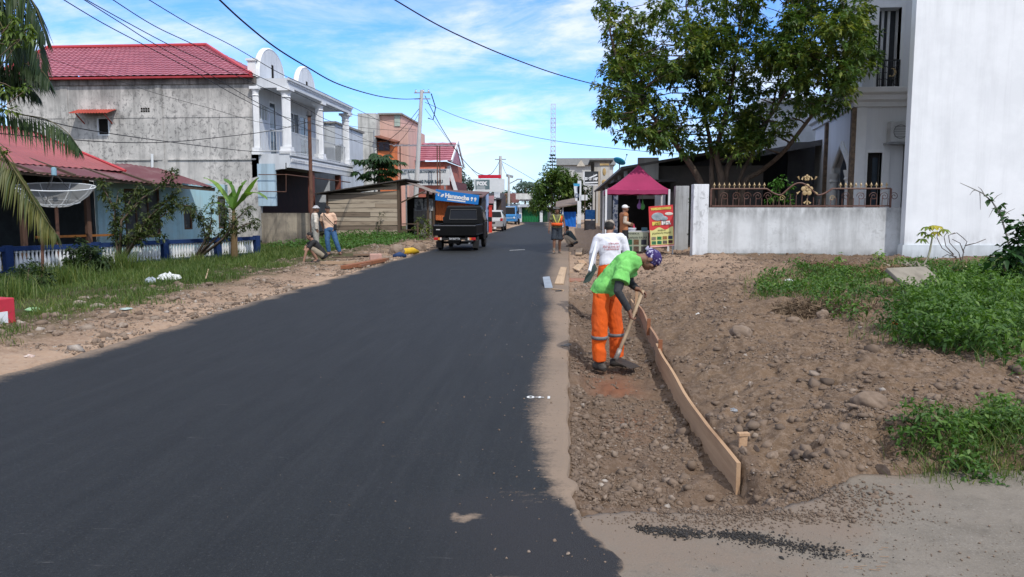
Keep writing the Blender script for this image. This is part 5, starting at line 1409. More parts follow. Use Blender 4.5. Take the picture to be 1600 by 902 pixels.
# arch infill + moulding
ac = (a0 + a1) / 2; ahw = (a1 - a0) / 2; sp = zcr - .95
def apt(s, z, out=0.0): return Vector((hx, YHs, 0)) + hdir * s + Z_ * z + sn * out
prof = [(ac - ahw * c_, sp + (zcr - sp) * (.5 * math.sqrt(max(0, 1 - c_ * c_)) + .5 * (1 - abs(c_)) ** 1.7)) for c_ in np.linspace(-1, 1, 23)]
m_ = MB(); top = zcr + .03
for i in range(len(prof) - 1):
    (s0, z0), (s1, z1) = prof[i], prof[i + 1]
    m_.hexa([apt(s0, z0, -.2), apt(s1, z1, -.2), apt(s1, z1, .01), apt(s0, z0, .01)], [apt(s0, top, -.2), apt(s1, top, -.2), apt(s1, top, .01), apt(s0, top, .01)])
m_.build('arch_spandrel', HG, vh)
m_ = MB(); m_.tube([apt(s, z, .05) for s, z in prof], .08, 8); m_.tube([apt(s, z + .14, .03) for s, z in prof], .045, 8); m_.build('arch_moulding', HT, vh)
for s in (a0 + .1, a1 - .1):
    p = apt(s, 0, .02); m_ = MB(); m_.lathe((p.x, p.y, 0), [(.2, -.2), (.2, .1), (.14, .15), (.13, sp - .35), (.18, sp - .3), (.15, sp - .22), (.19, sp - .06), (.20, sp + .02)], 16); m_.build('arch_column', HT, vh, smooth=False)
m_ = MB(); m_.prism([apt(a0 - .3, 0, -1.6), apt(a1 + 1.6, 0, -1.6), apt(a1 + 1.6, zcr + .3, -1.6), apt(a0 - .3, zcr + .3, -1.6)], -sn * .1); m_.build('hall_wall', M('dim_hall', (.16, .165, .17)), vh)
m_ = MB(); m_.prism([apt(a0 + .5, 0, -1.58), apt(a1 + .3, 0, -1.58), apt(a1 + .3, zcr - .75, -1.58), apt(a0 + .5, zcr - .75, -1.58)], sn * .03); m_.build('hall_door', BLACKISH, vh)
for s in (.05, sside(1290)):
    p = apt(s, 0, .04); m_ = MB(); m_.box((p.x, p.y, (zc0 - .2) / 2), (.16, .22, zc0 + .16), math.atan2(hdir.y, hdir.x) - PI / 2); m_.build('stone_trim', STONE, vh)
# cornice
m_ = MB(); co = [(0.0, .0), (.10, .03), (.12, .22), (.26, .30), (.28, .50), (.42, .58), (.46, .78), (.40, .80)]
hgt = zc1 - zc0
e = Vector((hx, YHs, 0)); 
V = []; F = []; nco = len(co)
for s_pt in (e + hdir * (SL + .4) , None, Vector((xr, YHs, 0))):
    for o_, t_ in co:
        z = zc0 + hgt * t_ / .8
        if s_pt is None: b = e + sn * o_ - Y_ * o_
        elif s_pt.x == xr: b = s_pt - Y_ * o_
        else: b = s_pt + sn * o_
        V.append((b.x, b.y, z))
for k in range(2):
    for i in range(nco - 1): F.append((k * nco + i, (k + 1) * nco + i, (k + 1) * nco + i + 1, k * nco + i + 1))
F.append(tuple(range(nco)))
m_.add(V, F); m_.build('cornice', HT, vh)
m_ = MB(); m_.prism([e + Z_ * zc1 + Vector((-.3, -.3, 0)), Vector((xr, YHs - .3, zc1)), Vector((xr, YHs + 8, zc1)), e + hdir * SL + Z_ * zc1 + Vector((-.35, 0, 0))], (0, 0, -.06)); m_.build('upper_slab', HT, vh)
# upper floor, set back
YU = YHs + .7
ux0 = at(1349, 100, YU).x; u0, u1 = at(1372, 60, YU).x, at(1407, 60, YU).x; uz = at(1390, 12, YU).z
m_ = MB(); wall(m_, (ux0, YU, zc1), X_, Z_, xr - ux0, 5.2, .25, [(u0 - ux0, 0, u1 - ux0, uz - zc1)]); m_.box2((ux0, YU + .25, zc1), (ux0 + .2, YU + 2.6, zc1 + 5.2)); m_.build('upper_wall', HG, vh)
m_ = MB(); m_.box2((u0 - .1, YU - .02, zc1), (u0, YU + .49, uz)); m_.box2((u1, YU - .02, zc1), (u1 + .12, YU + .49, uz)); m_.box2((u0 - .1, YU - .02, uz + .002), (u1 + .12, YU + .49, uz + .12)); m_.build('balcony_reveal', HT, vh)
MB().box2((u0 - .25, YU + .5, zc1 + .003), (u1 + .25, YU + .58, uz + .3)).build('balcony_door', M('dark_balcony_door', (.028, .03, .034), (.05, .055, .06), 1.5, .35), vh)
for x in (u0 + (u1 - u0) * .35, u0 + (u1 - u0) * .62): MB().box2((x, YU + .46, zc1), (x + .09, YU + .497, uz)).build('door_stile', HT, vh)
zr0, zr1 = at(1390, 138, YU).z, at(1390, 95, YU).z
m_ = MB(); yy = YU - .06
m_.beam((u0, yy, zr1), (u1, yy, zr1), .05); m_.beam((u0, yy, zc1 + .05), (u1, yy, zc1 + .05), .05); m_.beam((u0 + .02, yy, zc1), (u0 + .02, yy, zr1), .05); m_.beam((u1 - .02, yy, zc1), (u1 - .02, yy, zr1), .05)
for i in range(1, 8): x = u0 + (u1 - u0) * i / 8; m_.beam((x, yy, zc1 + .05), (x, yy, zr1), .018)
for i in range(4):
    cxx = u0 + (u1 - u0) * (i + .5) / 4
    for zz in (zc1 + .3, zc1 + .72): m_.tube([Vector((cxx + .09 * math.cos(t_), yy, zz + .11 * math.sin(t_))) for t_ in np.linspace(0, 5.2, 12)], .012, 5)
br = m_.build('balcony_railing', IRON, vh)
m_ = MB(); m_.tube([Vector((u1 - .25 + .1 * math.cos(t_), yy - .02, zc1 + .62 + .13 * math.sin(t_))) for t_ in np.linspace(-1.9, 1.9, 10)], [.01, .02, .03, .035, .04, .04, .035, .03, .02, .01], 6); m_.ball(((u0 + u1) / 2 + .05, yy - .02, zc1 + .5), .035, 8, 6); m_.build('gilded_moon', GOLD, br)
# air conditioner
a = at(1392, 222, YHs - .5); b = at(1416, 189, YHs - .5)
ac_ = thing('air_conditioner', 'grey outdoor air conditioner on a bracket beside the tall white wall', 'air conditioner', ((a.x + b.x) / 2 + .2, YHs - .3, a.z))
m_ = MB(); m_.box2((a.x, YHs - .45, a.z), (a.x + .85, YHs - .12, b.z)); bx_ = m_.build('casing', M('ac_casing', (.55, .56, .56)), ac_, bevel=.02)
c = Vector((a.x + .32, YHs - .452, (a.z + b.z) / 2)); m_ = MB(); m_.tube([c + Vector((.22 * math.cos(t_), 0, .22 * math.sin(t_))) for t_ in np.linspace(0, 2 * PI, 20)], .012, 5)
for k in range(5): m_.beam(c + Vector((-.2, -.004, -.16 + .08 * k)), c + Vector((.2, -.004, -.16 + .08 * k)), .012)
m_.build('fan_grille', M('ac_grille', (.2, .2, .2)), ac_)
m_ = MB(); m_.box2((a.x - .05, YHs - .5, a.z - .06), (a.x + .9, YHs - .002, a.z - .003)); m_.build('bracket', STEEL, ac_)

# dark carport with its sloping flat roof
Yc = 33.0
cp = thing('carport', 'deep dark carport under a long pale edged roof behind the big tree', 'carport', (6, 38, 0))
A = at(1003, 270, Yc); B = at(1292, 218, Yc)
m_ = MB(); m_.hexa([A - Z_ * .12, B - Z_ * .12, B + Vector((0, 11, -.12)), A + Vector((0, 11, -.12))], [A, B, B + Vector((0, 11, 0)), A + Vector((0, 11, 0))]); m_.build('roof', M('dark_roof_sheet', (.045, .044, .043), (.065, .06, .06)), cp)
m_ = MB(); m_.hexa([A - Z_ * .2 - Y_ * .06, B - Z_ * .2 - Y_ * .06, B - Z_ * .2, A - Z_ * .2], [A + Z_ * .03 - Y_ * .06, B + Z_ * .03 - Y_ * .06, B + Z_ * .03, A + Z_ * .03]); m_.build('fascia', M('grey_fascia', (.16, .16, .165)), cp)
m_ = MB(); m_.prism([Vector((A.x, Yc + 4.5, -.2)), Vector((B.x, Yc + 4.5, -.2)), Vector((B.x, Yc + 4.5, B.z - .14)), Vector((A.x, Yc + 4.5, A.z - .14))], (0, .2, 0)); m_.box2((A.x, Yc + .5, -.2), (A.x + .1, Yc + 4.5, A.z - .13)); m_.build('back_wall', M('shade_dark_wall', (.018, .017, .016), (.026, .025, .024)), cp)  # near-black wall colour stands in for the deep shade under the roof
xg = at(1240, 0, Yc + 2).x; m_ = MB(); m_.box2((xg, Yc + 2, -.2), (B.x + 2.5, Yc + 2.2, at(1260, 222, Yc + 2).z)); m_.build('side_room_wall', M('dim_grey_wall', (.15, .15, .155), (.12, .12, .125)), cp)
for px in (1012, 1095, 1180): p = at(px, 0, Yc + .3); MB().tube([(p.x, Yc + .3, -.2), (p.x, Yc + .3, A.z + (B.z - A.z) * (p.x - A.x) / (B.x - A.x) - .1)], .06, 8).build('post', M('carport_post', (.10, .10, .10)) if px == 1012 else bpy.data.materials['carport_post'], cp)
wr = thing('house', 'white rear house gable showing through the tree beside the villa', 'house', (at(1250, 0, 38).x, 42, 0))
a = at(1195, 240, 38.5); b = at(1300, 160, 38.5)
MB().box2((a.x, 38.5, 0), (b.x, 45, b.z)).build('wall', WHITE, wr); MB().box2((a.x - .3, 38.2, b.z + .002), (b.x + .2, 45.2, b.z + .2)).build('roof', HT, wr)
# ------------------------------------------------------------------ foliage tools
def unit(a): return a / np.maximum(np.linalg.norm(a, axis=-1, keepdims=True), 1e-9)
class Leaves:
    def __init__(s): s.P = []; s.D = []; s.N = []; s.L = []; s.W = []; s.v = []; s.dr = []
    def add(s, P, D, L, W, v, N=None, droop=.15):
        n = len(P)
        if N is None: N = np.tile([0, 0, 1.0], (n, 1)) + RNG.normal(0, .35, (n, 3))
        s.P.append(np.asarray(P)); s.D.append(unit(np.asarray(D))); s.N.append(np.asarray(N)); s.L.append(np.broadcast_to(L, (n,))); s.W.append(np.broadcast_to(W, (n,))); s.v.append(np.broadcast_to(v, (n,))); s.dr.append(np.full(n, droop))
    def count(s): return sum(len(p) for p in s.P)
    def geo(s):
        P = np.concatenate(s.P); D = np.concatenate(s.D); N = np.concatenate(s.N); L = np.concatenate(s.L)[:, None]; W = np.concatenate(s.W)[:, None]; dr = np.concatenate(s.dr)[:, None]
        v = np.concatenate(s.v)
        S = unit(np.cross(D, N)); N = unit(np.cross(S, D)); down = np.array([[0, 0, -1.0]])
        a = P; m = P + D * L * .48 - N * W * .12 + down * L * dr * .2
        l = P + D * L * .45 + S * W * .5 + N * W * .10 + down * L * dr * .2; r = P + D * L * .45 - S * W * .5 + N * W * .10 + down * L * dr * .2
        t = P + D * L + down * L * dr
        n = len(P); V = np.stack([a, l, t, r, m], 1).reshape(-1, 3); b = np.arange(n)[:, None] * 5
        F = np.concatenate([b + np.array([[0, 4, 1]]), b + np.array([[4, 2, 1]]), b + np.array([[0, 3, 4]]), b + np.array([[4, 3, 2]])], 0)
        return V, F, np.repeat(v, 5)
    def build(s, name, mat, parent=None, **kw):
        V, F, v = s.geo(); return put(name, V, F, mat, parent, attr=v, **kw)

def rnd_dir(n, up=.0):
    d = unit(RNG.normal(0, 1, (n, 3))); d[:, 2] += up; return unit(d)

def cluster(lv, c, r, shoots, per, L, W, vm=.5, vs=.22, droop=.3, hang=0.0):
    """leaf whorls at shoot tips spread through an ellipsoid"""
    c = np.array(c); r = np.array(r) if hasattr(r, '__len__') else np.array([r, r, r])
    d = rnd_dir(shoots); tip = c + d * r * RNG.uniform(.35, 1.05, (shoots, 1)) 
    for i in range(shoots):
        k = per + RNG.integers(-2, 3); k = max(3, k)
        ax = unit((d[i] * .8 + np.array([0, 0, .7]))[None])[0]
        rad = rnd_dir(k); rad = unit(rad - ax * (rad @ ax)[:, None]) 
        D = unit(rad + ax * RNG.uniform(-.1, .9, (k, 1)) - np.array([0, 0, hang]))
        P = tip[i] + ax * RNG.uniform(-.10, .05, (k, 1)) * (L / .16)
        lv.add(P, D, L * RNG.uniform(.7, 1.2, k), W * RNG.uniform(.75, 1.2, k), np.clip(vm + RNG.normal(0, vs * .6) + RNG.normal(0, vs * .6, k), 0, 1), droop=droop)
    return tip

def twig_tree(mb, a, b, r0, r1, bend=.15, n=5, sides=6):
    a = Vector(a); b = Vector(b); d = (b - a); L = d.length
    off = Vector((random.uniform(-1, 1), random.uniform(-1, 1), random.uniform(-.3, .8))) * L * bend
    P = []
    for i in range(n + 1):
        t = i / n; P.append(a + d * t + off * (4 * t * (1 - t)) + Vector((random.uniform(-1, 1), random.uniform(-1, 1), random.uniform(-1, 1))) * L * .02)
    mb.tube(P, [r0 + (r1 - r0) * i / n for i in range(n + 1)], sides)
    return P

BARK = M('grey_brown_bark', (.155, .115, .085), (.085, .065, .05), 9, .9, .15, bump=.6, bscale=30, stretch=(1, 1, .35))
LEAF_TREE = leafmat('tree_leaf', (.026, .062, .016), (.082, .150, .032), (.30, .31, .06), .33, .40)

# ------------------------------------------------------------------ the big tree behind the yard wall
YT_ = 28.2
bt_ = thing('broadleaf_tree', 'large many stemmed broadleaf tree spreading over the yard wall and tent', 'tree', (at(1145, 0, YT_).x, YT_, 0))
stems = [
    ([(1100, 330, 0), (1094, 285, 0), (1066, 240, -.4), (1040, 205, -.7), (1016, 178, -.9), (985, 135, -1.1), (962, 85, -1.2), (950, 35, -1.2)], .15, .03),
    ([(1116, 330, .1), (1112, 280, .1), (1112, 235, .2), (1102, 185, .3), (1090, 120, .4), (1080, 60, .5), (1072, 10, .6)], .12, .03),
    ([(1128, 330, -.1), (1127, 280, -.1), (1120, 240, -.1), (1128, 200, 0), (1143, 140, 0), (1150, 80, .1), (1160, 10, .2)], .17, .03),
    ([(1134, 330, .2), (1134, 275, .2), (1146, 245, .1), (1180, 210, -.1), (1215, 165, -.6), (1240, 110, -1.2), (1255, 40, -1.6)], .14, .03),
    ([(1158, 330, .3), (1163, 285, .3), (1188, 268, .2), (1222, 240, -.8), (1250, 205, -1.6), (1283, 160, -2.2), (1310, 110, -2.6), (1330, 60, -2.8)], .13, .03),
    ([(1150, 330, .5), (1155, 282, .5), (1178, 235, .6), (1200, 190, .8), (1215, 130, 1.0), (1225, 60, 1.1)], .09, .025),
]
tm = MB(); skel = []
for pts, r0, r1 in stems:
    P = [at(px, py, YT_ + dy) for px, py, dy in pts]
    # resample smoothly
    Q = []
    for i in range(len(P) - 1):
        p0, p1, p2, p3 = P[max(i - 1, 0)], P[i], P[i + 1], P[min(i + 2, len(P) - 1)]
        for k in range(4):
            t_ = k / 4; Q.append(.5 * ((2 * p1) + (p2 - p0) * t_ + (2 * p0 - 5 * p1 + 4 * p2 - p3) * t_ ** 2 + (3 * p1 - p0 - 3 * p2 + p3) * t_ ** 3))
    Q.append(P[-1]); m = len(Q)
    R = [r0 + (r1 - r0) * (i / (m - 1)) ** .7 for i in range(m)]
    tm.tube(Q, R, 9); skel += [(q, R[i]) for i, q in enumerate(Q) if q.z > 2.9]
lobes = [(966, 70, 22, 55, 8), (948, 160, 13, 60, 4), (975, 140, 30, 50, 8), (1000, 95, 38, 70, 13), (1010, 185, 42, 42, 10), (1060, 55, 45, 65, 13), (1060, 135, 55, 60, 15), (1085, 205, 55, 32, 9),
         (1125, 35, 55, 70, 14), (1135, 120, 60, 65, 16), (1150, 195, 45, 30, 7), (1195, 45, 55, 70, 14), (1205, 130, 55, 60, 14), (1200, 195, 40, 25, 5), (1265, 45, 50, 70, 15), (1275, 125, 50, 50, 13), (1325, 70, 35, 65, 12), (1322, 30, 40, 40, 6), (1345, 35, 22, 30, 4), (1290, 165, 26, 22, 3), (952, 20, 9, 30, 3), (1245, -25, 70, 40, 10), (1120, -40, 90, 40, 10), (1160, 222, 50, 14, 5), (1040, 215, 30, 20, 4), (1100, 100, 40, 50, 6), (985, 60, 30, 40, 5)]
lv = Leaves(); sk = np.array([q for q, _ in skel])
for (cx_, cy_, rx, ry, n_) in lobes:
    for _ in range(int(n_ * 1.6)):
        a_ = random.uniform(0, 2 * PI); rr = math.sqrt(random.random())
        px, py = cx_ + rx * rr * math.cos(a_), cy_ + ry * rr * math.sin(a_)
        dep_ = random.uniform(-1, 1) * min(2.2, .02 * (rx + ry) * 1.1 + .5)
        dep_ -= 2.6 * max(0, min(1, (px - 1180) / 120))
        c = at(px, py, YT_ + dep_)
        far_ = np.linalg.norm(sk - np.array(c), axis=1); j = int(np.argmin(far_ + .6 * np.maximum(0, sk[:, 2] - c.z)))
        twig_tree(tm, skel[j][0], c, max(.012, min(skel[j][1] * .55, .04)), .008, .12, 4, 5)
        cluster(lv, c, (.50, .50, .44), 15, 11, .185, .082, vm=.40 + .30 * random.random(), droop=.3, hang=.12)
tr_o = tm.build('trunk', BARK, bt_, smooth=True)
lv.build('crown', LEAF_TREE, bt_)

# ------------------------------------------------------------------ small shrub behind the fence
p = at(1218, 320, 24.9); sb = thing('shrub', 'bright green leafy shrub rising behind the left part of the iron fence', 'shrub', (p.x, 24.9, 0))
lv = Leaves(); m_ = MB()
for px, py in ((1207, 285), (1222, 278), (1232, 292), (1212, 300), (1225, 308), (1203, 312), (1235, 312), (1217, 290)):
    c = at(px, py, 24.9 + random.uniform(-.2, .2)); twig_tree(m_, (p.x, 24.9, .1), c, .02, .006, .1); cluster(lv, c, .17, 7, 6, .12, .075, vm=.75, droop=.4)
m_.build('stem', BARK, sb); lv.build('foliage', leafmat('shrub_leaf', (.02, .06, .012), (.05, .14, .02), (.10, .24, .04)), sb)
# creeper in the gateway
p = at(1086, 395, 25.6); cr = thing('creeper', 'dark climbing creeper in the gap between the two gate pillars', 'creeper', (p.x, 25.6, 0))
lv = Leaves(); m_ = MB()
for py in range(300, 385, 9):
    c = at(1083 + random.uniform(-3, 3), py, 25.6); cluster(lv, c, (.12, .12, .14), 6, 6, .07, .045, vm=.25, droop=.4)
m_.tube([(p.x, 25.6, 0), at(1084, 340, 25.6), at(1083, 300, 25.6)], [.03, .02, .01], 6)
m_.build('stem', BARK, cr); lv.build('foliage', leafmat('creeper_leaf', (.012, .022, .010), (.025, .045, .015), (.05, .08, .025)), cr)

# ------------------------------------------------------------------ far trees
GREEN_FAR = leafmat('far_tree_leaf', (.028, .06, .014), (.08, .15, .03), (.22, .28, .06), .3)
DARK_FAR = leafmat('distant_leaf', (.035, .07, .055), (.05, .095, .065), (.075, .12, .075), .2)
def simple_tree(name, label, cat, px, Y, lobes, mat, leafL=.3, shoots=16, per=8, dens=1.0, trunk=True, zb=0, vm=.5, group=None):
    b = at(px, 330, Y); o = thing(name, label, cat, (b.x, Y, zb), group=group); lv = Leaves(); m_ = MB()
    top = None
    for cx_, cy_, rx, ry, n_ in lobes:
        for _ in range(n_):
            a_ = random.uniform(0, 2 * PI); rr = math.sqrt(random.random())
            s_ = Y / 1200
            c = at(cx_ + rx * rr * math.cos(a_), cy_ + ry * rr * math.sin(a_), Y + random.uniform(-.8, .8) * rx * s_)
            cluster(lv, c, leafL * 2.6, shoots, per, leafL, leafL * .5, vm=np.clip(vm + random.uniform(-.2, .2), 0, 1), droop=.3)
            if trunk and random.random() < .3: twig_tree(m_, (b.x + random.uniform(-.1, .1), Y, (c.z + zb) * .35 + zb * .3), c, .06, .02, .1)
    zt_ = at(lobes[0][0], lobes[0][1], Y)
    twig_tree(m_, (b.x, Y, zb - .1), zt_, .22, .08, .05, 6, 8)
    m_.build('trunk', BARK, o, smooth=True); lv.build('crown', mat, o); return o
simple_tree('round_tree', 'dense round crowned green tree at the bend behind the walking man', 'tree', 872, 84,
            [(868, 296, 26, 24, 30), (850, 306, 20, 16, 16), (840, 318, 10, 10, 6), (886, 280, 20, 16, 16), (895, 300, 14, 20, 12), (862, 275, 18, 10, 8), (880, 320, 22, 12, 8), (905, 315, 10, 22, 7), (920, 308, 7, 16, 5)], GREEN_FAR, .32, 17, 8)
# conifer in front of the tower
Y = 120; p = at(863, 300, Y); tpz = at(863, 241, Y).z
co_ = thing('norfolk_pine', 'slender tiered conifer in front of the lattice tower', 'conifer', (p.x, Y, 0))
m_ = MB(); m_.tube([(p.x, Y, 0), (p.x, Y, tpz)], [.22, .03], 8); m_.build('trunk', BARK, co_)
lv = Leaves()
for i in range(12):
    z = tpz - .2 - i * .52; L = .25 + i * .16
    for k in range(6):
        a_ = k * PI / 3 + i * .5
        for s in np.linspace(.2, 1, 5):
            c = np.array([[p.x + math.cos(a_) * L * s, Y + math.sin(a_) * L * s, z + .12 * s * L]])
            n_ = 5; lv.add(np.repeat(c, n_, 0), rnd_dir(n_, .4) * .6 + np.array([math.cos(a_), math.sin(a_), .1]), .34, .11, .3, droop=.1)
lv.build('crown', leafmat('pine_leaf', (.02, .05, .035), (.03, .07, .045), (.05, .09, .05)), co_)
# wooded skyline beyond the bend
far_specs = [(770, 190, [(770, 300, 14, 12, 10)], 'hazy green tree on the skyline just right of the FOX sign'), (806, 150, [(806, 305, 16, 9, 12), (815, 298, 8, 6, 4)], 'dark green tree on the skyline above the brown roof'), (830, 160, [(830, 298, 14, 9, 11), (820, 291, 6, 6, 4)], 'dark green tree on the skyline left of the round tree'),
             (792, 170, [(790, 312, 12, 8, 8)], 'low hazy tree behind the street light pole'), (735, 120, [(735, 285, 9, 12, 8), (728, 295, 7, 10, 5)], 'slim hazy tree between the red roofed hall and the FOX sign'), (718, 100, [(718, 272, 4, 10, 5), (720, 285, 5, 12, 5)], 'thin tree against the sky at the right end of the red roofed hall'), (850, 170, [(850, 300, 16, 8, 9)], 'dark skyline tree half hidden behind the round tree')]
for px, Y, lb, lab in far_specs:
    simple_tree('skyline_tree', lab, 'tree', px, Y, lb, DARK_FAR, .42 * Y / 130, 9, 7, vm=.45, group='trees on the skyline')
simple_tree('yellowing_tree', 'small yellowing tree between the two pale poles', 'tree', 788, 92, [(788, 318, 9, 12, 12), (786, 330, 8, 8, 6)], leafmat('yellow_leaf', (.06, .06, .02), (.13, .11, .03), (.24, .19, .05)), .22, 10, 7)
# coconut palm far left of the round tree
def frond_geo(lv, mb, P, Lmax, n=26, v=.5, vs=.15, w=.035, hang=.6, r=.02, mat=None):
    P = [Vector(p) for p in P]; Q = []
    for i in range(len(P) - 1):
        p0, p1, p2, p3 = P[max(i - 1, 0)], P[i], P[i + 1], P[min(i + 2, len(P) - 1)]
        for k in range(6):
            t_ = k / 6; Q.append(.5 * ((2 * p1) + (p2 - p0) * t_ + (2 * p0 - 5 * p1 + 4 * p2 - p3) * t_ ** 2 + (3 * p1 - p0 - 3 * p2 + p3) * t_ ** 3))
    Q.append(P[-1]); m = len(Q)
    mb.tube(Q, [r * (1 - .85 * i / (m - 1)) for i in range(m)], 5)
    Qa = np.array(Q)
    tt = np.linspace(.06, .99, n); x = tt * (m - 1); i0 = np.minimum(x.astype(int), m - 2); f = (x - i0)[:, None]
    C = Qa[i0] * (1 - f) + Qa[i0 + 1] * f; T = unit(Qa[i0 + 1] - Qa[i0])
    S = unit(np.cross(T, np.array([0, 0, 1.0])))
    L = Lmax * np.clip(np.sin(PI * (.12 + .80 * tt)), .15, 1)
    for sgn in (-1, 1):
        D = T * .55 + sgn * S * RNG.uniform(.55, .95, (n, 1)) - np.array([0, 0, 1]) * (hang * RNG.uniform(.6, 1.3, (n, 1)))
        lv.add(C, D, L * RNG.uniform(.85, 1.1, n), w, np.clip(v + RNG.normal(0, vs, n), 0, 1), N=np.cross(T, S) + RNG.normal(0, .2, (n, 3)), droop=.45)
for px, Y, py, lab in ((822, 150, 288, 'distant coconut palm on the skyline left of the round tree'), (832, 140, 290, 'second distant coconut palm touching the crown of the round tree')):
    c = at(px, py, Y); o = thing('coconut_palm', lab, 'palm', (c.x, Y, 0)); m_ = MB(); lv = Leaves()
    m_.tube([(c.x - .3, Y, 0), tuple(c)], [.2, .14], 8); m_.build('trunk', BARK, o); m_ = MB()
    for k in range(11):
        a_ = 2 * PI * k / 11; e = random.uniform(.1, .8); L = 2.6
        frond_geo(lv, m_, [c, c + Vector((math.cos(a_) * L * .5, math.sin(a_) * L * .5, L * .35 * e)), c + Vector((math.cos(a_) * L, math.sin(a_) * L, -L * .3 + L * .5 * e))], .7, 12, .4, w=.12)
    lv.build('crown', DARK_FAR, o)

# cassava tree behind the hut
Y = 43; p = at(592, 290, Y)
cv = thing('papaya_tree', 'dark green umbrella crowned papaya tree behind the plank hut', 'tree', (p.x, Y, .2)); lv = Leaves(); m_ = MB()
m_.tube([(p.x, Y, 0), at(592, 262, Y)], [.09, .05], 8); c0 = at(592, 262, Y)
for k in range(70):
    a_ = random.uniform(0, 2 * PI); rr = random.uniform(.25, 1.35); e = c0 + Vector((math.cos(a_) * rr, math.sin(a_) * rr, random.uniform(-.55, .60) * (1.5 - rr * .5)))
    m_.tube([c0, c0.lerp(e, .5) + Z_ * .1, e], [.012, .01, .008], 4)
    n_ = 8; ang = np.linspace(0, 2 * PI, n_, endpoint=False); D = np.stack([np.cos(ang), np.sin(ang), np.full(n_, -.15)], 1) + np.array([math.cos(a_), math.sin(a_), 0]) * .4
    lv.add(np.repeat(np.array(e)[None], n_, 0), D, .44 * RNG.uniform(.8, 1.2, n_), .17, np.clip(.35 + RNG.normal(0, .2, n_), 0, 1), droop=.5)
m_.build('trunk', BARK, cv); lv.build('crown', leafmat('papaya_leaf', (.015, .045, .02), (.03, .08, .025), (.09, .16, .045)), cv)

# ------------------------------------------------------------------ left: palm and broadleaf twigs coming in from the edge
YP = 15.5
PALM = leafmat('palm_leaflet', (.014, .03, .010), (.04, .075, .018), (.19, .17, .045), .2)
base = at(-95, 600, YP)
pm = thing('coconut_palm', 'coconut palm whose fronds hang into the upper left corner', 'palm', (base.x, YP, 0)); m_ = MB(); lv = Leaves()
crn = at(-70, 40, YP)
m_.tube([(base.x, YP, -.1), (base.x + .1, YP, 2), at(-80, 120, YP), crn], [.17, .14, .12, .13], 10); m_.build('trunk', BARK, pm, smooth=True); m_ = MB()
fr_ = [([(-70, 40, 0), (-20, -20, 0), (30, 0, 0), (58, 60, 0), (66, 120, 0)], .75, .18, 44), ([(-70, 40, .3), (-30, -10, .4), (15, 20, .5), (40, 70, .5), (48, 118, .5)], .7, .15, 44), ([(-70, 40, -.3), (-30, 0, -.4), (0, 35, -.5), (20, 90, -.5)], .7, .25, 40),
       ([(-70, 60, 0), (-20, 95, 0), (30, 98, 0), (62, 108, 0), (78, 128, 0)], .55, .12, 40), ([(-70, 60, 0), (-30, 150, .2), (20, 176, .3), (70, 186, .3), (104, 206, .3), (124, 232, .3)], .62, .35, 46), ([(-70, 60, -.3), (-40, 180, -.6), (0, 232, -.8), (36, 286, -.9), (70, 340, -.9), (88, 366, -.9)], .62, .82, 48),
       ([(-70, 60, .2), (-30, 30, .5), (-5, 80, .6), (10, 150, .6)], .6, .3, 34), ([(-70, 40, .1), (-20, -40, .1), (25, -30, .1), (55, 10, .1), (72, 60, .1)], .7, .2, 44), ([(-70, 40, -.2), (-25, 0, -.1), (10, 10, 0), (30, 50, 0), (38, 100, 0)], .75, .3, 44), ([(-70, 60, .1), (-40, 70, .3), (0, 110, .3), (30, 120, .3), (60, 150, .3)], .6, .2, 40), ([(-70, 40, .2), (-50, -60, .3), (10, -70, .4), (70, -40, .4)], .6, .2, 34)]
for pts, L, v, n_ in fr_: frond_geo(lv, m_, [at(px, py, YP + dy) for px, py, dy in pts], L * 1.1, int(n_ * 1.6), v, .12, .052, .75, .022)
m_.build('frond_stalk', M('palm_stalk', (.12, .11, .04), (.09, .07, .03)), pm); lv.build('fronds', PALM, pm)
tw_ = thing('broadleaf_tree', 'overhanging twigs of a light green broadleaf tree among the palm fronds', 'tree', (at(-60, 500, 14.5).x, 14.5, 0)); m_ = MB(); lv = Leaves()
r0 = at(-60, 500, 14.5); P = twig_tree(m_, (r0.x, 14.5, -.1), at(-70, 60, 14.5), .12, .05, .05, 6, 8)
for px, py, k in ((15, 45, 5), (38, 50, 5), (52, 62, 3), (25, 30, 4), (45, 45, 4), (10, 60, 4), (30, 70, 3), (8, 140, 4), (28, 140, 4), (45, 138, 2), (8, 168, 3), (25, 172, 3), (14, 236, 2), (-5, 90, 4), (-8, 20, 4)):
    c = at(px, py, 14.5 + random.uniform(-.15, .15)); twig_tree(m_, P[random.randrange(3, 7)], c, .018, .006, .1, 5, 5); cluster(lv, c, (.13, .12, .07), k, 7, .135, .06, vm=.6, droop=.5, hang=.3)
m_.build('trunk', BARK, tw_, smooth=True); lv.build('crown', leafmat('bright_leaf', (.03, .06, .012), (.09, .15, .03), (.22, .28, .06)), tw_)

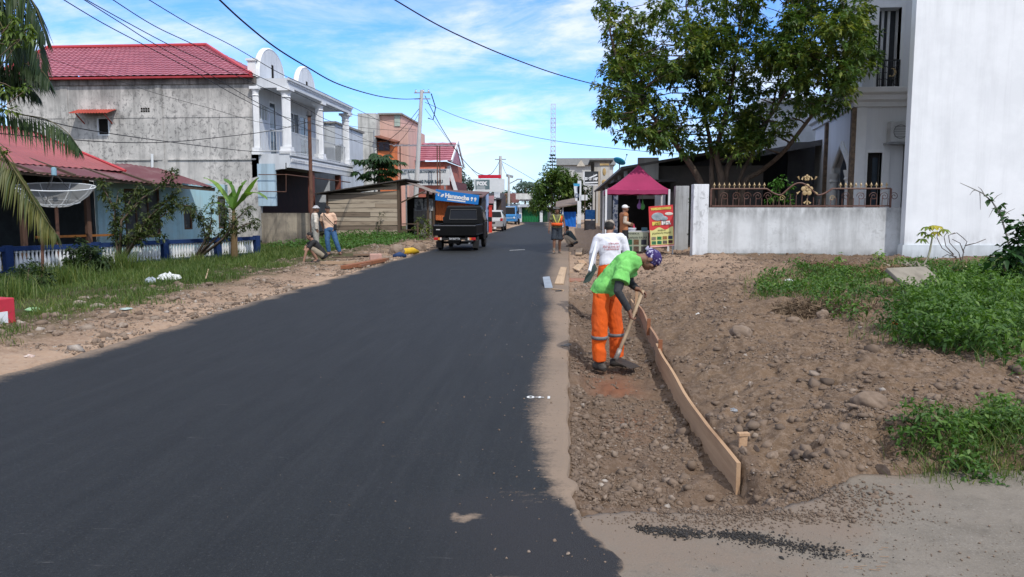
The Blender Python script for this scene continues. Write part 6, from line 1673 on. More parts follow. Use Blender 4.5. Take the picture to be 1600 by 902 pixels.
# ------------------------------------------------------------------ left: scraggly trees, banana, bushes by the fence
SCR = leafmat('scrub_leaf', (.02, .04, .012), (.06, .09, .025), (.15, .17, .05))
def scrub(name, label, Y, base, tips, L=.125, per=7, sh=8, r=.20, mat=SCR, vm=.5):
    p = at(*base, Y); p.z = h1(p.x, Y); o = thing(name, label, 'tree', (p.x, Y, p.z)); m_ = MB(); lv = Leaves()
    for t_ in tips:
        mid = [at(q[0], q[1], Y + random.uniform(-.2, .2)) for q in t_[:-1]]; e = at(t_[-1][0], t_[-1][1], Y + random.uniform(-.25, .25))
        chain_ = [Vector((p.x, Y, p.z - .05))] + mid + [e]; n = len(chain_)
        m_.tube(chain_, [.045 * (1 - .85 * i / (n - 1)) for i in range(n)], 6)
        for i in range(1, n):
            for s in (.3, .6, .9):
                c = chain_[i - 1].lerp(chain_[i], s)
                if c.z < p.z + .7: continue
                cluster(lv, c, r * (1.2 if i == n - 1 else 1.0), sh, per, L, L * .42, vm=vm + random.uniform(-.15, .15), droop=.4)
    m_.build('trunk', BARK, o, smooth=True); lv.build('crown', mat, o)
scrub('scrub_tree', 'thin straggly tree reaching over the blue fence in front of the brown window', 22, (186, 425), [[(182, 380), (178, 340), (185, 300)], [(190, 378), (215, 365), (236, 335)], [(205, 372), (232, 340), (265, 310), (275, 298)], [(180, 360), (200, 320), (215, 290)], [(215, 366), (245, 345), (262, 330)], [(240, 335), (270, 318), (296, 322)], [(190, 378), (225, 372), (252, 364)], [(190, 345), (222, 310), (262, 285), (270, 266)], [(180, 330), (165, 300), (158, 288)]])
scrub('scrub_tree', 'thin bent tree between the two right hand blue fence posts', 24, (300, 412), [[(322, 385), (318, 350), (312, 330)], [(325, 380), (330, 345), (330, 320)], [(345, 378), (360, 350), (345, 330)], [(350, 372), (372, 340), (392, 322)], [(360, 365), (385, 350), (405, 348)], [(330, 360), (310, 340), (300, 322)], [(350, 360), (355, 330), (338, 308)]], .11)
p = at(366, 400, 25.5); bnn = thing('banana_plant', 'young banana plant with broad yellow green leaves beside the end fence post', 'banana plant', (p.x, 25.5, 0)); m_ = MB()
m_.tube([(p.x, 25.5, -.1), at(366, 350, 25.5), at(365, 325, 25.5)], [.13, .09, .04], 10); m_.build('stem', M('banana_stem', (.19, .12, .06), (.10, .075, .035), 5, .7, stretch=(1, 1, .2)), bnn)
BAN = leafmat('banana_leaf', (.05, .11, .02), (.13, .26, .05), (.26, .42, .08), .35, .4)
c0 = at(365, 328, 25.5)
def blade_leaf(P, W, n=12, v=.6):
    P = [Vector(q) for q in P]; V = []; F = []; at_ = []
    for i in range(n + 1):
        t_ = i / n; x = t_ * (len(P) - 1); k = min(int(x), len(P) - 2); f = x - k
        p0, p1, p2, p3 = P[max(k - 1, 0)], P[k], P[k + 1], P[min(k + 2, len(P) - 1)]
        c = .5 * ((2 * p1) + (p2 - p0) * f + (2 * p0 - 5 * p1 + 4 * p2 - p3) * f ** 2 + (3 * p1 - p0 - 3 * p2 + p3) * f ** 3)
        tg = (p2 - p1).normalized(); sd = tg.cross(Z_); sd = sd.normalized() if sd.length > .1 else X_; up = sd.cross(tg)
        w_ = W * math.sin(PI * min(1, .06 + t_ * .94)) ** .6 * (1 + random.uniform(-.12, .12))
        V += [c - sd * w_ + up * w_ * .35 - Z_ * random.uniform(0, .04), c, c + sd * w_ + up * w_ * .35 - Z_ * random.uniform(0, .04)]; at_ += [v + random.uniform(-.15, .15), v + .2, v + random.uniform(-.15, .15)]
    for i in range(n): a = i * 3; F += [(a, a + 1, a + 4, a + 3), (a + 1, a + 2, a + 5, a + 4)]
    return V, F, np.clip(at_, 0, 1)
for pts, v in (([(355, 312, .1), (335, 287, .2), (318, 277, .3)], .75), ([(363, 300, 0), (356, 285, 0), (350, 278, .1)], .35), ([(375, 300, 0), (381, 288, 0), (386, 281, .1)], .5), ([(380, 312, 0), (397, 287, -.1), (405, 277, -.1)], .85), ([(385, 306, 0), (402, 302, -.3), (418, 312, -.4)], .7), ([(345, 320, -.2), (330, 318, -.4), (320, 330, -.5)], .5)):
    V, F, a_ = blade_leaf([c0] + [at(x, y, 25.5 + d) for x, y, d in pts], .16, 12, v); put('leaf', V, F, BAN, bnn, attr=a_)
def bush(label, Y, spots, L=.1, W=.05, mat=SCR, vm=.4, sh=10, per=7, r=.25, name='bush'):
    p = at(spots[0][0], spots[0][1], Y); z = h1(p.x, Y); o = thing(name, label, 'bush', (p.x, Y, z)); lv = Leaves(); m_ = MB()
    for px, py in spots:
        c = at(px, py, Y + random.uniform(-.25, .25)); twig_tree(m_, (p.x + (c.x - p.x) * .6, Y, z - .05), c, .018, .006, .08); cluster(lv, c, r, sh, per, L, W, vm=vm + random.uniform(-.12, .12), droop=.4)
    m_.build('stem', BARK, o); lv.build('foliage', mat, o); return o
BUSHG = leafmat('bush_leaf', (.014, .03, .010), (.03, .06, .016), (.08, .13, .03))
bush('dark leafy bush against the middle of the blue fence', 19.0, [(130, 400), (120, 388), (142, 392), (110, 405), (155, 402), (132, 412), (148, 415), (108, 420), (125, 425), (160, 418), (118, 396), (140, 402), (150, 408), (112, 414)], .13, .055, BUSHG, .4, 22, 8, .28)
bush('tall weed bush in front of the left stretch of the blue fence', 14.6, [(30, 425), (45, 418), (60, 430), (20, 432), (72, 436), (52, 442), (35, 446), (60, 448), (25, 450)], .12, .035, BUSHG, .45, 18, 7, .22)
bush('yellow green bush beside the hut porch', 36.6, [(648, 352), (655, 345), (662, 352), (668, 345), (672, 356), (656, 360), (665, 362)], .16, .07, leafmat('yellowgreen_leaf', (.03, .06, .012), (.09, .13, .03), (.36, .36, .08)), .45, 9, 6, .3)
bush('small weedy bush at the foot of the low concrete wall', 31.4, [(392, 392), (398, 385), (385, 388), (405, 392)], .12, .05, BUSHG, .5, 8, 6, .25)
bush('small bush growing against the plank hut front', 35.8, [(592, 345), (596, 335), (590, 355)], .10, .045, BUSHG, .4, 6, 6, .18)
p = at(66, 425, 17.3); MB().tube([(p.x, 17.3, -.1), at(66, 360, 17.3)], .035, 8).build('pipe_post', RUST, label='thin rusty pipe standing in the weeds before the blue fence', cat='post')

# ------------------------------------------------------------------ grass
def inpoly(x, y, poly):
    x = np.asarray(x); y = np.asarray(y); r = np.zeros(x.shape, bool); n = len(poly); j = n - 1
    for i in range(n):
        xi, yi = poly[i]; xj, yj = poly[j]
        c = ((yi > y) != (yj > y)) & (x < (xj - xi) * (y - yi) / (yj - yi + 1e-12) + xi); r ^= c; j = i
    return r
def blades(x, y, h, w, lean=.45, vm=.5, vs=.25):
    n = len(x); z = H(x, y) - .01; a = RNG.uniform(0, 2 * PI, n); b = RNG.uniform(0, 2 * PI, n); ln = RNG.uniform(.05, lean, n) * h
    P = np.stack([x, y, z], 1); S = np.stack([np.cos(a), np.sin(a), 0 * a], 1) * (w / 2)[:, None]; D = np.stack([np.cos(b) * ln, np.sin(b) * ln, h], 1)
    m = P + D * np.array([.45, .45, .6]); t_ = P + D * np.array([1.1, 1.1, .95])
    V = np.stack([P - S, P + S, m + S * .7, m - S * .7, t_], 1).reshape(-1, 3); k = np.arange(n)[:, None] * 5
    F = np.concatenate([k + [[0, 1, 2]], k + [[0, 2, 3]], k + [[3, 2, 4]]], 0)
    return V, F, np.repeat(np.clip(vm + RNG.normal(0, vs, n), 0, 1), 5)
GRASS = leafmat('grass_blade', (.04, .07, .015), (.09, .15, .03), (.27, .27, .09), .3)
# left verge between the sand and the fence / hut
def dens_left(x, y):
    d = road_left(y) - x; nz_ = fbm(x * .8, y * .8, 3, 71); a = np.interp(y, [8, 12, 17, 21, 24, 30, 36], [1.3, 1.3, 1.5, 2.0, 3.1, 2.8, 2.4])
    e = sst(a, a + .8, d + (nz_ - .5) * 2.2)
    bare = sst(.56, .64, fbm(x * .9 + 3, y * .5, 3, 171)) * sst(4.5, 2.5, d)
    return e * (1 - bare) * (.30 + 1.0 * nz_)
parts = []
n = 150000; y = 8 + 30 * RNG.random(n) ** 1.25; x = road_left(y) - .7 - RNG.random(n) * 8.2
fpx = FA.x + (y - FA.y) * (FB.x - FA.x) / (FB.y - FA.y)
keep = (RNG.random(n) < dens_left(x, y)) & ((x > fpx + .05) | (y > 27.3)) & ((x > -11) | (y < 31)) & ~((y > 35.8) & (x < -8))
x, y = x[keep], y[keep]; fp = fpx[keep]
kk = RNG.random(len(x)) < np.where((x - fp < .5) & (y < 27), .45, 1.0); x, y, fp = x[kk], y[kk], fp[kk]
tall = sst(2.6, .3, x - fp) * (y < 27)
tuft = fbm(x * 1.7, y * 1.7, 3, 88)
ok = np.hypot((x + 9.0) / 1.2, (y - 10.4) / .9) > 1; x, y, tall, tuft, fp = x[ok], y[ok], tall[ok], tuft[ok], fp[ok]
h = RNG.uniform(.04, .12, len(x)) * (1 + 1.6 * sst(.45, .75, tuft)) + tall * RNG.uniform(.03, .20, len(x)) * sst(.3, .6, tuft)
V, F, a_ = blades(x, y, h, .006 + .0004 * y, .8, np.clip(.40 + .5 * (fbm(x * .6, y * .6, 3, 19) - .5), 0, 1), .22)
gl = put('verge_grass', V, F, GRASS, attr=a_, origin=False); tag(gl, kind='stuff')
for px, py, rr, hh_, n_, lab in ((190, 425, .55, .75, 420, 'clump of tall grass before the blue fence under the straggly tree'), (105, 445, .7, .6, 420, 'clump of tall grass left of the dark leafy bush'), (20, 470, .5, .55, 320, 'clump of tall grass near the red block'), (245, 425, .5, .4, 260, 'lower clump of tall grass behind the white plastic bag')):
    q = onG(px, py); x = q.x + RNG.normal(0, rr * .5, n_); y = q.y + RNG.normal(0, rr * .35, n_)
    V, F, a_ = blades(x, y, hh_ * RNG.uniform(.45, 1.0, n_), np.full(n_, .014), .7, .5, .22); o = put('tall_grass', V, F, GRASS, attr=a_); tag(o, lab, 'grass clump')
# low leafy weeds near the hut
n = 5200; y = RNG.uniform(28.5, 36.2, n); x = RNG.uniform(-11.5, -6.6, n); k = (RNG.random(n) < sst(.8, 2.2, road_left(y) - x + (fbm(x, y, 3, 5) - .5) * 2)) & ((x > -10.6) | (y < 31.5)); x, y = x[k], y[k]
lv = Leaves(); lv.add(np.stack([x, y, H(x, y) + RNG.uniform(.02, .28, len(x))], 1), rnd_dir(len(x), .5), RNG.uniform(.08, .16, len(x)), .06, np.clip(.55 + RNG.normal(0, .2, len(x)), 0, 1), droop=.3)
o = lv.build('verge_weeds', leafmat('verge_weed_leaf', (.025, .07, .012), (.06, .15, .025), (.13, .24, .05)), origin=False); tag(o, kind='stuff')

# right: weeds over the waste ground
wp_ = [onG(*q) for q in ((1175, 455), (1195, 436), (1250, 425), (1330, 415), (1420, 416), (1480, 412), (1605, 405), (1605, 588), (1560, 572), (1500, 556), (1440, 548), (1375, 535), (1365, 520), (1400, 500), (1425, 478), (1390, 472), (1330, 505), (1290, 488), (1215, 468))]
wpoly = [(p.x, p.y) for p in wp_]; wx_ = np.array(wpoly)
WEED = leafmat('weed_leaf', (.018, .05, .010), (.05, .125, .020), (.15, .26, .045), .3)
def weeds(poly, n, L, W, hmax, name, mat, vm=.5, seed=0, edge=None, pw=1.0, lo=.08, th=(.42, .58)):
    pa = np.array(poly); x0, y0 = pa.min(0); x1, y1 = pa.max(0)
    x = RNG.uniform(x0, x1, n * 3); y = y0 + (y1 - y0) * RNG.random(n * 3) ** pw
    jx = (fbm(x * 1.5, y * 1.5, 3, 13 + seed) - .5) * .9; jy = (fbm(x * 1.5 + 9, y * 1.5, 3, 14 + seed) - .5) * .9
    k = inpoly(x + jx, y + jy, poly); x, y = x[k][:n], y[k][:n]
    mass = fbm(x * 1.1, y * 1.1, 3, 15 + seed); d = sst(th[0], th[1], mass)
    k = RNG.random(len(x)) < (lo + (1 - lo) * d); x, y, d, mass = x[k], y[k], d[k], mass[k]
    hh = hmax * (.2 + .8 * d) * (.45 + 1.1 * fbm(x * 2.3, y * 2.3, 3, 18 + seed)) * RNG.random(len(x)) ** .7
    lv = Leaves()
    for r in range(3):
        P = np.stack([x + RNG.normal(0, .02, len(x)), y + RNG.normal(0, .02, len(x)), H(x, y) + hh], 1)
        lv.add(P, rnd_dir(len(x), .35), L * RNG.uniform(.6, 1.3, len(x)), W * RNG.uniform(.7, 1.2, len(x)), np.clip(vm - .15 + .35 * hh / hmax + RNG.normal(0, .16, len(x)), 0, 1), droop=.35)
    o = lv.build(name, mat, origin=False); tag(o, kind='stuff'); return o
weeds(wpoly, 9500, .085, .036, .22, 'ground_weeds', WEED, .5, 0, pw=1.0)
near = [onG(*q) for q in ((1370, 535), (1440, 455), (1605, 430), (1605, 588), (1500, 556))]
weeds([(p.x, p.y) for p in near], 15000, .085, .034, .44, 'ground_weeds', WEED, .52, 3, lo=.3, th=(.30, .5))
cl_ = [onG(*q) for q in ((1425, 690), (1470, 668), (1560, 655), (1605, 650), (1605, 730), (1520, 726), (1450, 715))]
cpoly = [(p.x, p.y) for p in cl_]
weeds(cpoly, 1100, .055, .022, .16, 'ground_weeds', WEED, .5, 5)
pa = np.array(cpoly); n = 5000; x = RNG.uniform(pa[:, 0].min() - .15, pa[:, 0].max(), n); y = RNG.uniform(pa[:, 1].min(), pa[:, 1].max(), n); k = inpoly(x + RNG.normal(0, .08, n), y + RNG.normal(0, .08, n), cpoly); x, y = x[k], y[k]
V, F, a_ = blades(x, y, RNG.uniform(.06, .2, len(x)), np.full(len(x), .006), 1.1, .5, .3); o = put('grass_tuft', V, F, GRASS, attr=a_, origin=False); tag(o, kind='stuff')
# thin grass over the waste ground
n = 16000; x0, y0 = wx_.min(0); x1, y1 = wx_.max(0); x = RNG.uniform(x0 - .4, x1, n * 2); y = RNG.uniform(y0, y1 + 1.5, n * 2); k = inpoly(x + RNG.normal(0, .25, n * 2), y + RNG.normal(0, .25, n * 2), wpoly) & (fbm(x, y, 3, 23) > .42); x, y = x[k], y[k]
V, F, a_ = blades(x, y, RNG.uniform(.06, .22, len(x)), .006 + .0004 * y, .8, .5, .25); o = put('waste_grass', V, F, GRASS, attr=a_, origin=False); tag(o, kind='stuff')

# right: shrubs at the white wall
BROAD = leafmat('broad_leaf', (.012, .04, .012), (.03, .09, .022), (.09, .18, .045), .25)
bush('broad leaved green bush against the white house at the right edge', 13.5, [(1585, 395), (1570, 405), (1598, 380), (1560, 425), (1590, 420), (1575, 440), (1605, 400), (1610, 430), (1555, 440), (1600, 350), (1592, 365)], .17, .11, BROAD, .45, 9, 6, .26)
p = at(1592, 420, 15); z = h1(p.x, 15); o = thing('climbing_weed', 'tall leaning grey stem with few leaves before the white house wall', 'plant', (p.x, 15, z)); m_ = MB(); lv = Leaves()
P = [Vector((p.x, 15, z))] + [at(px, py, 15) for px, py in ((1574, 372), (1563, 335), (1550, 315), (1535, 302), (1518, 294), (1500, 286))]; m_.tube(P, [.02, .018, .016, .014, .011, .008, .004], 6)
for a, b in (((1566, 345), (1572, 322)), ((1550, 315), (1566, 302)), ((1531, 300), (1532, 328)), ((1524, 297), (1515, 305)), ((1571, 360), (1590, 352)), ((1572, 368), (1598, 358)), ((1560, 328), (1578, 335)), ((1565, 340), (1586, 326)), ((1556, 322), (1545, 340)), ((1538, 304), (1528, 292))): m_.tube([at(*a, 15), at((a[0] + b[0]) / 2, (a[1] + b[1]) / 2 - 2, 15), at(*b, 15)], [.008, .006, .003], 4)
for px, py in ((1563, 320), (1559, 328), (1545, 306), (1568, 330), (1556, 334), (1543, 312)): c = at(px, py, 15); lv.add(np.repeat(np.array(c)[None], 3, 0), rnd_dir(3), .13, .10, .6)
m_.build('stem', M('grey_stem', (.22, .21, .19), (.14, .13, .12)), o); lv.build('foliage', BROAD, o)
# papaya seedling
p = onG(1447, 412); o = thing('papaya_seedling', 'young papaya seedling with a yellowing crown before the white house', 'plant', tuple(p)); m_ = MB(); Yp = p.y; lv = Leaves()
top = at(1457, 369, Yp); m_.tube([p - Z_ * .05, p.lerp(top, .5) + Vector((.02, 0, 0)), top], [.035, .028, .02], 8); m_.build('stem', M('papaya_stem', (.36, .38, .28), (.28, .28, .2)), o)
for px, py, v in ((1442, 362, .3), (1448, 354, .5), (1458, 352, .8), (1466, 353, .95), (1476, 358, .5), (1462, 362, .95), (1452, 366, .4), (1441, 373, .3)):
    c = at(px, py, Yp + random.uniform(-.15, .15)); n_ = 9; ang = np.linspace(0, 2 * PI, n_, endpoint=False); D = np.stack([np.cos(ang), np.sin(ang), np.full(n_, -.25)], 1)
    lv.add(np.repeat(np.array(c)[None], n_, 0), D, .19, .075, np.clip(v + RNG.normal(0, .1, n_), 0, 1), droop=.5)
lv.build('foliage', leafmat('papaya_yellow_leaf', (.06, .14, .03), (.22, .30, .05), (.62, .50, .06)), o)
# bare looping twigs
p = onG(1503, 414); o = thing('bare_vine', 'bare looping dry vine against the foot of the white house wall', 'plant', tuple(p)); m_ = MB(); Yv = p.y
for pts in ([(1503, 414), (1490, 400), (1472, 388), (1464, 372), (1465, 362)], [(1503, 410), (1506, 390), (1511, 378), (1505, 372), (1495, 364), (1488, 366)], [(1503, 412), (1498, 395), (1484, 380), (1482, 368), (1492, 364)], [(1506, 395), (1500, 380), (1488, 374)], [(1508, 384), (1525, 380), (1540, 374)], [(1495, 402), (1480, 398), (1472, 402)], [(1490, 398), (1478, 385), (1475, 370), (1481, 362)]):
    P = [at(px, py, Yv + random.uniform(-.08, .08)) for px, py in pts]; m_.tube(P, [.018] + [.010] * (len(P) - 1), 5)
m_.build('stem', M('dry_vine', (.11, .09, .08), (.07, .06, .055)), o)
# tall leafy weed at the fence wall base, bright seedling
for px, py, lab in ((1308, 408, 'small bright green plant sprouting at the foot of the yard wall'), (1372, 405, 'second bright green sprout by the right end of the yard wall'), (1400, 414, 'leafy green weed at the corner of the yard wall and the white house')):
    q = onG(px, py + 6); bush(lab, q.y, [(px, py), (px - 8, py + 4), (px + 8, py + 3), (px + 2, py - 6)], .11, .05, leafmat('sprout_leaf_%d' % px, (.06, .13, .02), (.14, .28, .05), (.26, .42, .08)), .6, 5, 6, .14, name='weed_plant')
# dry brush heaps
DRY = M('dry_straw', (.20, .115, .065), (.12, .075, .05), 12, .9); DRY2 = M('pale_dry_leaf', (.36, .33, .27), (.26, .23, .18), 12, .9)
for px, py, rx, rz, mt, lab, nm in ((1305, 418, .95, .20, DRY, 'reddish brown heap of dry grass below the middle of the yard wall', 'dry_heap'), (1388, 424, .55, .22, M('tan_straw', (.30, .20, .11), (.20, .13, .08), 12, .9), 'tan heap of dry grass below the right end of the yard wall', 'dry_heap'), (1425, 420, .50, .20, DRY2, 'pale grey heap of dead leaves left of the papaya seedling', 'dry_heap'), (1500, 420, 1.0, .16, DRY, 'dark brown dry brush heap at the foot of the white house', 'dry_heap'), (1290, 470, .75, .12, M('brown_vines', (.20, .14, .085), (.13, .09, .06), 12, .9), 'tangle of dry vines at the left rim of the weeds', 'dry_heap')):
    q = onG(px, py + 6); n_ = 2600; a_ = RNG.uniform(0, 2 * PI, n_); rr = np.sqrt(RNG.random(n_)) * rx
    x = q.x + np.cos(a_) * rr; y = q.y + np.sin(a_) * rr * .6; z = H(x, y) + rz * (1 - (rr / rx) ** 2) * RNG.random(n_)
    lv = Leaves(); D = rnd_dir(n_); D[:, 2] *= .35; lv.add(np.stack([x, y, z], 1), D, RNG.uniform(.12, .32, n_), .014 if mt is not DRY2 else .05, .5, droop=.2)
    o = lv.build(nm, mt); tag(o, lab, 'heap')
# ------------------------------------------------------------------ people
def remesh(mb, vox, smooth=3, fac=.5, wr=0.0, wscale=14, seed=0, stretch=(1, 1, 1)):
    me = mesh_np('tmp', mb.V, mb.F); o = bpy.data.objects.new('tmp', me); COL.objects.link(o)
    r = o.modifiers.new('r', 'REMESH'); r.mode = 'VOXEL'; r.voxel_size = vox; r.adaptivity = 0
    s = o.modifiers.new('s', 'SMOOTH'); s.factor = fac; s.iterations = smooth
    dg = bpy.context.evaluated_depsgraph_get(); m2 = bpy.data.meshes.new_from_object(o.evaluated_get(dg))
    V = np.zeros(len(m2.vertices) * 3); m2.vertices.foreach_get('co', V); V = V.reshape(-1, 3)
    Nn = np.zeros(len(m2.vertices) * 3); m2.vertices.foreach_get('normal', Nn); Nn = Nn.reshape(-1, 3)
    F = [tuple(p.vertices) for p in m2.polygons]
    bpy.data.objects.remove(o); bpy.data.meshes.remove(me); bpy.data.meshes.remove(m2)
    if wr:
        q = V * np.array(stretch) * wscale
        n_ = fbm(q[:, 0] + q[:, 1] * .7, q[:, 2] + q[:, 1] * .4, 3, seed) - .5
        rid = np.abs(fbm(q[:, 0] * .6 + q[:, 1] * .5 + 4, q[:, 2] * .6 - q[:, 0] * .5, 2, seed + 5) - .5) * 2
        V = V + Nn * ((n_ * 1.2 - .5 * (1 - rid) ** 3) * wr)[:, None]
    return V, F

def lerp(a, b, t): return Vector(a) * (1 - t) + Vector(b) * t
def loft(mb, P, R, e, ax, n=18): mb.tube(P, R, n, True, e, ax)
def limb(mb, a, b, c, r, n=12, bulge=0.0):
    """two-bone limb with rounded joint"""
    a, b, c = map(Vector, (a, b, c)); P = []; R = []
    for t in (0, .25, .5, .75, .92): P.append(a.lerp(b, t)); R.append(r[0] + (r[1] - r[0]) * t + bulge * math.sin(PI * t))
    P.append(b * .9 + a.lerp(b, .96) * .05 + b.lerp(c, .04) * .05); R.append(r[1])
    for t in (.08, .3, .6, 1.0): P.append(b.lerp(c, t)); R.append(r[1] + (r[2] - r[1]) * t + bulge * .7 * math.sin(PI * min(1, t * 1.3)) * (t < .8))
    mb.tube(P, R, n)

def hand(mb, w_, d, n_, side, curl=.5, s=1.0, fr=.0088):
    w_ = Vector(w_); d = Vector(d).normalized(); n_ = Vector(n_); n_ = (n_ - d * n_.dot(d)).normalized(); side = d.cross(n_) * (1 if d.cross(n_).dot(Vector(side)) > 0 else -1)
    P = lambda a, b, c: w_ + (d * a + side * b + n_ * c) * s
    mb.hexa([P(-.01, -.028, -.012), P(-.01, .028, -.012), P(-.01, .028, .014), P(-.01, -.028, .014)], [P(.092, -.040, -.010), P(.092, .040, -.010), P(.092, .040, .012), P(.092, -.040, .012)])
    mb.tube([P(-.03, 0, 0), P(.02, 0, 0)], .027 * s, 8)
    for b, L in ((.031, .072), (.011, .080), (-.011, .075), (-.031, .058)):
        p = P(.085, b, .001); a_ = curl * .6; pts = [p]
        for seg in (.45, .32, .23):
            dd = d * math.cos(a_) + n_ * math.sin(a_) + side * b * .8; p = p + dd.normalized() * L * seg * s; pts.append(p); a_ += curl
        mb.tube(pts, [fr * s, fr * s, fr * .92 * s, fr * .8 * s], 7)
    p = P(.022, .030, .004); pts = [p]; 
    for seg, k in ((.034, .2), (.028, .6), (.022, 1.0)):
        dd = (side * (.85 - .5 * k) + d * (.6 + .2 * k) + n_ * (.25 + curl * .5 * k)).normalized(); p = p + dd * seg * s; pts.append(p)
    mb.tube(pts, [.012 * s, .0105 * s, .0098 * s, .0085 * s], 7)

def head(mb, c, up, fw, s=1.0):
    c = Vector(c); up = Vector(up).normalized(); fw = Vector(fw); fw = (fw - up * fw.dot(up)).normalized(); rt = fw.cross(up)
    Mx = Matrix((rt, fw, up)).transposed()
    g = lambda x, y, z: c + Mx @ Vector((x, y, z)) * s
    B = lambda p, r, n=12, m=9: mb.ball(g(*p), [q * s for q in r], n, m, Mx)
    B((0, -.008, .025), (.074, .094, .092), 18, 14); B((0, .022, -.035), (.060, .068, .075), 16, 10); B((0, .048, -.078), (.034, .036, .030))
    B((0, .086, -.012), (.013, .024, .030)); B((0, .100, -.024), (.017, .015, .012)); B((0, .078, .030), (.052, .016, .014))
    B((0, .082, -.055), (.026, .014, .008)); B((0, .080, -.066), (.022, .014, .008))
    for sx in (-1, 1): B((sx * .076, -.008, -.008), (.010, .022, .034)); B((sx * .040, .055, -.020), (.024, .026, .022))
    return Mx, g

SKIN = M('brown_skin', (.22, .115, .075), (.18, .09, .058), 18, .55, .35)
SKIN2 = M('tan_skin', (.30, .165, .11), (.25, .135, .09), 18, .55, .35)
EYEM = M('eye_dark', (.02, .015, .012), None, 5, .25)
HAIR = M('black_hair', (.012, .010, .009), (.02, .017, .015), 40, .6)
BASE_J = dict(pel=(0, 0, .93), wai=(0, .0, 1.06), che=(0, .0, 1.24), nec=(0, -.01, 1.405), hed=(0, .03, 1.545),
              shL=(-.175, -.01, 1.36), shR=(.175, -.01, 1.36), elL=(-.225, -.03, 1.10), elR=(.225, -.03, 1.10), wrL=(-.235, .06, .86), wrR=(.235, .06, .86),
              hiL=(-.088, 0, .89), hiR=(.088, 0, .89), knL=(-.10, .02, .48), knR=(.10, .02, .48), anL=(-.105, -.01, .085), anR=(.105, -.01, .085), toL=(-.125, .14, .03), toR=(.125, .14, .03))

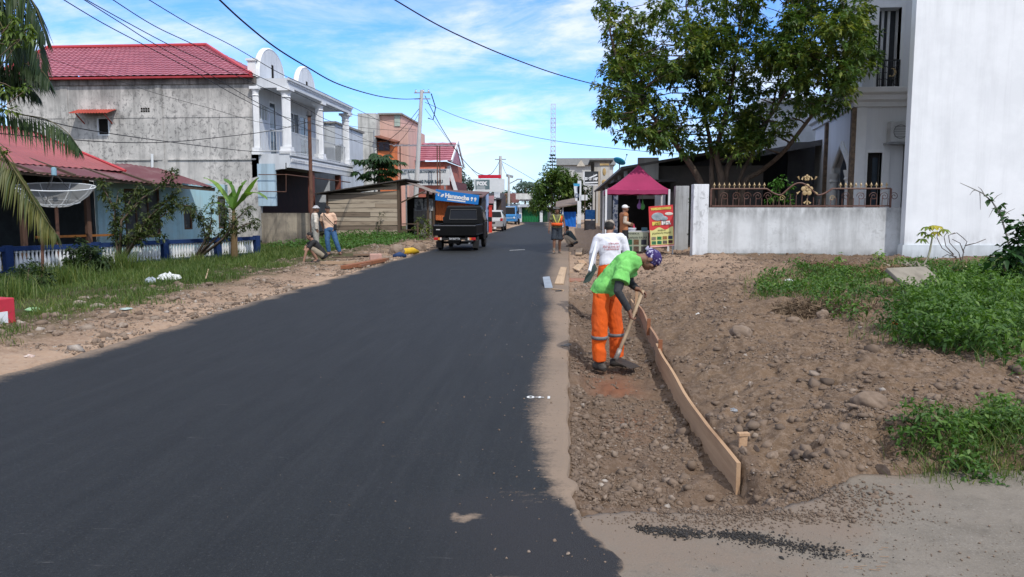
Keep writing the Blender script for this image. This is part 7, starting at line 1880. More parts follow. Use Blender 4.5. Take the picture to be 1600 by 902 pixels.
def person(label, base, rz, over, wear, s=1.0, vox=.011, skin=SKIN, hup=(0, 0, 1), hfw=(0, 1, 0), hands=None, fat=1.0, group=None):
    J = {k: Vector(v) for k, v in {**BASE_J, **over}.items()}
    if s != 1.0: J = {k: v * s for k, v in J.items()}
    o = thing('person', label, 'person', (0, 0, 0), 0, group)
    sx = (J['shR'] - J['shL']).normalized(); hx_ = (J['hiR'] - J['hiL']).normalized()
    # ---- body, one continuous mesh
    mb = MB()
    def torso(mb, g=0.0, low=-.10, top=1.0):
        dn = (J['pel'] - J['wai']).normalized()
        P = [J['pel'] + dn * -low * s, J['pel'], J['wai'], J['che'], lerp(J['che'], J['nec'], .62), lerp(J['che'], J['nec'], .9)]
        R = [(.150 + g) * s, (.162 + g) * s * (1 + (fat - 1) * .6), (.150 + g) * s * fat, (.172 + g) * s * (1 + (fat - 1) * .4), (.150 + g) * s, (.085 + g) * s]
        mb.tube(P, R, 20, True, (1, .68 + (fat - 1) * .5), sx)
        for k in 'LR':
            mb.ball(lerp(J['sh' + k], J['che'], .10), (.066 + g) * s, 12, 9)
            mb.tube([lerp(J['che'], J['nec'], .55), lerp(J['sh' + k], J['che'], .12)], [(.085 + g) * s, (.062 + g) * s], 10)
    torso(mb)
    mb.tube([lerp(J['che'], J['nec'], .75), J['nec'], lerp(J['nec'], J['hed'], .75)], [.062 * s, .054 * s, .052 * s], 12)
    Mx, gh = head(mb, J['hed'], hup, hfw, s * 1.0)
    hands = hands or {}
    for k in 'LR':
        limb(mb, J['sh' + k], J['el' + k], J['wr' + k], [.052 * s, .040 * s, .027 * s], 12, .004 * s)
        hd = hands.get(k); d = (J['wr' + k] - J['el' + k])
        if hd is None: hd = dict(d=d, n=(-1 if k == 'R' else 1, 0.2, 0), side=(0, 1, 0), curl=.45)
        hand(mb, J['wr' + k], hd['d'], hd['n'], hd['side'], hd.get('curl', .5), s, .0088 if vox < .008 else .0115)
        limb(mb, J['hi' + k], J['kn' + k], J['an' + k], [.082 * s, .056 * s, .038 * s], 14, .008 * s)
        mb.tube([J['an' + k] + (J['an' + k] - J['to' + k]) * .35 + Vector((0, 0, -.04)) * s, lerp(J['an' + k], J['to' + k], .35), J['to' + k]], [.036 * s, .042 * s, .030 * s], 10)
    V, F = remesh(mb, vox, 4); put('body', V, F, skin, o, smooth=True)
    for sg in (-1, 1): MB().ball(gh(sg * .031, .079, .012), .0115 * s, 8, 6).build('eye', EYEM, o)
    # ---- clothes
    for wn in wear:
        mb = MB(); kind = wn['k']; g = wn.get('g', .014)
        if kind == 'shirt':
            torso(mb, g, wn.get('low', -.09))
            for k in 'LR':
                f = wn.get('sleeve', .55)
                a, b, c = J['sh' + k], J['el' + k], J['wr' + k]
                if f <= 1: mb.tube([a, lerp(a, b, f * .5), lerp(a, b, f)], [(.060 + g) * s, (.056 + g) * s, (.054 + g + wn.get('flare', .006)) * s], 14)
                else: limb(mb, a, b, lerp(b, c, f - 1), [(.056 + g) * s, (.044 + g) * s, (.034 + g) * s], 12)
        elif kind == 'trousers':
            dn = (J['wai'] - J['pel']).normalized()
            hc = (J['hiL'] + J['hiR']) / 2
            mb.tube([J['pel'] + dn * wn.get('up', .05) * s, J['pel'], hc - dn * .04 * s, hc - dn * .09 * s], [(.150 + g) * s * (1 + (fat - 1) * .6), (.165 + g) * s * (1 + (fat - 1) * .5), (.160 + g) * s, (.11 + g) * s], 20, True, (1, .72), hx_)
            for k in 'LR':
                a, b, c = J['hi' + k], J['kn' + k], J['an' + k]; f = wn.get('leg', 1.9); w1 = wn.get('wide', .012)
                if f > 1: limb(mb, a, b, lerp(b, c, f - 1), [(.092 + g) * s, (.066 + g + w1 * .7) * s, (.050 + g + w1) * s], 16, .008 * s)
                else: mb.tube([a, lerp(a, b, f * .5), lerp(a, b, f)], [(.092 + g) * s, (.088 + g) * s, (.085 + g + w1) * s], 16)
        elif kind == 'sleeves':
            for k in 'LR':
                mb = MB(); a, b, c = J['sh' + k], J['el' + k], J['wr' + k]; limb(mb, lerp(a, b, .30), b, lerp(b, c, .97), [.058 * s, .047 * s, .036 * s], 12)
                V, F = remesh(mb, vox, 2, .5, .004, 26, 5); put('arm_sleeve', V, F, wn['m'], o, smooth=True)
            continue
        elif kind == 'shoes':
            for k in 'LR':
                mb = MB(); a, t_ = J['an' + k], J['to' + k]; dd = (t_ - a); dd.z = 0; dd = dd.normalized() * s
                z0 = min(a.z, t_.z) 
                mb.tube([Vector((a.x, a.y, t_.z + .012 * s)) - dd * .075, Vector((a.x, a.y, t_.z + .02 * s)) - dd * .03, Vector((a.x, a.y, t_.z + .016 * s)) + dd * .06, t_ + dd * .03 - Z_ * .002], [.038 * s, .052 * s, .046 * s, .030 * s], 12)
                mb.tube([a + Z_ * .03 * s, Vector((a.x, a.y, t_.z + .03 * s))], [.050 * s, .048 * s], 12)
                if wn.get('boot'): mb.tube([a + Z_ * .12 * s, a], [.056 * s, .05 * s], 12)
                V, F = remesh(mb, vox, 2); put('boot' if wn.get('boot') else 'shoe', V, F, wn['m'], o, smooth=True)
            continue
        elif kind == 'hair':
            mb.ball(gh(0, -.016, .036), [.079 * s, .093 * s, .088 * s], 18, 12, Mx)
            mb.ball(gh(0, -.045, .0), [.074 * s, .06 * s, .07 * s], 14, 10, Mx)
        elif kind == 'cap':
            mb.ball(gh(0, -.008, .048), [.082 * s, .098 * s, .076 * s], 18, 12, Mx)
            br = wn.get('brim', .07); mb.ball(gh(0, .085, .050), [.070 * s, br * s, .010 * s], 16, 8, Mx)
        elif kind == 'hat':
            mb.ball(gh(0, -.005, .062), [.083 * s, .097 * s, .078 * s], 18, 12, Mx)
            mb.lathe(gh(0, -.005, .05), [(.08 * s, .02), (.135 * s, -.012), (.14 * s, -.006), (.085 * s, .03)], 24, Mx)
        elif kind == 'bandana':
            mb.ball(gh(0, -.010, .036), [.083 * s, .103 * s, .094 * s], 22, 16, Mx); mb.ball(gh(0, .045, .052), [.066 * s, .05 * s, .035 * s], 16, 10, Mx)
        V, F = remesh(mb, wn.get('vox', vox), wn.get('sm', 2), .5, wn.get('wr', .008), wn.get('ws', 15), wn.get('seed', 3), wn.get('st', (1, 1, 1)))
        V = np.asarray(V)
        nm = wn['n']; po = put(nm, V, F, wn['m'], o, smooth=True); wn['o'] = po
    o.location = base; o.rotation_euler = (0, 0, rz)
    return o, J, gh, Mx

def W2L(p, base, rz):
    d = Vector(p) - Vector(base); c, s = math.cos(-rz), math.sin(-rz); return Vector((d.x * c - d.y * s, d.x * s + d.y * c, d.z))

# ---- worker in lime green, digging -----------------------------------------------------------------------
b0 = Vector((.40, 8.36, h1(.40, 8.36) + .01)); rz = -PI / 2
pj = dict(pel=(944, 450, 8.40), wai=(956, 434, 8.40), che=(976, 414, 8.40), nec=(997, 404, 8.41), hed=(1016.5, 406.5, 8.42), shR=(974, 421, 8.21), shL=(982, 414, 8.60), elR=(965, 455, 8.10), wrR=(983, 485, 8.14), elL=(984, 442, 8.64), wrL=(996, 452, 8.52),
          hiR=(939, 458, 8.30), hiL=(951, 458, 8.50), knR=(937, 515, 8.27), knL=(963, 512, 8.52), anR=(936, 568, 8.30), anL=(964, 564, 8.52), toR=(943, 577, 8.24), toL=(977, 572, 8.50))
ov = {k: W2L(at(*v), b0, rz) for k, v in pj.items()}
gfl = -.0
for k in ('R', 'L'): ov['an' + k].z = .085; ov['to' + k].z = .03
LIME = M('lime_cotton', (.23, .62, .17), (.15, .46, .11), 7, .85, .15, bump=.7, bscale=11, stretch=(1, 1, .5), dist=.03)
ORNG = M('orange_workwear', (.78, .12, .014), (.56, .095, .022), 6, .85, .15, bump=.7, bscale=10, stretch=(1, 1, .45), dist=.03)
DGREY = M('dark_grey_knit', (.030, .032, .036), (.045, .047, .05), 30, .9)
SHOE = M('dusty_dark_shoe', (.035, .033, .032), (.09, .08, .07), 20, .8)
bt_n = NT('purple_bandana'); vv = bt_n.n('ShaderNodeTexVoronoi'); vv.inputs['Scale'].default_value = 34; bt_n.lk(bt_n.pos(), vv.inputs['Vector'])
cc = bt_n.mix(bt_n.ramp(vv.outputs['Distance'], [(.30, 1.), (.40, 0.)]), (.035, .022, .10), (.42, .40, .55)); bt_n.fin(bt_n.mix(bt_n.ramp(bt_n.noise(14, 3), [(.45, 0.), (.55, .8)]), cc, (.04, .028, .12)), .8, .2)
topw = at(1003.5, 457, 8.46); gripw = at(987.5, 494, 8.20); botw = at(966, 552, 8.26)
hd_dir = (W2L(gripw, b0, rz) - ov['wrR']).normalized()
axl = (W2L(topw, b0, rz) - W2L(botw, b0, rz)).normalized()
worker, J1, gh1, Mx1 = person('worker in a lime green shirt and orange trousers bending over a shovel', b0, rz, ov, [
    dict(k='shirt', n='shirt', m=LIME, g=.034, sleeve=.62, flare=.016, low=-.11, wr=.026, ws=10, vox=.008),
    dict(k='trousers', n='trousers', m=ORNG, up=.0, g=.008, wide=.020, leg=1.93, wr=.028, ws=9, vox=.008, seed=8, st=(1, 1, .8)),
    dict(k='sleeves', m=DGREY), dict(k='shoes', m=SHOE), dict(k='bandana', n='bandana', m=bt_n.m, wr=.006, ws=26, vox=.006)],
    vox=.006, skin=SKIN, hup=(0, .86, .40), hfw=(.08, .36, -.90),
    hands={'R': dict(d=(0.0, .25, -.95), n=(-.2, .9, .1), side=(-.8, .3, 0), curl=1.15), 'L': dict(d=(.12, .93, -.42), n=(.25, -.35, -.9), side=(.9, 0, 0), curl=.9)})
REFL = M('reflective_tape', (.17, .175, .18), (.11, .115, .12), 20, .6, .4)
for k in 'RL':
    c = J1['kn' + k].lerp(J1['an' + k], .22); d_ = (J1['an' + k] - J1['kn' + k]).normalized(); mb = MB()
    r_ = .089; mb.tube([c - d_ * .017, c + d_ * .017], r_, 20); put('reflective_band', mb.V, mb.F, REFL, None, smooth=True, origin=False).parent = worker
mb = MB(); mb.ball(gh1(-.02, -.098, .045), [.035, .028, .03], 10, 8, Mx1); mb.tube([gh1(-.02, -.10, .03), gh1(-.06, -.13, .02), gh1(-.05, -.15, .045)], [.02, .022, .008], 8)
put('bandana_knot', mb.V, mb.F, M('pale_knot', (.50, .48, .58), (.20, .17, .30), 40), None, smooth=True, origin=False).parent = worker
# shovel
sv = thing('shovel', 'shovel with a pale wooden handle held by the worker in lime green', 'shovel', tuple(botw)); mb = MB()
ddir = (topw - botw).normalized(); top2 = topw + ddir * .025
mb.tube([botw - ddir * .02, botw.lerp(topw, .33) + Vector((.006, 0, 0)), botw.lerp(topw, .66), top2], [.021, .020, .019, .019], 10); mb.build('handle', wood('ash_handle', (.44, .33, .22), (.34, .25, .165), 'z'), sv, smooth=True)
mb = MB(); mb.tube([botw - ddir * .075, botw + ddir * .05], [.03, .025], 10); mb.build('socket', M('worn_socket', (.36, .33, .29), (.18, .16, .14), 20, .6, .5, .4), sv, smooth=True)
BL = [at(960, 556, 8.36), at(962, 566, 8.10), at(985, 577, 8.04), at(1000, 573.5, 8.16), at(992, 569, 8.40)]
mb = MB(); BLz = [Vector(p) for p in BL]; mb.prism(BLz, (0, 0, .006)); blade = mb.build('blade', M('rusty_dark_blade', (.055, .040, .032), (.03, .024, .02), 12, .6, .4, .3), sv)

# ---- worker in white shirt ----------------------------------------------------------------------------------
b1 = Vector((.64, 12.0, h1(.64, 12.0) + .01))
WSH = M('white_jersey', (.70, .71, .76), (.60, .61, .66), 5, .85, .15)
CAPB = M('beige_brown_cap', (.34, .30, .25), (.16, .13, .11), 12, .9, lo=.4, hi=.6)
person_w, J2, gh2, Mx2 = person('worker in a long sleeved white shirt and orange trousers seen from behind', b1, math.radians(8), dict(che=(-.01, .06, 1.22), nec=(.0, .13, 1.385), hed=(.02, .20, 1.50), shL=(-.19, .08, 1.335), shR=(.185, .08, 1.345), elL=(-.27, .03, 1.10), elR=(.27, .05, 1.10), wrL=(-.275, .09, .87), wrR=(.26, .16, .87), wai=(0, .02, 1.06)), [
    dict(k='shirt', n='shirt', m=WSH, g=.02, sleeve=1.93, low=-.03, wr=.014, ws=12, vox=.009), dict(k='trousers', n='trousers', m=ORNG, g=.016, wide=.016, up=.04, wr=.014, ws=9, vox=.009), dict(k='shoes', m=SHOE), dict(k='cap', n='cap', m=CAPB, wr=.0, vox=.008), dict(k='hair', n='hair', m=HAIR, wr=0, vox=.008)],
    vox=.009, skin=SKIN2, hup=(.05, .25, .95), hfw=(.35, .9, -.2))
# faded red print on the back
mb = MB(); rnd = random.Random(5)
def backpt(u, z): # local point on the back surface
    return Vector((u, 0, z))
PR = M('faded_red_print', (.50, .14, .16), (.58, .28, .28), 30)
mb.beam((-.135, -.14, 1.165), (.12, -.14, 1.175), .012, .012)
torso_sh = [ch for ch in person_w.children if ch.name.startswith('shirt')][0]
cov = np.zeros(len(torso_sh.data.vertices) * 3); torso_sh.data.vertices.foreach_get('co', cov); cov = cov.reshape(-1, 3)
def onback(u, z):
    d = (cov[:, 0] - u) ** 2 + (cov[:, 2] - z) ** 2; k = np.argsort(d)[:40]; j = k[np.argmin(cov[k, 1])]
    return Vector((u, cov[j, 1] - .004, z))
mb = MB()
for row, (z, h_, n_, x0, x1) in enumerate(((1.255, .030, 9, -.045, .115), (1.205, .042, 11, -.125, .12), (1.165, .026, 12, -.10, .11))):
    for i in range(n_):
        u = x0 + (x1 - x0) * i / (n_ - 1); hh = h_ * rnd.uniform(.7, 1.1)
        pts = [onback(u + rnd.uniform(-.006, .006), z - hh / 2), onback(u + rnd.uniform(-.004, .008), z), onback(u + rnd.uniform(-.006, .006), z + hh / 2)]
        mb.tube(pts, .0035 if row else .003, 5)
        if rnd.random() < .6: mb.tube([onback(u, z + hh * .4 * rnd.choice((-1, 0, 1))), onback(u + (x1 - x0) / n_ * .8, z + hh * .4 * rnd.choice((-1, 0, 1)))], .003, 5)
put('back_print', mb.V, mb.F, PR, None, origin=False).parent = person_w
# his tool leaning at the left side
p0, p1, p2, p3 = at(929, 392, 11.9), at(921, 424, 11.6), at(915, 440, 11.5), at(922, 436, 11.7)
s2 = thing('spade', 'spade with white handle and dark green blade beside the white shirted worker', 'spade', (p1.x, p1.y, p1.z)); MB().tube([at(934, 368, 12.05), p0, p1], [.016, .022, .024], 8).build('handle', WHITE, s2)
mb = MB(); mb.prism([at(929, 412, 11.8), at(933, 420, 11.75), at(922, 440, 11.5), at(911, 443, 11.45), at(915, 432, 11.5)], Vector((0, .012, .004))); mb.build('blade', M('dark_green_steel', (.012, .03, .022), (.02, .035, .03), 6, .5), s2)

# ---- customer at the tent
pz = Vector((at(975, 350, 23.6).x, 23.6, 0)); pz.z = h1(pz.x, pz.y)
BEIGE = M('beige_sleeve', (.48, .40, .32), (.40, .33, .26), 10)
TAB = M('rust_brown_tunic', (.36, .15, .065), (.30, .12, .05), 8)
person('person in a rust brown tunic and white cap standing before the tent', pz, math.radians(-75), dict(elR=(.24, -.06, 1.13), wrR=(.15, .16, 1.08), elL=(-.24, .0, 1.12), wrL=(-.12, .2, 1.05)), [
    dict(k='shirt', n='sleeves_shirt', m=BEIGE, g=.014, sleeve=1.9, wr=.008), dict(k='shirt', n='tunic', m=TAB, g=.028, sleeve=.25, low=-.20, wr=.010), dict(k='trousers', n='trousers', m=M('black_trousers', (.015, .015, .017)), g=.012), dict(k='shoes', m=SHOE), dict(k='cap', n='cap', m=M('white_cap', (.74, .74, .74), (.6, .6, .6), 10), wr=0)], vox=.012, s=.99)

# ---- man walking towards the camera on the road
q = gr(870, 396, .01)
CAMO = M('mottled_green_shirt', (.16, .17, .09), (.10, .085, .055), 11, .85, lo=.42, hi=.58)
VORG = M('orange_vest_cloth', (.78, .12, .02), (.68, .09, .02), 6, .7); VYEL = M('yellow_reflective_strap', (.55, .58, .10), (.45, .48, .10), 10, .5)
pw, J3, g3, M3 = person('heavy set man in dark shorts, hat and orange safety vest walking along the road edge', q, math.radians(183), dict(knR=(.10, .10, .49), anR=(.105, .10, .085), toR=(.13, .26, .03), knL=(-.10, .04, .48), anL=(-.105, -.10, .10), toL=(-.13, .06, .03), elL=(-.26, -.04, 1.10), wrL=(-.29, .03, .84), elR=(.26, -.03, 1.10), wrR=(.29, .06, .84), hed=(0, .05, 1.545)), [
    dict(k='shirt', n='shirt', m=CAMO, g=.014, sleeve=.6, low=-.04, wr=.010), dict(k='trousers', n='shorts', m=M('dark_denim_shorts', (.018, .027, .040), (.028, .036, .048), 12), g=.022, leg=.98, wide=.018, wr=.010), dict(k='shoes', m=M('dusty_boot', (.26, .21, .165), (.18, .15, .12), 12), boot=1), dict(k='hat', n='hat', m=M('dark_grey_hat', (.065, .063, .06), (.10, .095, .09), 14), wr=.003)], vox=.012, fat=1.22, s=1.0)
mb = MB(); P = J3
def fr_pt(x, z): 
    sh3 = [ch for ch in pw.children if ch.name.startswith('shirt')][0]; a = np.zeros(len(sh3.data.vertices) * 3); sh3.data.vertices.foreach_get('co', a); a = a.reshape(-1, 3)
    d = (a[:, 0] - x) ** 2 + (a[:, 2] - z) ** 2; k = np.argsort(d)[:30]; j = k[np.argmax(a[k, 1])]; return Vector((x, a[j, 1] + .006, z))
for sgn in (-1, 1): mb.tube([fr_pt(sgn * .13, 1.38), fr_pt(sgn * .11, 1.28), fr_pt(sgn * .06, 1.16), fr_pt(sgn * .02, 1.08)], .018, 6)
put('vest_strap', mb.V, mb.F, VYEL, None, origin=False, smooth=True).parent = pw
mb = MB(); mb.tube([Vector((0, .045, 1.00)), Vector((0, .045, 1.10))], [.212, .208], 24, True, (1, .90)); put('vest_band', mb.V, mb.F, VORG, None, origin=False, smooth=True).parent = pw
mb = MB(); mb.tube([fr_pt(-.16, 1.34), fr_pt(-.15, 1.24), fr_pt(-.15, 1.14)], .035, 8); put('vest_panel', mb.V, mb.F, VORG, None, origin=False, smooth=True).parent = pw

# ---- squatting labourer further up the road edge
SQ = dict(pel=(0, -.16, .22), wai=(0, -.08, .36), che=(0, .06, .52), nec=(0, .15, .66), hed=(0, .22, .78), shL=(-.18, .13, .62), shR=(.18, .13, .62), hiL=(-.09, -.14, .22), hiR=(.09, -.14, .22), knL=(-.17, .22, .46), knR=(.17, .22, .46), anL=(-.13, .02, .085), anR=(.13, .02, .085), toL=(-.15, .17, .03), toR=(.15, .17, .03), elL=(-.20, .33, .47), elR=(.20, .33, .47), wrL=(-.10, .46, .30), wrR=(.10, .48, .28))
q = Vector((at(893, 375, 33).x, 33, 0)); q.z = h1(q.x, 33) + .02
person('labourer squatting at the road edge behind the walking man', q, math.radians(70), SQ, [dict(k='shirt', n='shirt', m=M('dark_teal_shirt', (.03, .05, .06), (.05, .07, .08), 9), sleeve=.6), dict(k='trousers', n='trousers', m=M('khaki_trousers', (.42, .34, .26), (.34, .27, .2), 9), leg=1.9), dict(k='shoes', m=SHOE), dict(k='hair', n='hair', m=HAIR, wr=0)], vox=.013, hfw=(0, .8, -.5), hup=(0, .4, .9))

# ---- three men on the left verge
q = onG(489, 402); q = Vector((q.x, q.y + .3, h1(q.x, q.y + .3)))
person('man in a cream long sleeved shirt and grey bucket hat standing on the left verge', q, math.radians(-62), dict(elR=(.24, -.02, 1.12), wrR=(.20, .02, .86), elL=(-.22, -.05, 1.1), wrL=(-.18, -.02, .86), hed=(0, .05, 1.54)), [
    dict(k='shirt', n='shirt', m=M('cream_shirt', (.62, .57, .50), (.54, .49, .42), 7), g=.022, sleeve=1.9, low=-.16, wr=.012), dict(k='trousers', n='trousers', m=M('grey_khaki_trousers', (.36, .35, .31), (.28, .27, .24), 9), leg=1.92), dict(k='shoes', m=SHOE), dict(k='hat', n='hat', m=M('grey_white_hat', (.48, .49, .50), (.30, .30, .31), 20), wr=.003)], vox=.012, s=.97, hfw=(0, .95, -.3))
q = onG(519, 401)
pl_, J5, g5, M5 = person('man in a peach shirt and blue jeans with a black sling bag', q, math.radians(190), dict(pel=(.06, -.05, .90), wai=(.09, -.07, 1.04), che=(.12, -.10, 1.22), nec=(.13, -.09, 1.385), hed=(.12, -.05, 1.52), shL=(-.06, -.10, 1.35), shR=(.29, -.12, 1.34), elL=(-.13, -.16, 1.10), elR=(.36, -.22, 1.10), wrL=(-.09, .0, .90), wrR=(.30, -.26, .88), hiL=(-.03, -.04, .87), hiR=(.14, -.05, .87), knL=(-.14, .05, .48), anL=(-.27, .04, .085), toL=(-.32, .17, .03), knR=(.14, .03, .48), anR=(.10, -.02, .085), toR=(.12, .13, .03)), [
    dict(k='shirt', n='shirt', m=M('peach_shirt', (.68, .46, .33), (.60, .40, .28), 6), g=.018, sleeve=.8, low=-.08, wr=.010), dict(k='trousers', n='jeans', m=M('blue_jeans', (.045, .12, .25), (.03, .08, .17), 10), g=.010, wide=.006, wr=.008), dict(k='shoes', m=M('brown_shoe', (.09, .05, .035))), dict(k='cap', n='cap', m=M('black_cap', (.015, .014, .014)), wr=0, brim=.06)], vox=.012, s=.98, skin=SKIN2, hfw=(-.35, .9, -.15))
mb = MB(); BK = M('black_webbing', (.015, .015, .016)); ss = .98
mb.tube([Vector(p) * ss for p in ((.25, -.02, 1.405), (.18, .07, 1.30), (.06, .09, 1.17), (-.06, .08, 1.05), (-.10, .05, 1.0))], .014, 6); put('bag_strap', mb.V, mb.F, BK, None, origin=False).parent = pl_
mb = MB(); mb.box(Vector((-.13, .07, .94)) * ss, (.09, .07, .19), .3); o = put('sling_bag', mb.V, mb.F, BK, None, origin=False); o.parent = pl_; b_ = o.modifiers.new('b', 'BEVEL'); b_.width = .015
q = onG(497, 411)
person('man in a black shirt and khaki shorts squatting before the two standing men', q, math.radians(112), {**SQ, 'wrL': (-.30, .42, .06), 'elL': (-.26, .34, .36), 'wrR': (.12, .34, .42)}, [
    dict(k='shirt', n='shirt', m=M('black_shirt', (.012, .012, .013), (.02, .02, .021), 8), sleeve=.7, wr=.010), dict(k='trousers', n='shorts', m=M('khaki_shorts', (.30, .26, .19), (.24, .20, .15), 9), leg=1.02, g=.004, wide=.004), dict(k='shoes', m=M('sandal_dark', (.05, .04, .035))), dict(k='hair', n='hair', m=HAIR, wr=.004)], vox=.012, s=.97, skin=SKIN2, hfw=(.1, .85, -.5), hup=(0, .35, .94))
# ------------------------------------------------------------------ vehicles
def tag_o(o): return o
BLKP = M('black_car_paint', (.003, .003, .0035), (.005, .005, .005), 2, .38, .12)
TYRE = M('tyre_rubber', (.016, .016, .017), (.03, .028, .026), 12, .9)
RIM = M('silver_rim', (.45, .46, .47), (.35, .36, .37), 8, .35, .5, .7)
CARG = M('car_glass', (.006, .007, .009), None, 2, .12, .3)
TRIMB = M('black_plastic', (.014, .014, .015), (.02, .02, .02), 9, .7)
def wheel(root, x, y, r=.29, w=.17, rim=RIM):
    mb = MB(); R = Matrix.Rotation(PI / 2, 3, 'Y')
    mb.lathe((x, y, r), [(r * .62, -w / 2), (r * .93, -w / 2), (r, -w / 2 + .03), (r, w / 2 - .03), (r * .93, w / 2), (r * .62, w / 2)], 28, R)
    wh_ = mb.build('wheel', TYRE, root, smooth=False)
    sg = 1 if x > 0 else -1
    mb = MB(); mb.lathe((x, y, r), [(r * .60, -w * .42), (r * .60, w * .36), (r * .50, w * .38), (r * .30, w * .20), (r * .12, w * .30), (.01, w * .30)] if sg > 0 else [(.01, -w * .30), (r * .12, -w * .30), (r * .30, -w * .20), (r * .50, -w * .38), (r * .60, -w * .36), (r * .60, w * .42)], 24, R); mb.build('rim', rim, wh_)
    return wh_
def shell(mb, prof, hw, taper=None):
    """side profile (y,z) loop extruded across, half width may vary per point"""
    n = len(prof); V = []
    for i, (y, z) in enumerate(prof): V.append((-(taper[i] if taper else hw), y, z))
    for i, (y, z) in enumerate(prof): V.append(((taper[i] if taper else hw), y, z))
    F = [tuple(range(n)), tuple(range(2 * n - 1, n - 1, -1))] + [(i, n + i, n + (i + 1) % n, (i + 1) % n) for i in range(n)]
    mb.add(V, F)
# ---- black pickup (local: x right, y forward, rear bumper at y=0)
pk = thing('pickup_truck', 'black pickup truck with a dropside bed parked on the left half of the road', 'pickup', (0, 0, 0))
hw = .83
mb = MB(); mb.box2((-hw, .02, .60), (hw, 2.32, .64)); mb.box2((-hw, .04, .642), (-hw + .045, 2.32, 1.0)); mb.box2((hw - .045, .04, .642), (hw, 2.32, 1.0)); mb.box2((-hw + .047, 2.26, .642), (hw - .047, 2.32, 1.05)); mb.build('cargo_bed', BLKP, pk, bevel=.012)
mb = MB(); mb.box2((-hw + .002, -.025, .585), (hw - .002, .018, .99)); tg_ = mb.build('tailgate', BLKP, pk, bevel=.015)
mb = MB(); mb.box2((-hw + .03, -.034, .955), (hw - .03, -.027, .982)); mb.build('gate_highlight', M('edge_highlight', (.18, .18, .19), None, 3, .3, .5, .6), tg_)  # pale strip standing in for a highlight along the tailgate top
mb = MB(); mb.box2((-hw + .12, -.03, .80), (-hw + .27, -.0265, .835)); mb.build('emblem', M('silver_emblem', (.5, .5, .5)), tg_)
mb = MB()
for y in np.linspace(.35, 2.1, 6): mb.box2((hw + .001, y, .66), (hw + .012, y + .05, .98)); mb.box2((-hw - .012, y, .66), (-hw - .001, y + .05, .98))
mb.build('bed_rib', BLKP, pk)
mb = MB(); shell(mb, [(2.36, .45), (2.36, 1.02), (2.42, 1.30), (2.52, 1.66), (2.66, 1.73), (3.35, 1.71), (3.62, 1.62), (4.02, 1.12), (4.14, 1.02), (4.20, .80), (4.20, .38), (3.98, .34), (3.92, .62), (3.60, .66), (3.30, .60), (3.22, .34), (2.50, .34)], hw, [.83, .83, .80, .71, .66, .66, .69, .80, .80, .80, .80, .80, .83, .83, .83, .83, .83])
cab = mb.build('cab', BLKP, pk, bevel=.02)
mb = MB(); f = lambda x, z: Vector((x, 2.36 + (z - 1.02) * .30 - .012 * 1, z)) 
zz0, zz1 = 1.20, 1.56; mb.add([(-.56, 2.392 - .0, 1.18), (.56, 2.392, 1.18), (.52, 2.472, 1.56), (-.52, 2.472, 1.56)], [(0, 1, 2, 3)]); rw = mb.build('rear_window', CARG, pk)
mb = MB(); pts = [Vector((-.57, 2.375, 1.17)), Vector((.57, 2.375, 1.17)), Vector((.53, 2.455, 1.57)), Vector((-.53, 2.455, 1.57)), Vector((-.57, 2.375, 1.17))]; mb.tube(pts, .018, 6); mb.build('window_seal', M('grey_seal', (.08, .08, .08), None, 3, .4), rw)
for sg in (-1, 1):
    mb = MB(); mb.add([(sg * .822, 2.62, 1.06), (sg * .822, 3.72, 1.06), (sg * .738, 3.46, 1.56), (sg * .742, 2.70, 1.58)], [(0, 1, 2, 3) if sg > 0 else (3, 2, 1, 0)]); mb.build('side_window', CARG, pk)
    mb = MB(); mb.box2((sg * .831, 2.55, .45), (sg * .835, 3.55, 1.02)); mb.box2((sg * .835, 2.62, .93), (sg * .85, 2.76, .96)); mb.build('door', BLKP, pk)
    mb = MB(); mb.beam((sg * .80, 3.62, 1.10), (sg * .92, 3.60, 1.14), .03); mb.box((sg * .97, 3.60, 1.16), (.15, .08, .20)); mb.build('mirror', TRIMB, pk, bevel=.015)
    mb = MB(); mb.box2((sg * .50, -.03, .42), (sg * .80, .03, .52)); tl_ = mb.build('tail_light', M('tail_red' + ('_r' if sg > 0 else ''), (.42, .012, .012), (.36, .01, .01), 9, .2, .5), pk, bevel=.008)
    mb = MB(); mb.box2((sg * .50, -.034, .425), (sg * .56, -.031, .515)); mb.build('reverse_lamp', M('lamp_clear' + ('_r' if sg > 0 else ''), (.62, .60, .55), None, 9, .2), tl_); mb = MB(); mb.box2((sg * .562, -.034, .425), (sg * .63, -.031, .515)); mb.build('indicator', M('lamp_amber' + ('_r' if sg > 0 else ''), (.62, .22, .04), None, 9, .2), tl_)
    wheel(pk, sg * .70, .95, .30, .17); wheel(pk, sg * .70, 3.62, .30, .17)
    mb = MB(); mb.box2((sg * .60, .60, .10), (sg * .82, .62, .36)); mb.build('mud_flap', TRIMB, pk)
mb = MB(); mb.box2((-.80, -.005, .43), (.80, .06, .50)); mb.box2((-.48, .1, .40), (-.38, 4.0, .56)); mb.box2((.38, .1, .40), (.48, 4.0, .56)); mb.box2((-.70, .92, .24), (.70, 1.0, .34)); mb.ball((0, .95, .30), (.13, .13, .12)); mb.box2((-.25, .3, .28), (.15, .75, .48)); mb.build('chassis', TRIMB, pk)
mb = MB(); mb.box2((-.24, -.045, .40), (.24, -.03, .53)); pt_ = mb.build('number_plate', M('plate_black', (.015, .015, .017)), pk)
mb = MB(); add_text(mb, 'BA 8627 TA', Vector((0, -.047, .445)), X_, Z_, .09, .40, .002, lift=.001); mb.build('plate_lettering', M('plate_white', (.62, .64, .66)), pt_)
mb = MB(); mb.tube([(.55, .0, .30), (.55, .5, .30)], .03, 8); mb.build('exhaust_pipe', STEEL, pk)
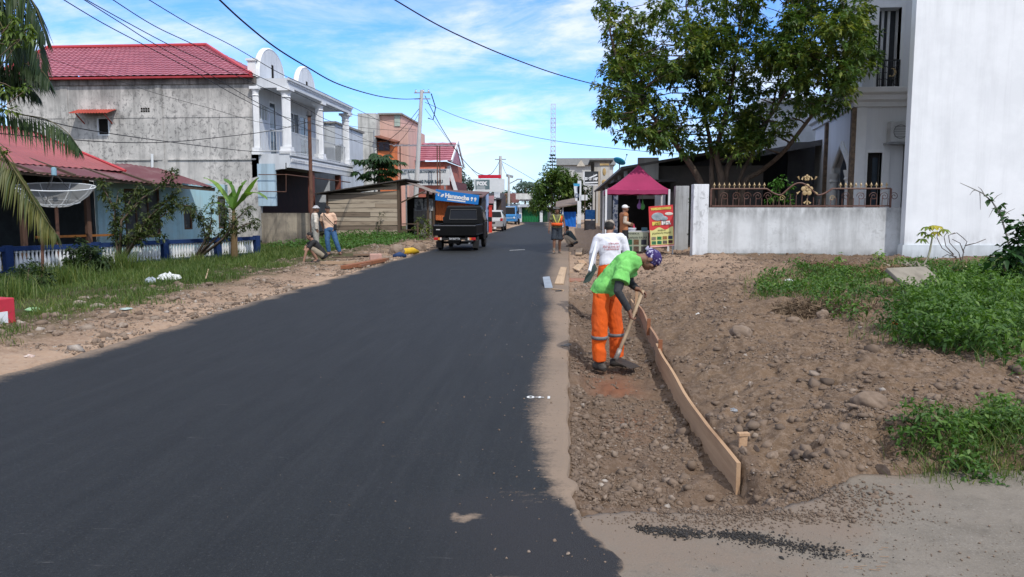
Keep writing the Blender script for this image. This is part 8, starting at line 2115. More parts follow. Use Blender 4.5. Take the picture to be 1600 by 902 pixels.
mb = MB(); mb.add([(-.70, 3.64, 1.60), (.70, 3.64, 1.60), (.80, 4.03, 1.13), (-.80, 4.03, 1.13)], [(3, 2, 1, 0)]); mb.build('windscreen', CARG, pk)
pk.location = (-4.33, 28.9, .012)
# ---- silver car
SILV = M('silver_car_paint', (.50, .51, .52), (.42, .43, .44), 2, .3, .5, .3)
sc_ = thing('parked_car', 'silver white hatchback parked half hidden beyond the black pickup', 'car', (0, 0, 0))
mb = MB(); shell(mb, [(0, .32), (-.02, .75), (.10, .98), (.32, 1.42), (.55, 1.52), (1.9, 1.50), (2.60, 1.00), (3.45, .86), (3.55, .55), (3.5, .30)], .80, [.76, .80, .79, .66, .62, .62, .77, .74, .76, .74]); mb.build('body', SILV, sc_, bevel=.03)
mb = MB(); mb.add([(-.68, .085, 1.02), (.68, .085, 1.02), (.60, .285, 1.40), (-.60, .285, 1.40)], [(0, 1, 2, 3)]); mb.build('rear_window', CARG, sc_)
for sg in (-1, 1):
    mb = MB(); mb.box2((sg * .60, -.04, .74), (sg * .78, .02, .94)); mb.build('tail_light', M('car_tail_red%d' % sg, (.40, .02, .02)), sc_)
    mb = MB(); mb.add([(sg * .795, .45, 1.0), (sg * .782, 2.5, 1.0), (sg * .645, 1.85, 1.42), (sg * .655, .58, 1.44)], [(0, 1, 2, 3) if sg > 0 else (3, 2, 1, 0)]); mb.build('side_window', CARG, sc_)
    wheel(sc_, sg * .70, .70, .28, .17); wheel(sc_, sg * .70, 2.85, .28, .17)
mb = MB(); mb.box2((-.22, -.035, .55), (.22, -.024, .66)); mb.build('number_plate', M('car_plate', (.02, .02, .02)), sc_)
sc_.location = (at(770, 360, 56).x, 55.5, .012)
# ---- blue truck facing us
BLU = M('bright_blue_paint', (.03, .23, .55), (.025, .19, .46), 2, .35, .5)
tr = thing('small_truck', 'small bright blue truck facing the camera at the far left of the road', 'truck', (0, 0, 0))
mb = MB(); shell(mb, [(0, .35), (-.04, .95), (.02, 1.05), (.30, 1.80), (.5, 1.88), (1.35, 1.88), (1.45, .9), (1.45, .35)], .78, [.74, .78, .78, .72, .70, .70, .76, .76]); mb.build('cab', BLU, tr, bevel=.03)
mb = MB(); mb.add([(-.70, .012, 1.10), (.70, .012, 1.10), (.64, .268, 1.74), (-.64, .268, 1.74)], [(0, 1, 2, 3)]); ws = mb.build('windscreen', CARG, tr)
mb = MB(); mb.box2((-.66, .24, 1.74), (.66, .30, 1.84)); mb.build('visor', M('pale_visor', (.42, .52, .62)), tr)
mb = MB(); mb.box2((-.70, -.06, .38), (.70, -.02, .55)); mb.build('bumper', M('blue_bumper', (.04, .25, .55)), tr)
mb = MB(); mb.box2((-.45, -.052, .62), (.45, -.042, .80)); mb.build('grille', M('pale_grille', (.20, .36, .58)), tr)
for sg in (-1, 1):
    mb = MB(); mb.ball((sg * .60, -.03, .72), (.12, .04, .11), 12, 8); mb.build('headlight', M('headlight%d' % sg, (.6, .66, .7), None, 4, .15), tr)
    mb = MB(); mb.box((sg * .90, .1, 1.25), (.12, .06, .22)); mb.build('mirror', TRIMB, tr); wheel(tr, sg * .66, .72, .3, .18); wheel(tr, sg * .66, 3.0, .3, .18)
mb = MB(); mb.box2((-.80, 1.5, .62), (.80, 3.9, .70)); mb.box2((-.80, 1.5, .702), (-.75, 3.9, 1.05)); mb.box2((.75, 1.5, .702), (.80, 3.9, 1.05)); mb.box2((-.748, 3.85, .702), (.748, 3.9, 1.05)); mb.build('cargo_bed', BLU, tr)
mb = MB()
for x in (-.72, .72): mb.beam((x, 1.52, .7), (x, 1.52, 2.1), .05)
mb.beam((-.72, 1.52, 2.08), (.72, 1.52, 2.08), .05); mb.beam((-.72, 1.52, 1.98), (.72, 1.52, 1.98), .03); mb.build('head_rack', M('dark_rack', (.08, .12, .16)), tr)
tr.location = (at(794, 352, 77).x, 77, .02); tr.rotation_euler = (0, 0, math.radians(-4))
# ------------------------------------------------------------------ form boards, stakes, planks
FORM = wood('form_board', (.48, .32, .195), (.37, .235, .14), 'y', (.16, .085, .05))
FORM2 = wood('reddish_form_board', (.36, .215, .135), (.27, .155, .10), 'y', (.12, .06, .04))
def plan_board(name, label, y0, y1, off, zb, zt, mat, th=.026):
    n = 16; mb = MB(); V = []; F = []
    for i in range(n + 1):
        y = y0 + (y1 - y0) * i / n; x = float(bline(y)) + off; wob = .006 * math.sin(i * .8)
        V += [(x - th, y, zb(i / n)), (x, y, zb(i / n)), (x + wob, y, zt(i / n)), (x - th + wob, y, zt(i / n))]
    for i in range(n):
        a = i * 4
        for k in range(4): F.append((a + k, a + (k + 1) % 4, a + 4 + (k + 1) % 4, a + 4 + k))
    F += [(3, 2, 1, 0), (n * 4, n * 4 + 1, n * 4 + 2, n * 4 + 3)]
    mb.add(V, F); o = mb.build(name, mat); return tag(o, label, 'board')
ynear = BP[0].y
plan_board('form_board', 'long pale formwork plank standing on edge along the trench, nearest the camera', ynear, 8.9, .012, lambda t: -.20, lambda t: .030 + .02 * t, FORM)
plan_board('form_board', 'redder formwork plank continuing the pale one behind the digging worker', 8.78, 13.2, .045, lambda t: -.20, lambda t: .060 + .0 * t, FORM2)
a, b = at(976, 453, 16.6), at(990, 478, 12.6)
mb = MB(); mb.hexa([(a.x, a.y, -.2), (b.x + .02, b.y, -.2), (b.x + .045, b.y, -.2), (a.x + .025, a.y, -.2)], [(a.x, a.y, a.z), (b.x + .02, b.y, b.z), (b.x + .045, b.y, b.z), (a.x + .025, a.y, a.z)]); mb.build('form_board', FORM, label='pale formwork plank end showing under the arms of the digging worker', cat='board')
def stake(px, py, h, label, mat, lean=(0, 0), w=.045, pzo=None):
    p = onG(px, py) if pzo is None else Vector(pzo); mb = MB(); t_ = p + Vector((lean[0], lean[1], h)); mb.beam(p - Z_ * .15, t_, w, w * .6); o = mb.build('stake', mat, label=label, cat='stake'); return o
q = at(1158, 715, 5.05); mb = MB(); tp = at(1161.5, 679, 5.08); mb.beam(Vector((q.x, q.y, -.15)), tp, .052, .028, up=(0, 1, 0)); mb.box(tp + Z_ * .003, (.075, .045, .018), .2); mb.build('stake', FORM, label='short wooden stake with a splayed top behind the near end of the pale plank', cat='stake')
for px, py0, py1, Y, lab, mt in ((994, 470, 455, 12.2, 'thin pale stake between the shovel handle and the redder plank', FORM), (1013, 520, 498, 10.1, 'reddish brown stake behind the middle of the redder plank', WOODR), (1031, 555, 531, 8.6, 'low brown stake where the two planks meet', WOODR)):
    a, b = at(px, py0, Y), at(px + 1, py1, Y); a.z = min(a.z, -.05); MB().beam(a, b, .045, .03, up=(0, 1, 0)).build('stake', mt, label=lab, cat='stake')
def plank(label, pts, th, mat, name='plank', z=None, cat='plank'):
    P = [onG(*p) if z is None else gr(p[0], p[1], z) for p in pts]
    zz = max(p.z for p in P) + .004
    if z is None: P = [Vector((p.x, p.y, p.z * .4 + zz * .6)) for p in P]
    mb = MB(); mb.prism(P, (0, 0, th)); o = mb.build(name, mat, label=label, cat=cat); return o
PALEW = wood('pale_offcut', (.52, .38, .25), (.40, .28, .18), 'y')
plank('pale offcut board lying on the dusty asphalt edge near the workers', [(866.5, 444.5), (880.5, 445), (885.5, 418.5), (876, 418.5)], .022, PALEW, z=.014)
plank('pale board offcut on the loose dirt left of the white shirted worker', [(895, 426), (905, 427.5), (914, 414), (905, 413)], .03, PALEW)
plank('short pale board end farther along the unfilled shoulder', [(899, 400), (909, 400.5), (910.5, 392), (900, 392.5)], .05, PALEW)
plank('thin broken board leaning between the two pale offcuts', [(902, 409), (906, 413.5), (917, 414), (912, 408)], .03, WOODL)
plank('reddish crosspiece bridging the trench behind the digging worker', [(889, 441), (921, 441), (921, 436.5), (889, 436.5)], .03, wood('red_cross_wood', (.34, .17, .11), (.25, .12, .08), 'x'), z=-.05)
plank('grey brown crosspiece in the trench just behind the digging worker', [(892, 455.5), (921, 455), (921, 450.5), (893, 451)], .035, wood('brown_cross_wood', (.24, .155, .10), (.17, .11, .075), 'x'), z=-.09)
mb = MB(); P = [at(848, 434, 18.2), at(858, 432, 18.4), at(863, 449.5, 16.1), at(851.5, 450, 15.7)]
P = [gr(851, 450, .012), gr(863.5, 450, .012), at(858.5, 433, 16.6), at(848, 434, 16.5)]
mb.prism(P, (0, .05, .012)); mb.build('metal_sheet', M('dull_zinc_sheet', (.33, .37, .40), (.26, .29, .32), 5, .45, .4, .4), label='bent grey metal sheet standing on the asphalt near the dusty edge', cat='metal sheet')
mb = MB(); mb.beam(gr(863, 452, .02), gr(880, 454, .025), .03); mb.build('stick', PALEW, label='pale stick lying at the foot of the bent metal sheet', cat='stick')
mb = MB(); mb.beam(gr(868, 455.5, .012), gr(877, 454.5, .02), .03); mb.build('iron_bar', IRON, label='short dark bar on the asphalt beside the pale stick', cat='bar')
p = gr(880, 541, .012); mb = MB(); mb.tube([p, p + Vector((.06, .03, .012)), p + Vector((.09, .10, .004))], [.012, .02, .006], 6); mb.beam(p + Vector((-.03, .0, .008)), p + Vector((.07, -.03, .008)), .012); mb.build('litter', M('grey_litter', (.20, .19, .18)), label='small grey piece of rubbish on the sandy asphalt edge left of the digging worker', cat='litter')
# lumber and sacks on the left
def lum(label, a, b, w, mat, z=.05):
    A_, B_ = onG(*a), onG(*b); A_.z += z; B_.z += z; MB().beam(A_, B_, w, w * .45).build('timber', mat, label=label, cat='timber')
lum('long red brown timber lying along the left road edge', (538, 422), (598, 411), .20, WOODR, .07)
lum('second red brown timber beside the long one at the left road edge', (560, 420), (604, 408), .16, wood('brown_timber', (.26, .13, .075), (.17, .085, .055), 'x'), .06)
lum('pale board lying on the sand near the squatting man', (505, 414), (556, 409.5), .18, wood('sandy_board', (.46, .32, .21), (.36, .25, .165), 'x'), .06)
lum('thin dark batten lying behind the pale board', (520, 408), (558, 406.5), .08, WOODV, .10)
lum('dry pale stick standing in the left grass', (322, 445), (326, 428), .02, PALEW, .12)
p = onG(636, 402); mb = MB(); mb.tube([p + Vector((-.28, -.3, .06)), p + Vector((-.1, -.05, .10)), p + Vector((.12, .35, .11)), p + Vector((.26, .7, .05))], [.06, .11, .12, .05], 10); o = mb.build('cloth_bundle', M('yellow_tarp', (.62, .40, .02), (.52, .32, .02), 9, .6), label='crumpled yellow sheet lying at the left road edge before the pickup', cat='bundle', smooth=True)
p = onG(625, 406); mb = MB(); mb.tube([p + Vector((-.2, -.12, .05)), p + Vector((.0, .0, .09)), p + Vector((.18, .12, .04))], [.05, .10, .05], 9); mb.build('cloth_bundle', M('dark_blue_cloth', (.015, .035, .10), (.02, .05, .14), 9, .7), label='dark blue bundle next to the crumpled yellow sheet', cat='bundle', smooth=True)
p = onG(587, 397); mb = MB(); mb.box(p + Z_ * .13, (.36, .22, .26), .3); mb.build('rubble_block', M('pink_concrete', (.46, .28, .23), (.38, .24, .20), 9, .9), label='pinkish block of concrete rubble below the plank hut', cat='rubble', bevel=.03)
p = onG(572, 397); mb = MB(); mb.box(p + Vector((0, 0, .06)), (.8, .3, .05), .25); mb.build('slab_piece', wood('brown_slab', (.22, .15, .10), (.15, .10, .07), 'x'), label='flat brown piece leaning on the pinkish rubble block', cat='rubble')
# plastic litter
def scrap(px, py, r, mat, label, n=7, flat=.5, name='plastic_bag', cat='litter'):
    p = onG(px, py); mb = MB(); rnd = random.Random(px); V = []; F = []
    for j in range(5):
        for i in range(10):
            a_ = 2 * PI * i / 10; ph = j / 4; rr = r * math.sin(PI * (.12 + .8 * ph)) * rnd.uniform(.65, 1.2); V.append((p.x + rr * math.cos(a_), p.y + rr * .8 * math.sin(a_), p.z - .01 + r * 1.5 * flat * ph * rnd.uniform(.75, 1.2)))
    for j in range(4):
        for i in range(10): F.append((j * 10 + i, j * 10 + (i + 1) % 10, (j + 1) * 10 + (i + 1) % 10, (j + 1) * 10 + i))
    F.append(tuple(40 + i for i in range(10))); mb.add(V, F); return mb.build(name, mat, label=label, cat=cat)
scrap(265, 443, .26, M('white_plastic', (.72, .74, .74), (.55, .58, .58), 14, .5), 'white plastic bag lying in the left grass', flat=.55)
scrap(235, 444, .14, M('grey_plastic', (.36, .41, .47), (.28, .33, .38), 14, .4), 'grey blue plastic bag left of the white one in the grass', flat=.75)
scrap(54, 491, .12, M('green_plastic', (.36, .50, .34), (.14, .30, .10), 20, .5), 'pale green plastic scrap beside the red block', flat=.4)
scrap(197, 488, .09, M('pale_teal_scrap', (.38, .46, .44), None, 20, .5), 'pale scrap at the edge of the left grass', flat=.3)
scrap(46, 557, .06, M('pinkish_scrap', (.50, .32, .26), (.6, .55, .5), 20, .6), 'small pinkish scrap on the left sand strip', flat=.4)
scrap(1397, 512, .06, M('orange_plastic', (.70, .12, .03), (.6, .1, .03), 20, .4), 'small bright orange plastic scrap at the rim of the right weeds', flat=.7)
scrap(1090, 490, .05, M('white_cup', (.68, .68, .66), None, 20, .5), 'crumpled white cup on the dirt right of the shovel', flat=.7)
scrap(1232, 434, .12, M('pale_wrapper', (.55, .60, .58), None, 20, .5), 'pale wrapper in the weeds before the yard wall', flat=.3)
scrap(1382, 484, .07, M('blue_scrap', (.18, .28, .42), None, 20, .5), 'faded blue scrap among the right weeds', flat=.5)
scrap(1146, 645, .035, M('grey_scrap', (.16, .18, .20), (.35, .36, .38), 30, .5), 'small grey scrap on the dirt beside the pale plank', flat=.6)
scrap(1132, 470, .06, M('pale_paper', (.55, .52, .48), None, 20, .6), 'pale paper scrap on the dirt mound', flat=.4)
# tilted broken slab in the weeds
p = onG(1442, 462); R = Matrix.Rotation(.5, 3, 'Z') @ Matrix.Rotation(math.radians(34), 3, 'X'); mb = MB(); mb.box(p + Vector((0, .15, .27)), (.95, .70, .07), R); mb.build('broken_slab', plaster('pale_broken_concrete', (.27, .245, .205), (.17, .15, .12), .4, .7), label='tilted broken concrete slab lying in the weeds at right', cat='slab', bevel=.015)
a, b = onG(1505, 440), onG(1600, 452); mb = MB(); mb.tube([a + Z_ * .30, a.lerp(b, .35) + Z_ * .24, a.lerp(b, .7) + Z_ * .30, b + Z_ * .28], .035, 6); mb.build('bamboo_pole', M('yellow_bamboo', (.42, .38, .20), (.30, .28, .17), 6, .6), label='pale yellow pole lying across the weeds near the right edge', cat='pole')

# ------------------------------------------------------------------ rocks
ROCK = NT('river_stone'); rk = ROCK; cc = rk.ramp(rk.attr('v'), [(0, (.10, .075, .058)), (.45, (.21, .155, .115)), (.8, (.29, .235, .19)), (1, (.40, .36, .32))])
cc = rk.mix(rk.ramp(rk.noise(22, 5, .7), [(.40, 0.), (.68, .55)]), cc, (.14, .105, .08)); rk.bump(rk.noise(60, 4), .4, .01); ROCKM = rk.fin(cc, .92, .15)
_ph = (1 + 5 ** .5) / 2
ICO_V = unit(np.array([(-1, _ph, 0), (1, _ph, 0), (-1, -_ph, 0), (1, -_ph, 0), (0, -1, _ph), (0, 1, _ph), (0, -1, -_ph), (0, 1, -_ph), (_ph, 0, -1), (_ph, 0, 1), (-_ph, 0, -1), (-_ph, 0, 1)], float))
ICO_F = np.array([(0, 11, 5), (0, 5, 1), (0, 1, 7), (0, 7, 10), (0, 10, 11), (1, 5, 9), (5, 11, 4), (11, 10, 2), (10, 7, 6), (7, 1, 8), (3, 9, 4), (3, 4, 2), (3, 2, 6), (3, 6, 8), (3, 8, 9), (4, 9, 5), (2, 4, 11), (6, 2, 10), (8, 6, 7), (9, 8, 1)])
def subdiv(V, F):
    V = list(map(tuple, V)); cache = {}; F2 = []
    def mid(a, b):
        k = (min(a, b), max(a, b))
        if k not in cache: m = unit((np.array(V[a]) + np.array(V[b]))[None])[0]; V.append(tuple(m)); cache[k] = len(V) - 1
        return cache[k]
    for a, b, c in F: ab, bc, ca = mid(a, b), mid(b, c), mid(c, a); F2 += [(a, ab, ca), (b, bc, ab), (c, ca, bc), (ab, bc, ca)]
    return np.array(V), np.array(F2)
S2 = subdiv(*subdiv(ICO_V, ICO_F)); S3 = subdiv(*S2)
def rock(px, py, wpx, hpx, label, v=.5, seed=0, name='rock', ang=.25):
    p = onG(px, py + hpx * .8); s_ = p.y / 1200; rx, rz = wpx * s_, hpx * s_
    V, F = S3; V = V.copy(); n_ = fbm(V[:, 0] * 1.3 + seed * 3 + V[:, 2], V[:, 1] * 1.3 - V[:, 2] * .8, 2, seed) - .5; n2 = fbm(V[:, 0] * 4 + seed + V[:, 2] * 2, V[:, 1] * 4 + V[:, 2] * 2, 3, seed + 9) - .5
    V = V * (1 + n_ * .5 + n2 * ang * .5)[:, None]
    V = V * np.array([rx, rx * .8, rz]); a_ = seed * 1.3; c, s = math.cos(a_ * .3), math.sin(a_ * .3)
    V = np.stack([V[:, 0] * c - V[:, 1] * s * .5, V[:, 1], V[:, 2]], 1) + np.array([p.x, p.y, p.z + rz * .55])
    o = put(name, V, F, ROCKM, smooth=ang < .4, attr=np.clip(v + n2 * .5, 0, 1)); return tag(o, label, 'rock')
for i, (px, py, w_, h_, v, lab) in enumerate((
    (1357, 626, 25, 16, .42, 'largest rounded brown boulder on the right dirt bank'), (1158, 516, 18, 12, .50, 'rounded tan boulder half buried on the dirt bank right of the shovel'),
    (1330, 640, 11, 4, .45, 'flat stone at the foot of the largest boulder'), (1296, 632, 10, 8, .22, 'dark clod left of the largest boulder'), (1378, 724, 18, 11, .50, 'wedge shaped stone at the front of the stone cluster by the slab edge'),
    (1397, 697, 12, 9, .62, 'pale rounded stone on top of the stone cluster by the slab edge'), (1425, 719, 16, 7, .55, 'flat pale stone at the right end of the stone cluster'), (1412, 705, 12, 8, .48, 'brown stone in the middle of the stone cluster'),
    (1370, 703, 13, 11, .35, 'brown slanting stone at the left of the stone cluster'), (1340, 712, 9, 6, .50, 'small stone left of the stone cluster on the mound slope'), (1208, 690, 14, 7, .45, 'flat brown stone right of the wooden stake'), (1283, 694, 14, 9, .36, 'brown angular stone on the slope of the near mound'),
    (1174, 600, 9, 5, .70, 'pale stone beside the middle of the pale plank'), (1150, 613, 8, 4, .80, 'whitish flat stone close behind the pale plank'), (1172, 601, 4, 4, .9, 'small white stone on the brown dirt'), (1285, 497, 10, 8, .50, 'tan stone at the lower rim of the weeds'),
    (1455, 616, 9, 6, .45, 'brown stone right of the largest boulder'), (1535, 612, 10, 7, .30, 'dark stone near the right edge of the dirt'), (1520, 648, 12, 9, .12, 'dark clod at the top of the near weed patch'), (1160, 747, 10, 8, .45, 'brown stone at the end of the pale plank'), (1180, 742, 8, 7, .60, 'grey stone right of the end of the pale plank'),
    (1165, 730, 9, 8, .38, 'brown stone behind the end of the pale plank'), (1050, 775, 7, 5, .72, 'pale stone on the trench floor near the driveway'), (1110, 770, 8, 5, .5, 'rounded stone at the near edge of the trench'), (1240, 500, 12, 6, .45, 'low tan stone on the far dirt bank'), (1385, 440, 10, 6, .5, 'stone among the far weeds'),
    (191, 503, 9, 5, .75, 'pale stone on the left sand strip'), (90, 520, 9, 6, .55, 'brown stone at the edge of the left grass'), (152, 478, 16, 6, .85, 'pale lump of cement in the left grass'), (125, 474, 12, 6, .85, 'pale cement lump left of the larger one in the grass'), (620, 390, 16, 11, .6, 'heap like rubble lump under the plank hut'), (655, 385, 12, 9, .5, 'rubble lump close to the rear of the pickup'), (600, 402, 9, 5, .6, 'rubble lump between the timber and the pinkish block'))):
    rock(px, py, w_, h_, lab, v, i, ang=.25 if i < 2 else .5)
# loose stones and clods: uncountable
def pebbles(x, y, r, v, flat=.7, name='gravel', sink=.25, base=None):
    n = len(x); z = H(x, y)
    if base is not None: z = np.full(n, base)
    V0 = ICO_V[None] * (1 + RNG.normal(0, .30, (n, 12, 1))) + RNG.normal(0, .10, (n, 12, 3))
    a = RNG.uniform(0, 2 * PI, n); c, s = np.cos(a), np.sin(a); k = RNG.uniform(.55, 1.0, n)
    X = V0[:, :, 0] * r[:, None]; Y = V0[:, :, 1] * (r * k)[:, None]; Zz = V0[:, :, 2] * (r * RNG.uniform(flat * .6, flat * 1.2, n))[:, None]
    V = np.stack([x[:, None] + X * c[:, None] - Y * s[:, None], y[:, None] + X * s[:, None] + Y * c[:, None], z[:, None] + Zz + (r * flat * (1 - 2 * sink) * .6)[:, None]], 2).reshape(-1, 3)
    F = (ICO_F[None] + (np.arange(n) * 12)[:, None, None]).reshape(-1, 3)
    o = put(name, V, F, ROCKM, attr=np.repeat(v, 12), origin=False); return tag(o, kind='stuff')
n = 90000
y = 4.0 * (30 / 4.0) ** (RNG.random(n) ** 1.25); x = RNG.uniform(.02, 1.0, n) ** 1.1 * (1.2 + y * .42)
dens = fbm(x * 1.6, y * 1.6, 3, 33); keepm = (RNG.random(n) < sst(.38, .68, dens) * .92 + .08) & (y > drive_edge(x) + .02) & ~((x > bline(np.clip(y, BY[0], BY[-1])) - .04) & (x < bline(np.clip(y, BY[0], BY[-1])) + .05) & (y < 13.3)) & (x > road_right(y) + .03)
x, y = x[keepm], y[keepm]
r = .0042 * (1 + .10 * (y - 4)) * np.exp(RNG.exponential(.42, len(x))); r = np.minimum(r, .040)
pebbles(x, y, r, np.clip(.30 + RNG.exponential(.13, len(x)) - .05, 0, 1), sink=.42)
n = 15000; y = 4.4 * (13.2 / 4.4) ** RNG.random(n); x = .03 + RNG.random(n) ** 1.5 * 1.05; k = (x < bline(np.clip(y, BY[0], BY[-1])) - .03) & (y > drive_edge(x) + .25) & (fbm(x * 2.2, y * 1.6, 3, 63) > .44); x, y = x[k], y[k]
r = .0050 * np.exp(RNG.exponential(.35, len(x))) * (1 + .05 * (y - 4)); pebbles(x, y, np.minimum(r, .03), np.clip(.16 + RNG.exponential(.14, len(x)), 0, .9), .75, 'trench_gravel', sink=.35)
# bigger clods
n = 1500; y = 4.3 * (26 / 4.3) ** RNG.random(n); x = RNG.uniform(.1, 1, n) * (1.3 + y * .40); k = (y > drive_edge(x) + .1) & (np.abs(x - bline(np.clip(y, BY[0], BY[-1]))) > .10) & (fbm(x * 1.3, y * 1.3, 3, 43) > .47); x, y = x[k], y[k]
r = .014 * np.exp(RNG.exponential(.40, len(x))) * (1 + .05 * y); r = np.minimum(r, .07); pebbles(x, y, r, np.clip(.26 + RNG.normal(0, .14, len(x)), 0, 1), .7, 'clods', sink=.45)
# left strip
n = 16000; y = 8 * (38 / 8) ** RNG.random(n); x = road_left(y) - RNG.uniform(.05, 2.6, n) ** 1.2; k = (fbm(x * 1.5, y * 1.5, 3, 53) > .42); x, y = x[k], y[k]
r = .0055 * (1 + .07 * y) * np.exp(RNG.exponential(.42, len(x))); pebbles(x, y, np.minimum(r, .08), np.clip(.50 + RNG.normal(0, .22, len(x)), 0, 1), .7, 'gravel', sink=.4)
# spilled dark asphalt crumbs and gravel on the driveway
def crumbs(cpx, n, sx, sy, mat, v, r0, name):
    c = gr(*cpx, .004); x = c.x + RNG.normal(0, sx, n); y = c.y + RNG.normal(0, sy, n) + .12 * (x - c.x) * 0; r = r0 * np.exp(RNG.normal(0, .4, n)); k = y < drive_edge(x) + .06; x, y, r = x[k], y[k], r[k]; o = pebbles(x, y, r, np.full(len(x), v), .8, name, base=.004); o.data.materials[0] = mat; return o
CRUMB = M('asphalt_crumb', (.022, .021, .021), (.05, .046, .043), 40, .9)
for (px, py, n_, sx, sy) in ((1020, 828, 260, .05, .022), (1065, 832, 520, .06, .035), (1130, 836, 180, .06, .022), (1170, 840, 480, .06, .035), (1215, 848, 200, .06, .03), (1260, 856, 260, .07, .03), (1300, 868, 120, .09, .03)):
    crumbs((px, py), n_, sx, sy, CRUMB, .1, .0036, 'asphalt_crumbs')
crumbs((1215, 805), 900, .32, .05, ROCKM, .25, .0045, 'gravel'); crumbs((1320, 775), 700, .16, .12, ROCKM, .3, .005, 'gravel'); crumbs((1080, 815), 500, .25, .05, ROCKM, .3, .004, 'gravel'); crumbs((1420, 850), 700, .6, .3, ROCKM, .5, .0024, 'gravel')
mb = MB()
for i in range(16): p = gr(random.uniform(1300, 1390), random.uniform(852, 890), .006); a_ = random.uniform(-.6, .6); mb.tube([p, p + Vector((math.cos(a_), math.sin(a_), .05)) * random.uniform(.015, .045)], .0014, 4)
o = mb.build('straw_litter', M('orange_straw', (.26, .14, .075), (.30, .21, .13), 30)); tag(o, kind='stuff')
# small stones and grit on the road near its right edge
n = 320; y = 3 * (14 / 3) ** RNG.random(n); x = road_right(y) - RNG.exponential(.45, n) - .02; r = .0035 * np.exp(RNG.normal(0, .4, n)) * (1 + .05 * y); pebbles(x, y, r, np.clip(.45 + RNG.normal(0, .2, n), 0, 1), .7, 'grit', base=.010)
# painted survey mark, lane dash
MARK = M('worn_white_paint', (.62, .63, .62), (.35, .35, .35), 60, .7, lo=.5, hi=.75)
mb = MB(); c = gr(843, 622.5, .014); add_text(mb, '0+1', c, X_, Y_, .115, .20, .003, lift=.0); o = mb.build('survey_mark', MARK); tag(o, kind='structure')
mb = MB(); a, b = gr(796, 391.5, .014), gr(820, 390.3, .014); mb.quad(a, b, b + Y_ * .18, a + Y_ * .18); o = mb.build('lane_dash', MARK); tag(o, kind='structure')

# ------------------------------------------------------------------ overhead cables
def cable(label, pxs, A, B, r=.012, name='power_cable', ext=True):
    A = Vector(A); B = Vector(B); P = []
    for px, py in pxs:
        d = ray(px, py); e = B - A; den = d.x * e.y - d.y * e.x; 
        # solve EYE + t d (plan) on the line A + u e
        det = d.x * (-e.y) - d.y * (-e.x); t_ = (A.x * (-e.y) - A.y * (-e.x)) / det
        P.append(EYE + d * t_)
    Q = []
    for i in range(len(P) - 1):
        p0, p1, p2, p3 = P[max(i - 1, 0)], P[i], P[i + 1], P[min(i + 2, len(P) - 1)]
        for k in range(6): t_ = k / 6; Q.append(.5 * ((2 * p1) + (p2 - p0) * t_ + (2 * p0 - 5 * p1 + 4 * p2 - p3) * t_ ** 2 + (3 * p1 - p0 - 3 * p2 + p3) * t_ ** 3))
    Q.append(P[-1])
    if ext: Q.insert(0, Q[0] + (Q[0] - Q[1]).normalized() * 3)
    return MB().tube(Q, r, 6).build(name, CABLE, label=label, cat='cable', smooth=True)
T1 = (POLE1.x, POLE1.y)
cable('thick black cable sagging from above the balcony roof to the leaning pole top', [(340, -3), (380, 34), (430, 74), (480, 105), (530, 132), (590, 150), (630, 155), (657, 154)], (-7.2, 8), T1, .021)
cable('black cable sagging from the leaning pole down to the pole behind the FOX sign', [(664, 150), (690, 200), (720, 245), (745, 270), (765, 273), (775, 262), (782, 249)], T1, (POLE2.x, POLE2.y), .024, ext=False)
cable('black cable crossing the upper middle of the sky into the big tree', [(612, -3), (680, 37), (740, 66), (800, 91), (870, 116), (938, 134), (1010, 150)], (-3.5, 12), (3.5, 27), .012)
cable('thin cable from the leaning pole across the sky past the lattice tower', [(664, 160), (720, 184), (790, 204), (860, 219), (950, 231), (1046, 240), (1110, 243)], T1, (6.0, 40), .014, ext=False)
cable('outermost left cable running over the red roof to the mast beside the balcony', [(95, -3), (160, 36), (230, 73), (300, 110), (370, 150), (430, 178), (500, 196), (584, 208)], (-9.5, 14), (at(584, 0, 44).x, 44), .010)
cable('upper cable of the pair running over the red roof ridge', [(130, -3), (200, 36), (270, 73), (340, 105), (400, 132), (470, 165), (540, 196), (648, 206)], (-8.6, 14), (at(648, 0, 45).x, 45), .009)
cable('lower cable of the pair running over the red roof ridge', [(127, -3), (195, 40), (240, 68), (330, 118), (420, 170), (520, 215), (640, 226)], (-8.8, 14), (at(640, 0, 45).x, 45), .009)
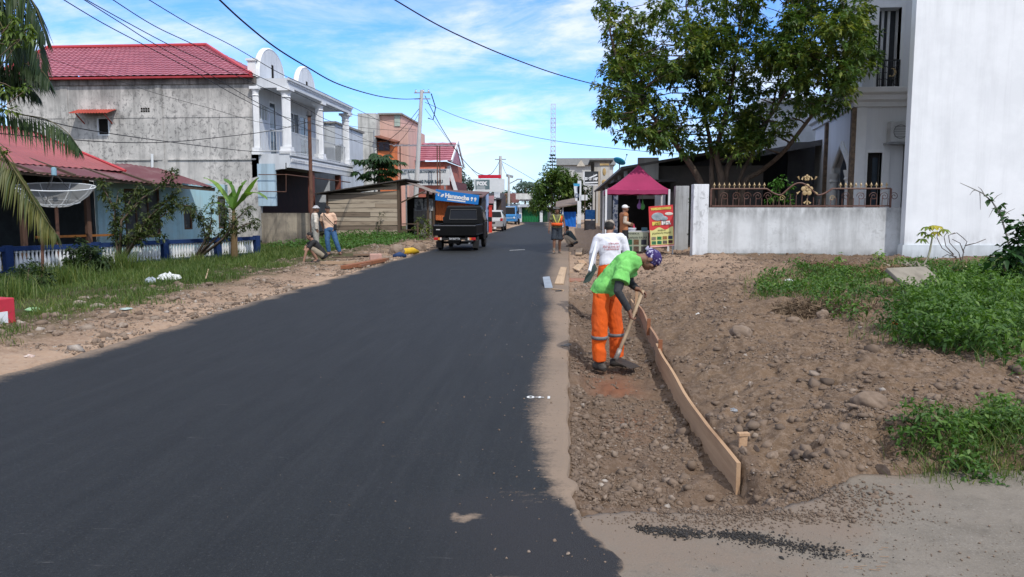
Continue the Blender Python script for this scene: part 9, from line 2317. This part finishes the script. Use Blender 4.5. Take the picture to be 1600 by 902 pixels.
cable('cable passing over the right end of the red roof hip', [(172, -3), (240, 40), (305, 71), (380, 108), (450, 140), (545, 178), (650, 196)], (-8.2, 14), (at(650, 0, 45).x, 45), .009)
cable('cable passing above the arched gables to the far white house', [(228, -3), (300, 40), (365, 73), (440, 116), (500, 143), (560, 172), (610, 196), (650, 203)], (-7.8, 12), (at(650, 0, 45).x, 45), .009)
cable('cable crossing the grey wall from the palm down to the balcony floor', [(-10, 168), (43, 181), (120, 200), (200, 213), (266, 222), (330, 230), (400, 237), (480, 238)], (-12.2, 17.5), (-11.9, 32.6), .012)
cable('cable crossing the grey wall from the eave up to the balcony railing', [(-10, 208), (60, 214), (133, 220), (200, 223), (266, 222), (340, 215), (420, 205), (486, 190)], (-12.4, 17.5), (-10.4, 30.8), .012)
cable('thin service cable from the grey wall top to the rusty post', [(70, 90), (160, 118), (250, 148), (330, 170), (400, 190), (486, 205)], (-15.5, 24), (-10.4, 30.9), .007)
cable('thin service cable crossing the balcony to the orange house', [(487, 186), (530, 200), (580, 222), (640, 245)], (-10.35, 31.2), (-12.0, 57), .009, ext=False)
cable('thin service cable from the rusty post over the plank hut', [(487, 192), (540, 215), (590, 232), (650, 246)], (-10.3, 31.2), (-8.8, 44.8), .009, ext=False)
cable('stay cable from the leaning pole down towards the orange house', [(655, 170), (630, 200), (600, 225), (585, 236)], T1, (at(585, 0, 44.5).x, 44.5), .016, ext=False)
cable('second stay cable below the first on the leaning pole', [(654, 178), (638, 205), (612, 236), (592, 262)], T1, (at(592, 0, 44.8).x, 44.8), .012, ext=False)
cable('thin cable falling from the leaning pole behind the FOX sign', [(664, 170), (690, 205), (720, 245), (760, 290)], T1, (at(760, 0, 66).x, 66), .012, ext=False)
cable('thin cable from the pole behind the FOX sign to the street light pole', [(783, 250), (788, 266), (796, 280)], (POLE2.x, POLE2.y), (p3t.x, p3t.y), .02, ext=False)
cable('thin cable from the FOX sign pole across to the round tree', [(783, 252), (815, 270), (850, 290), (875, 300)], (POLE2.x, POLE2.y), (at(875, 0, 84).x, 84), .018, ext=False)
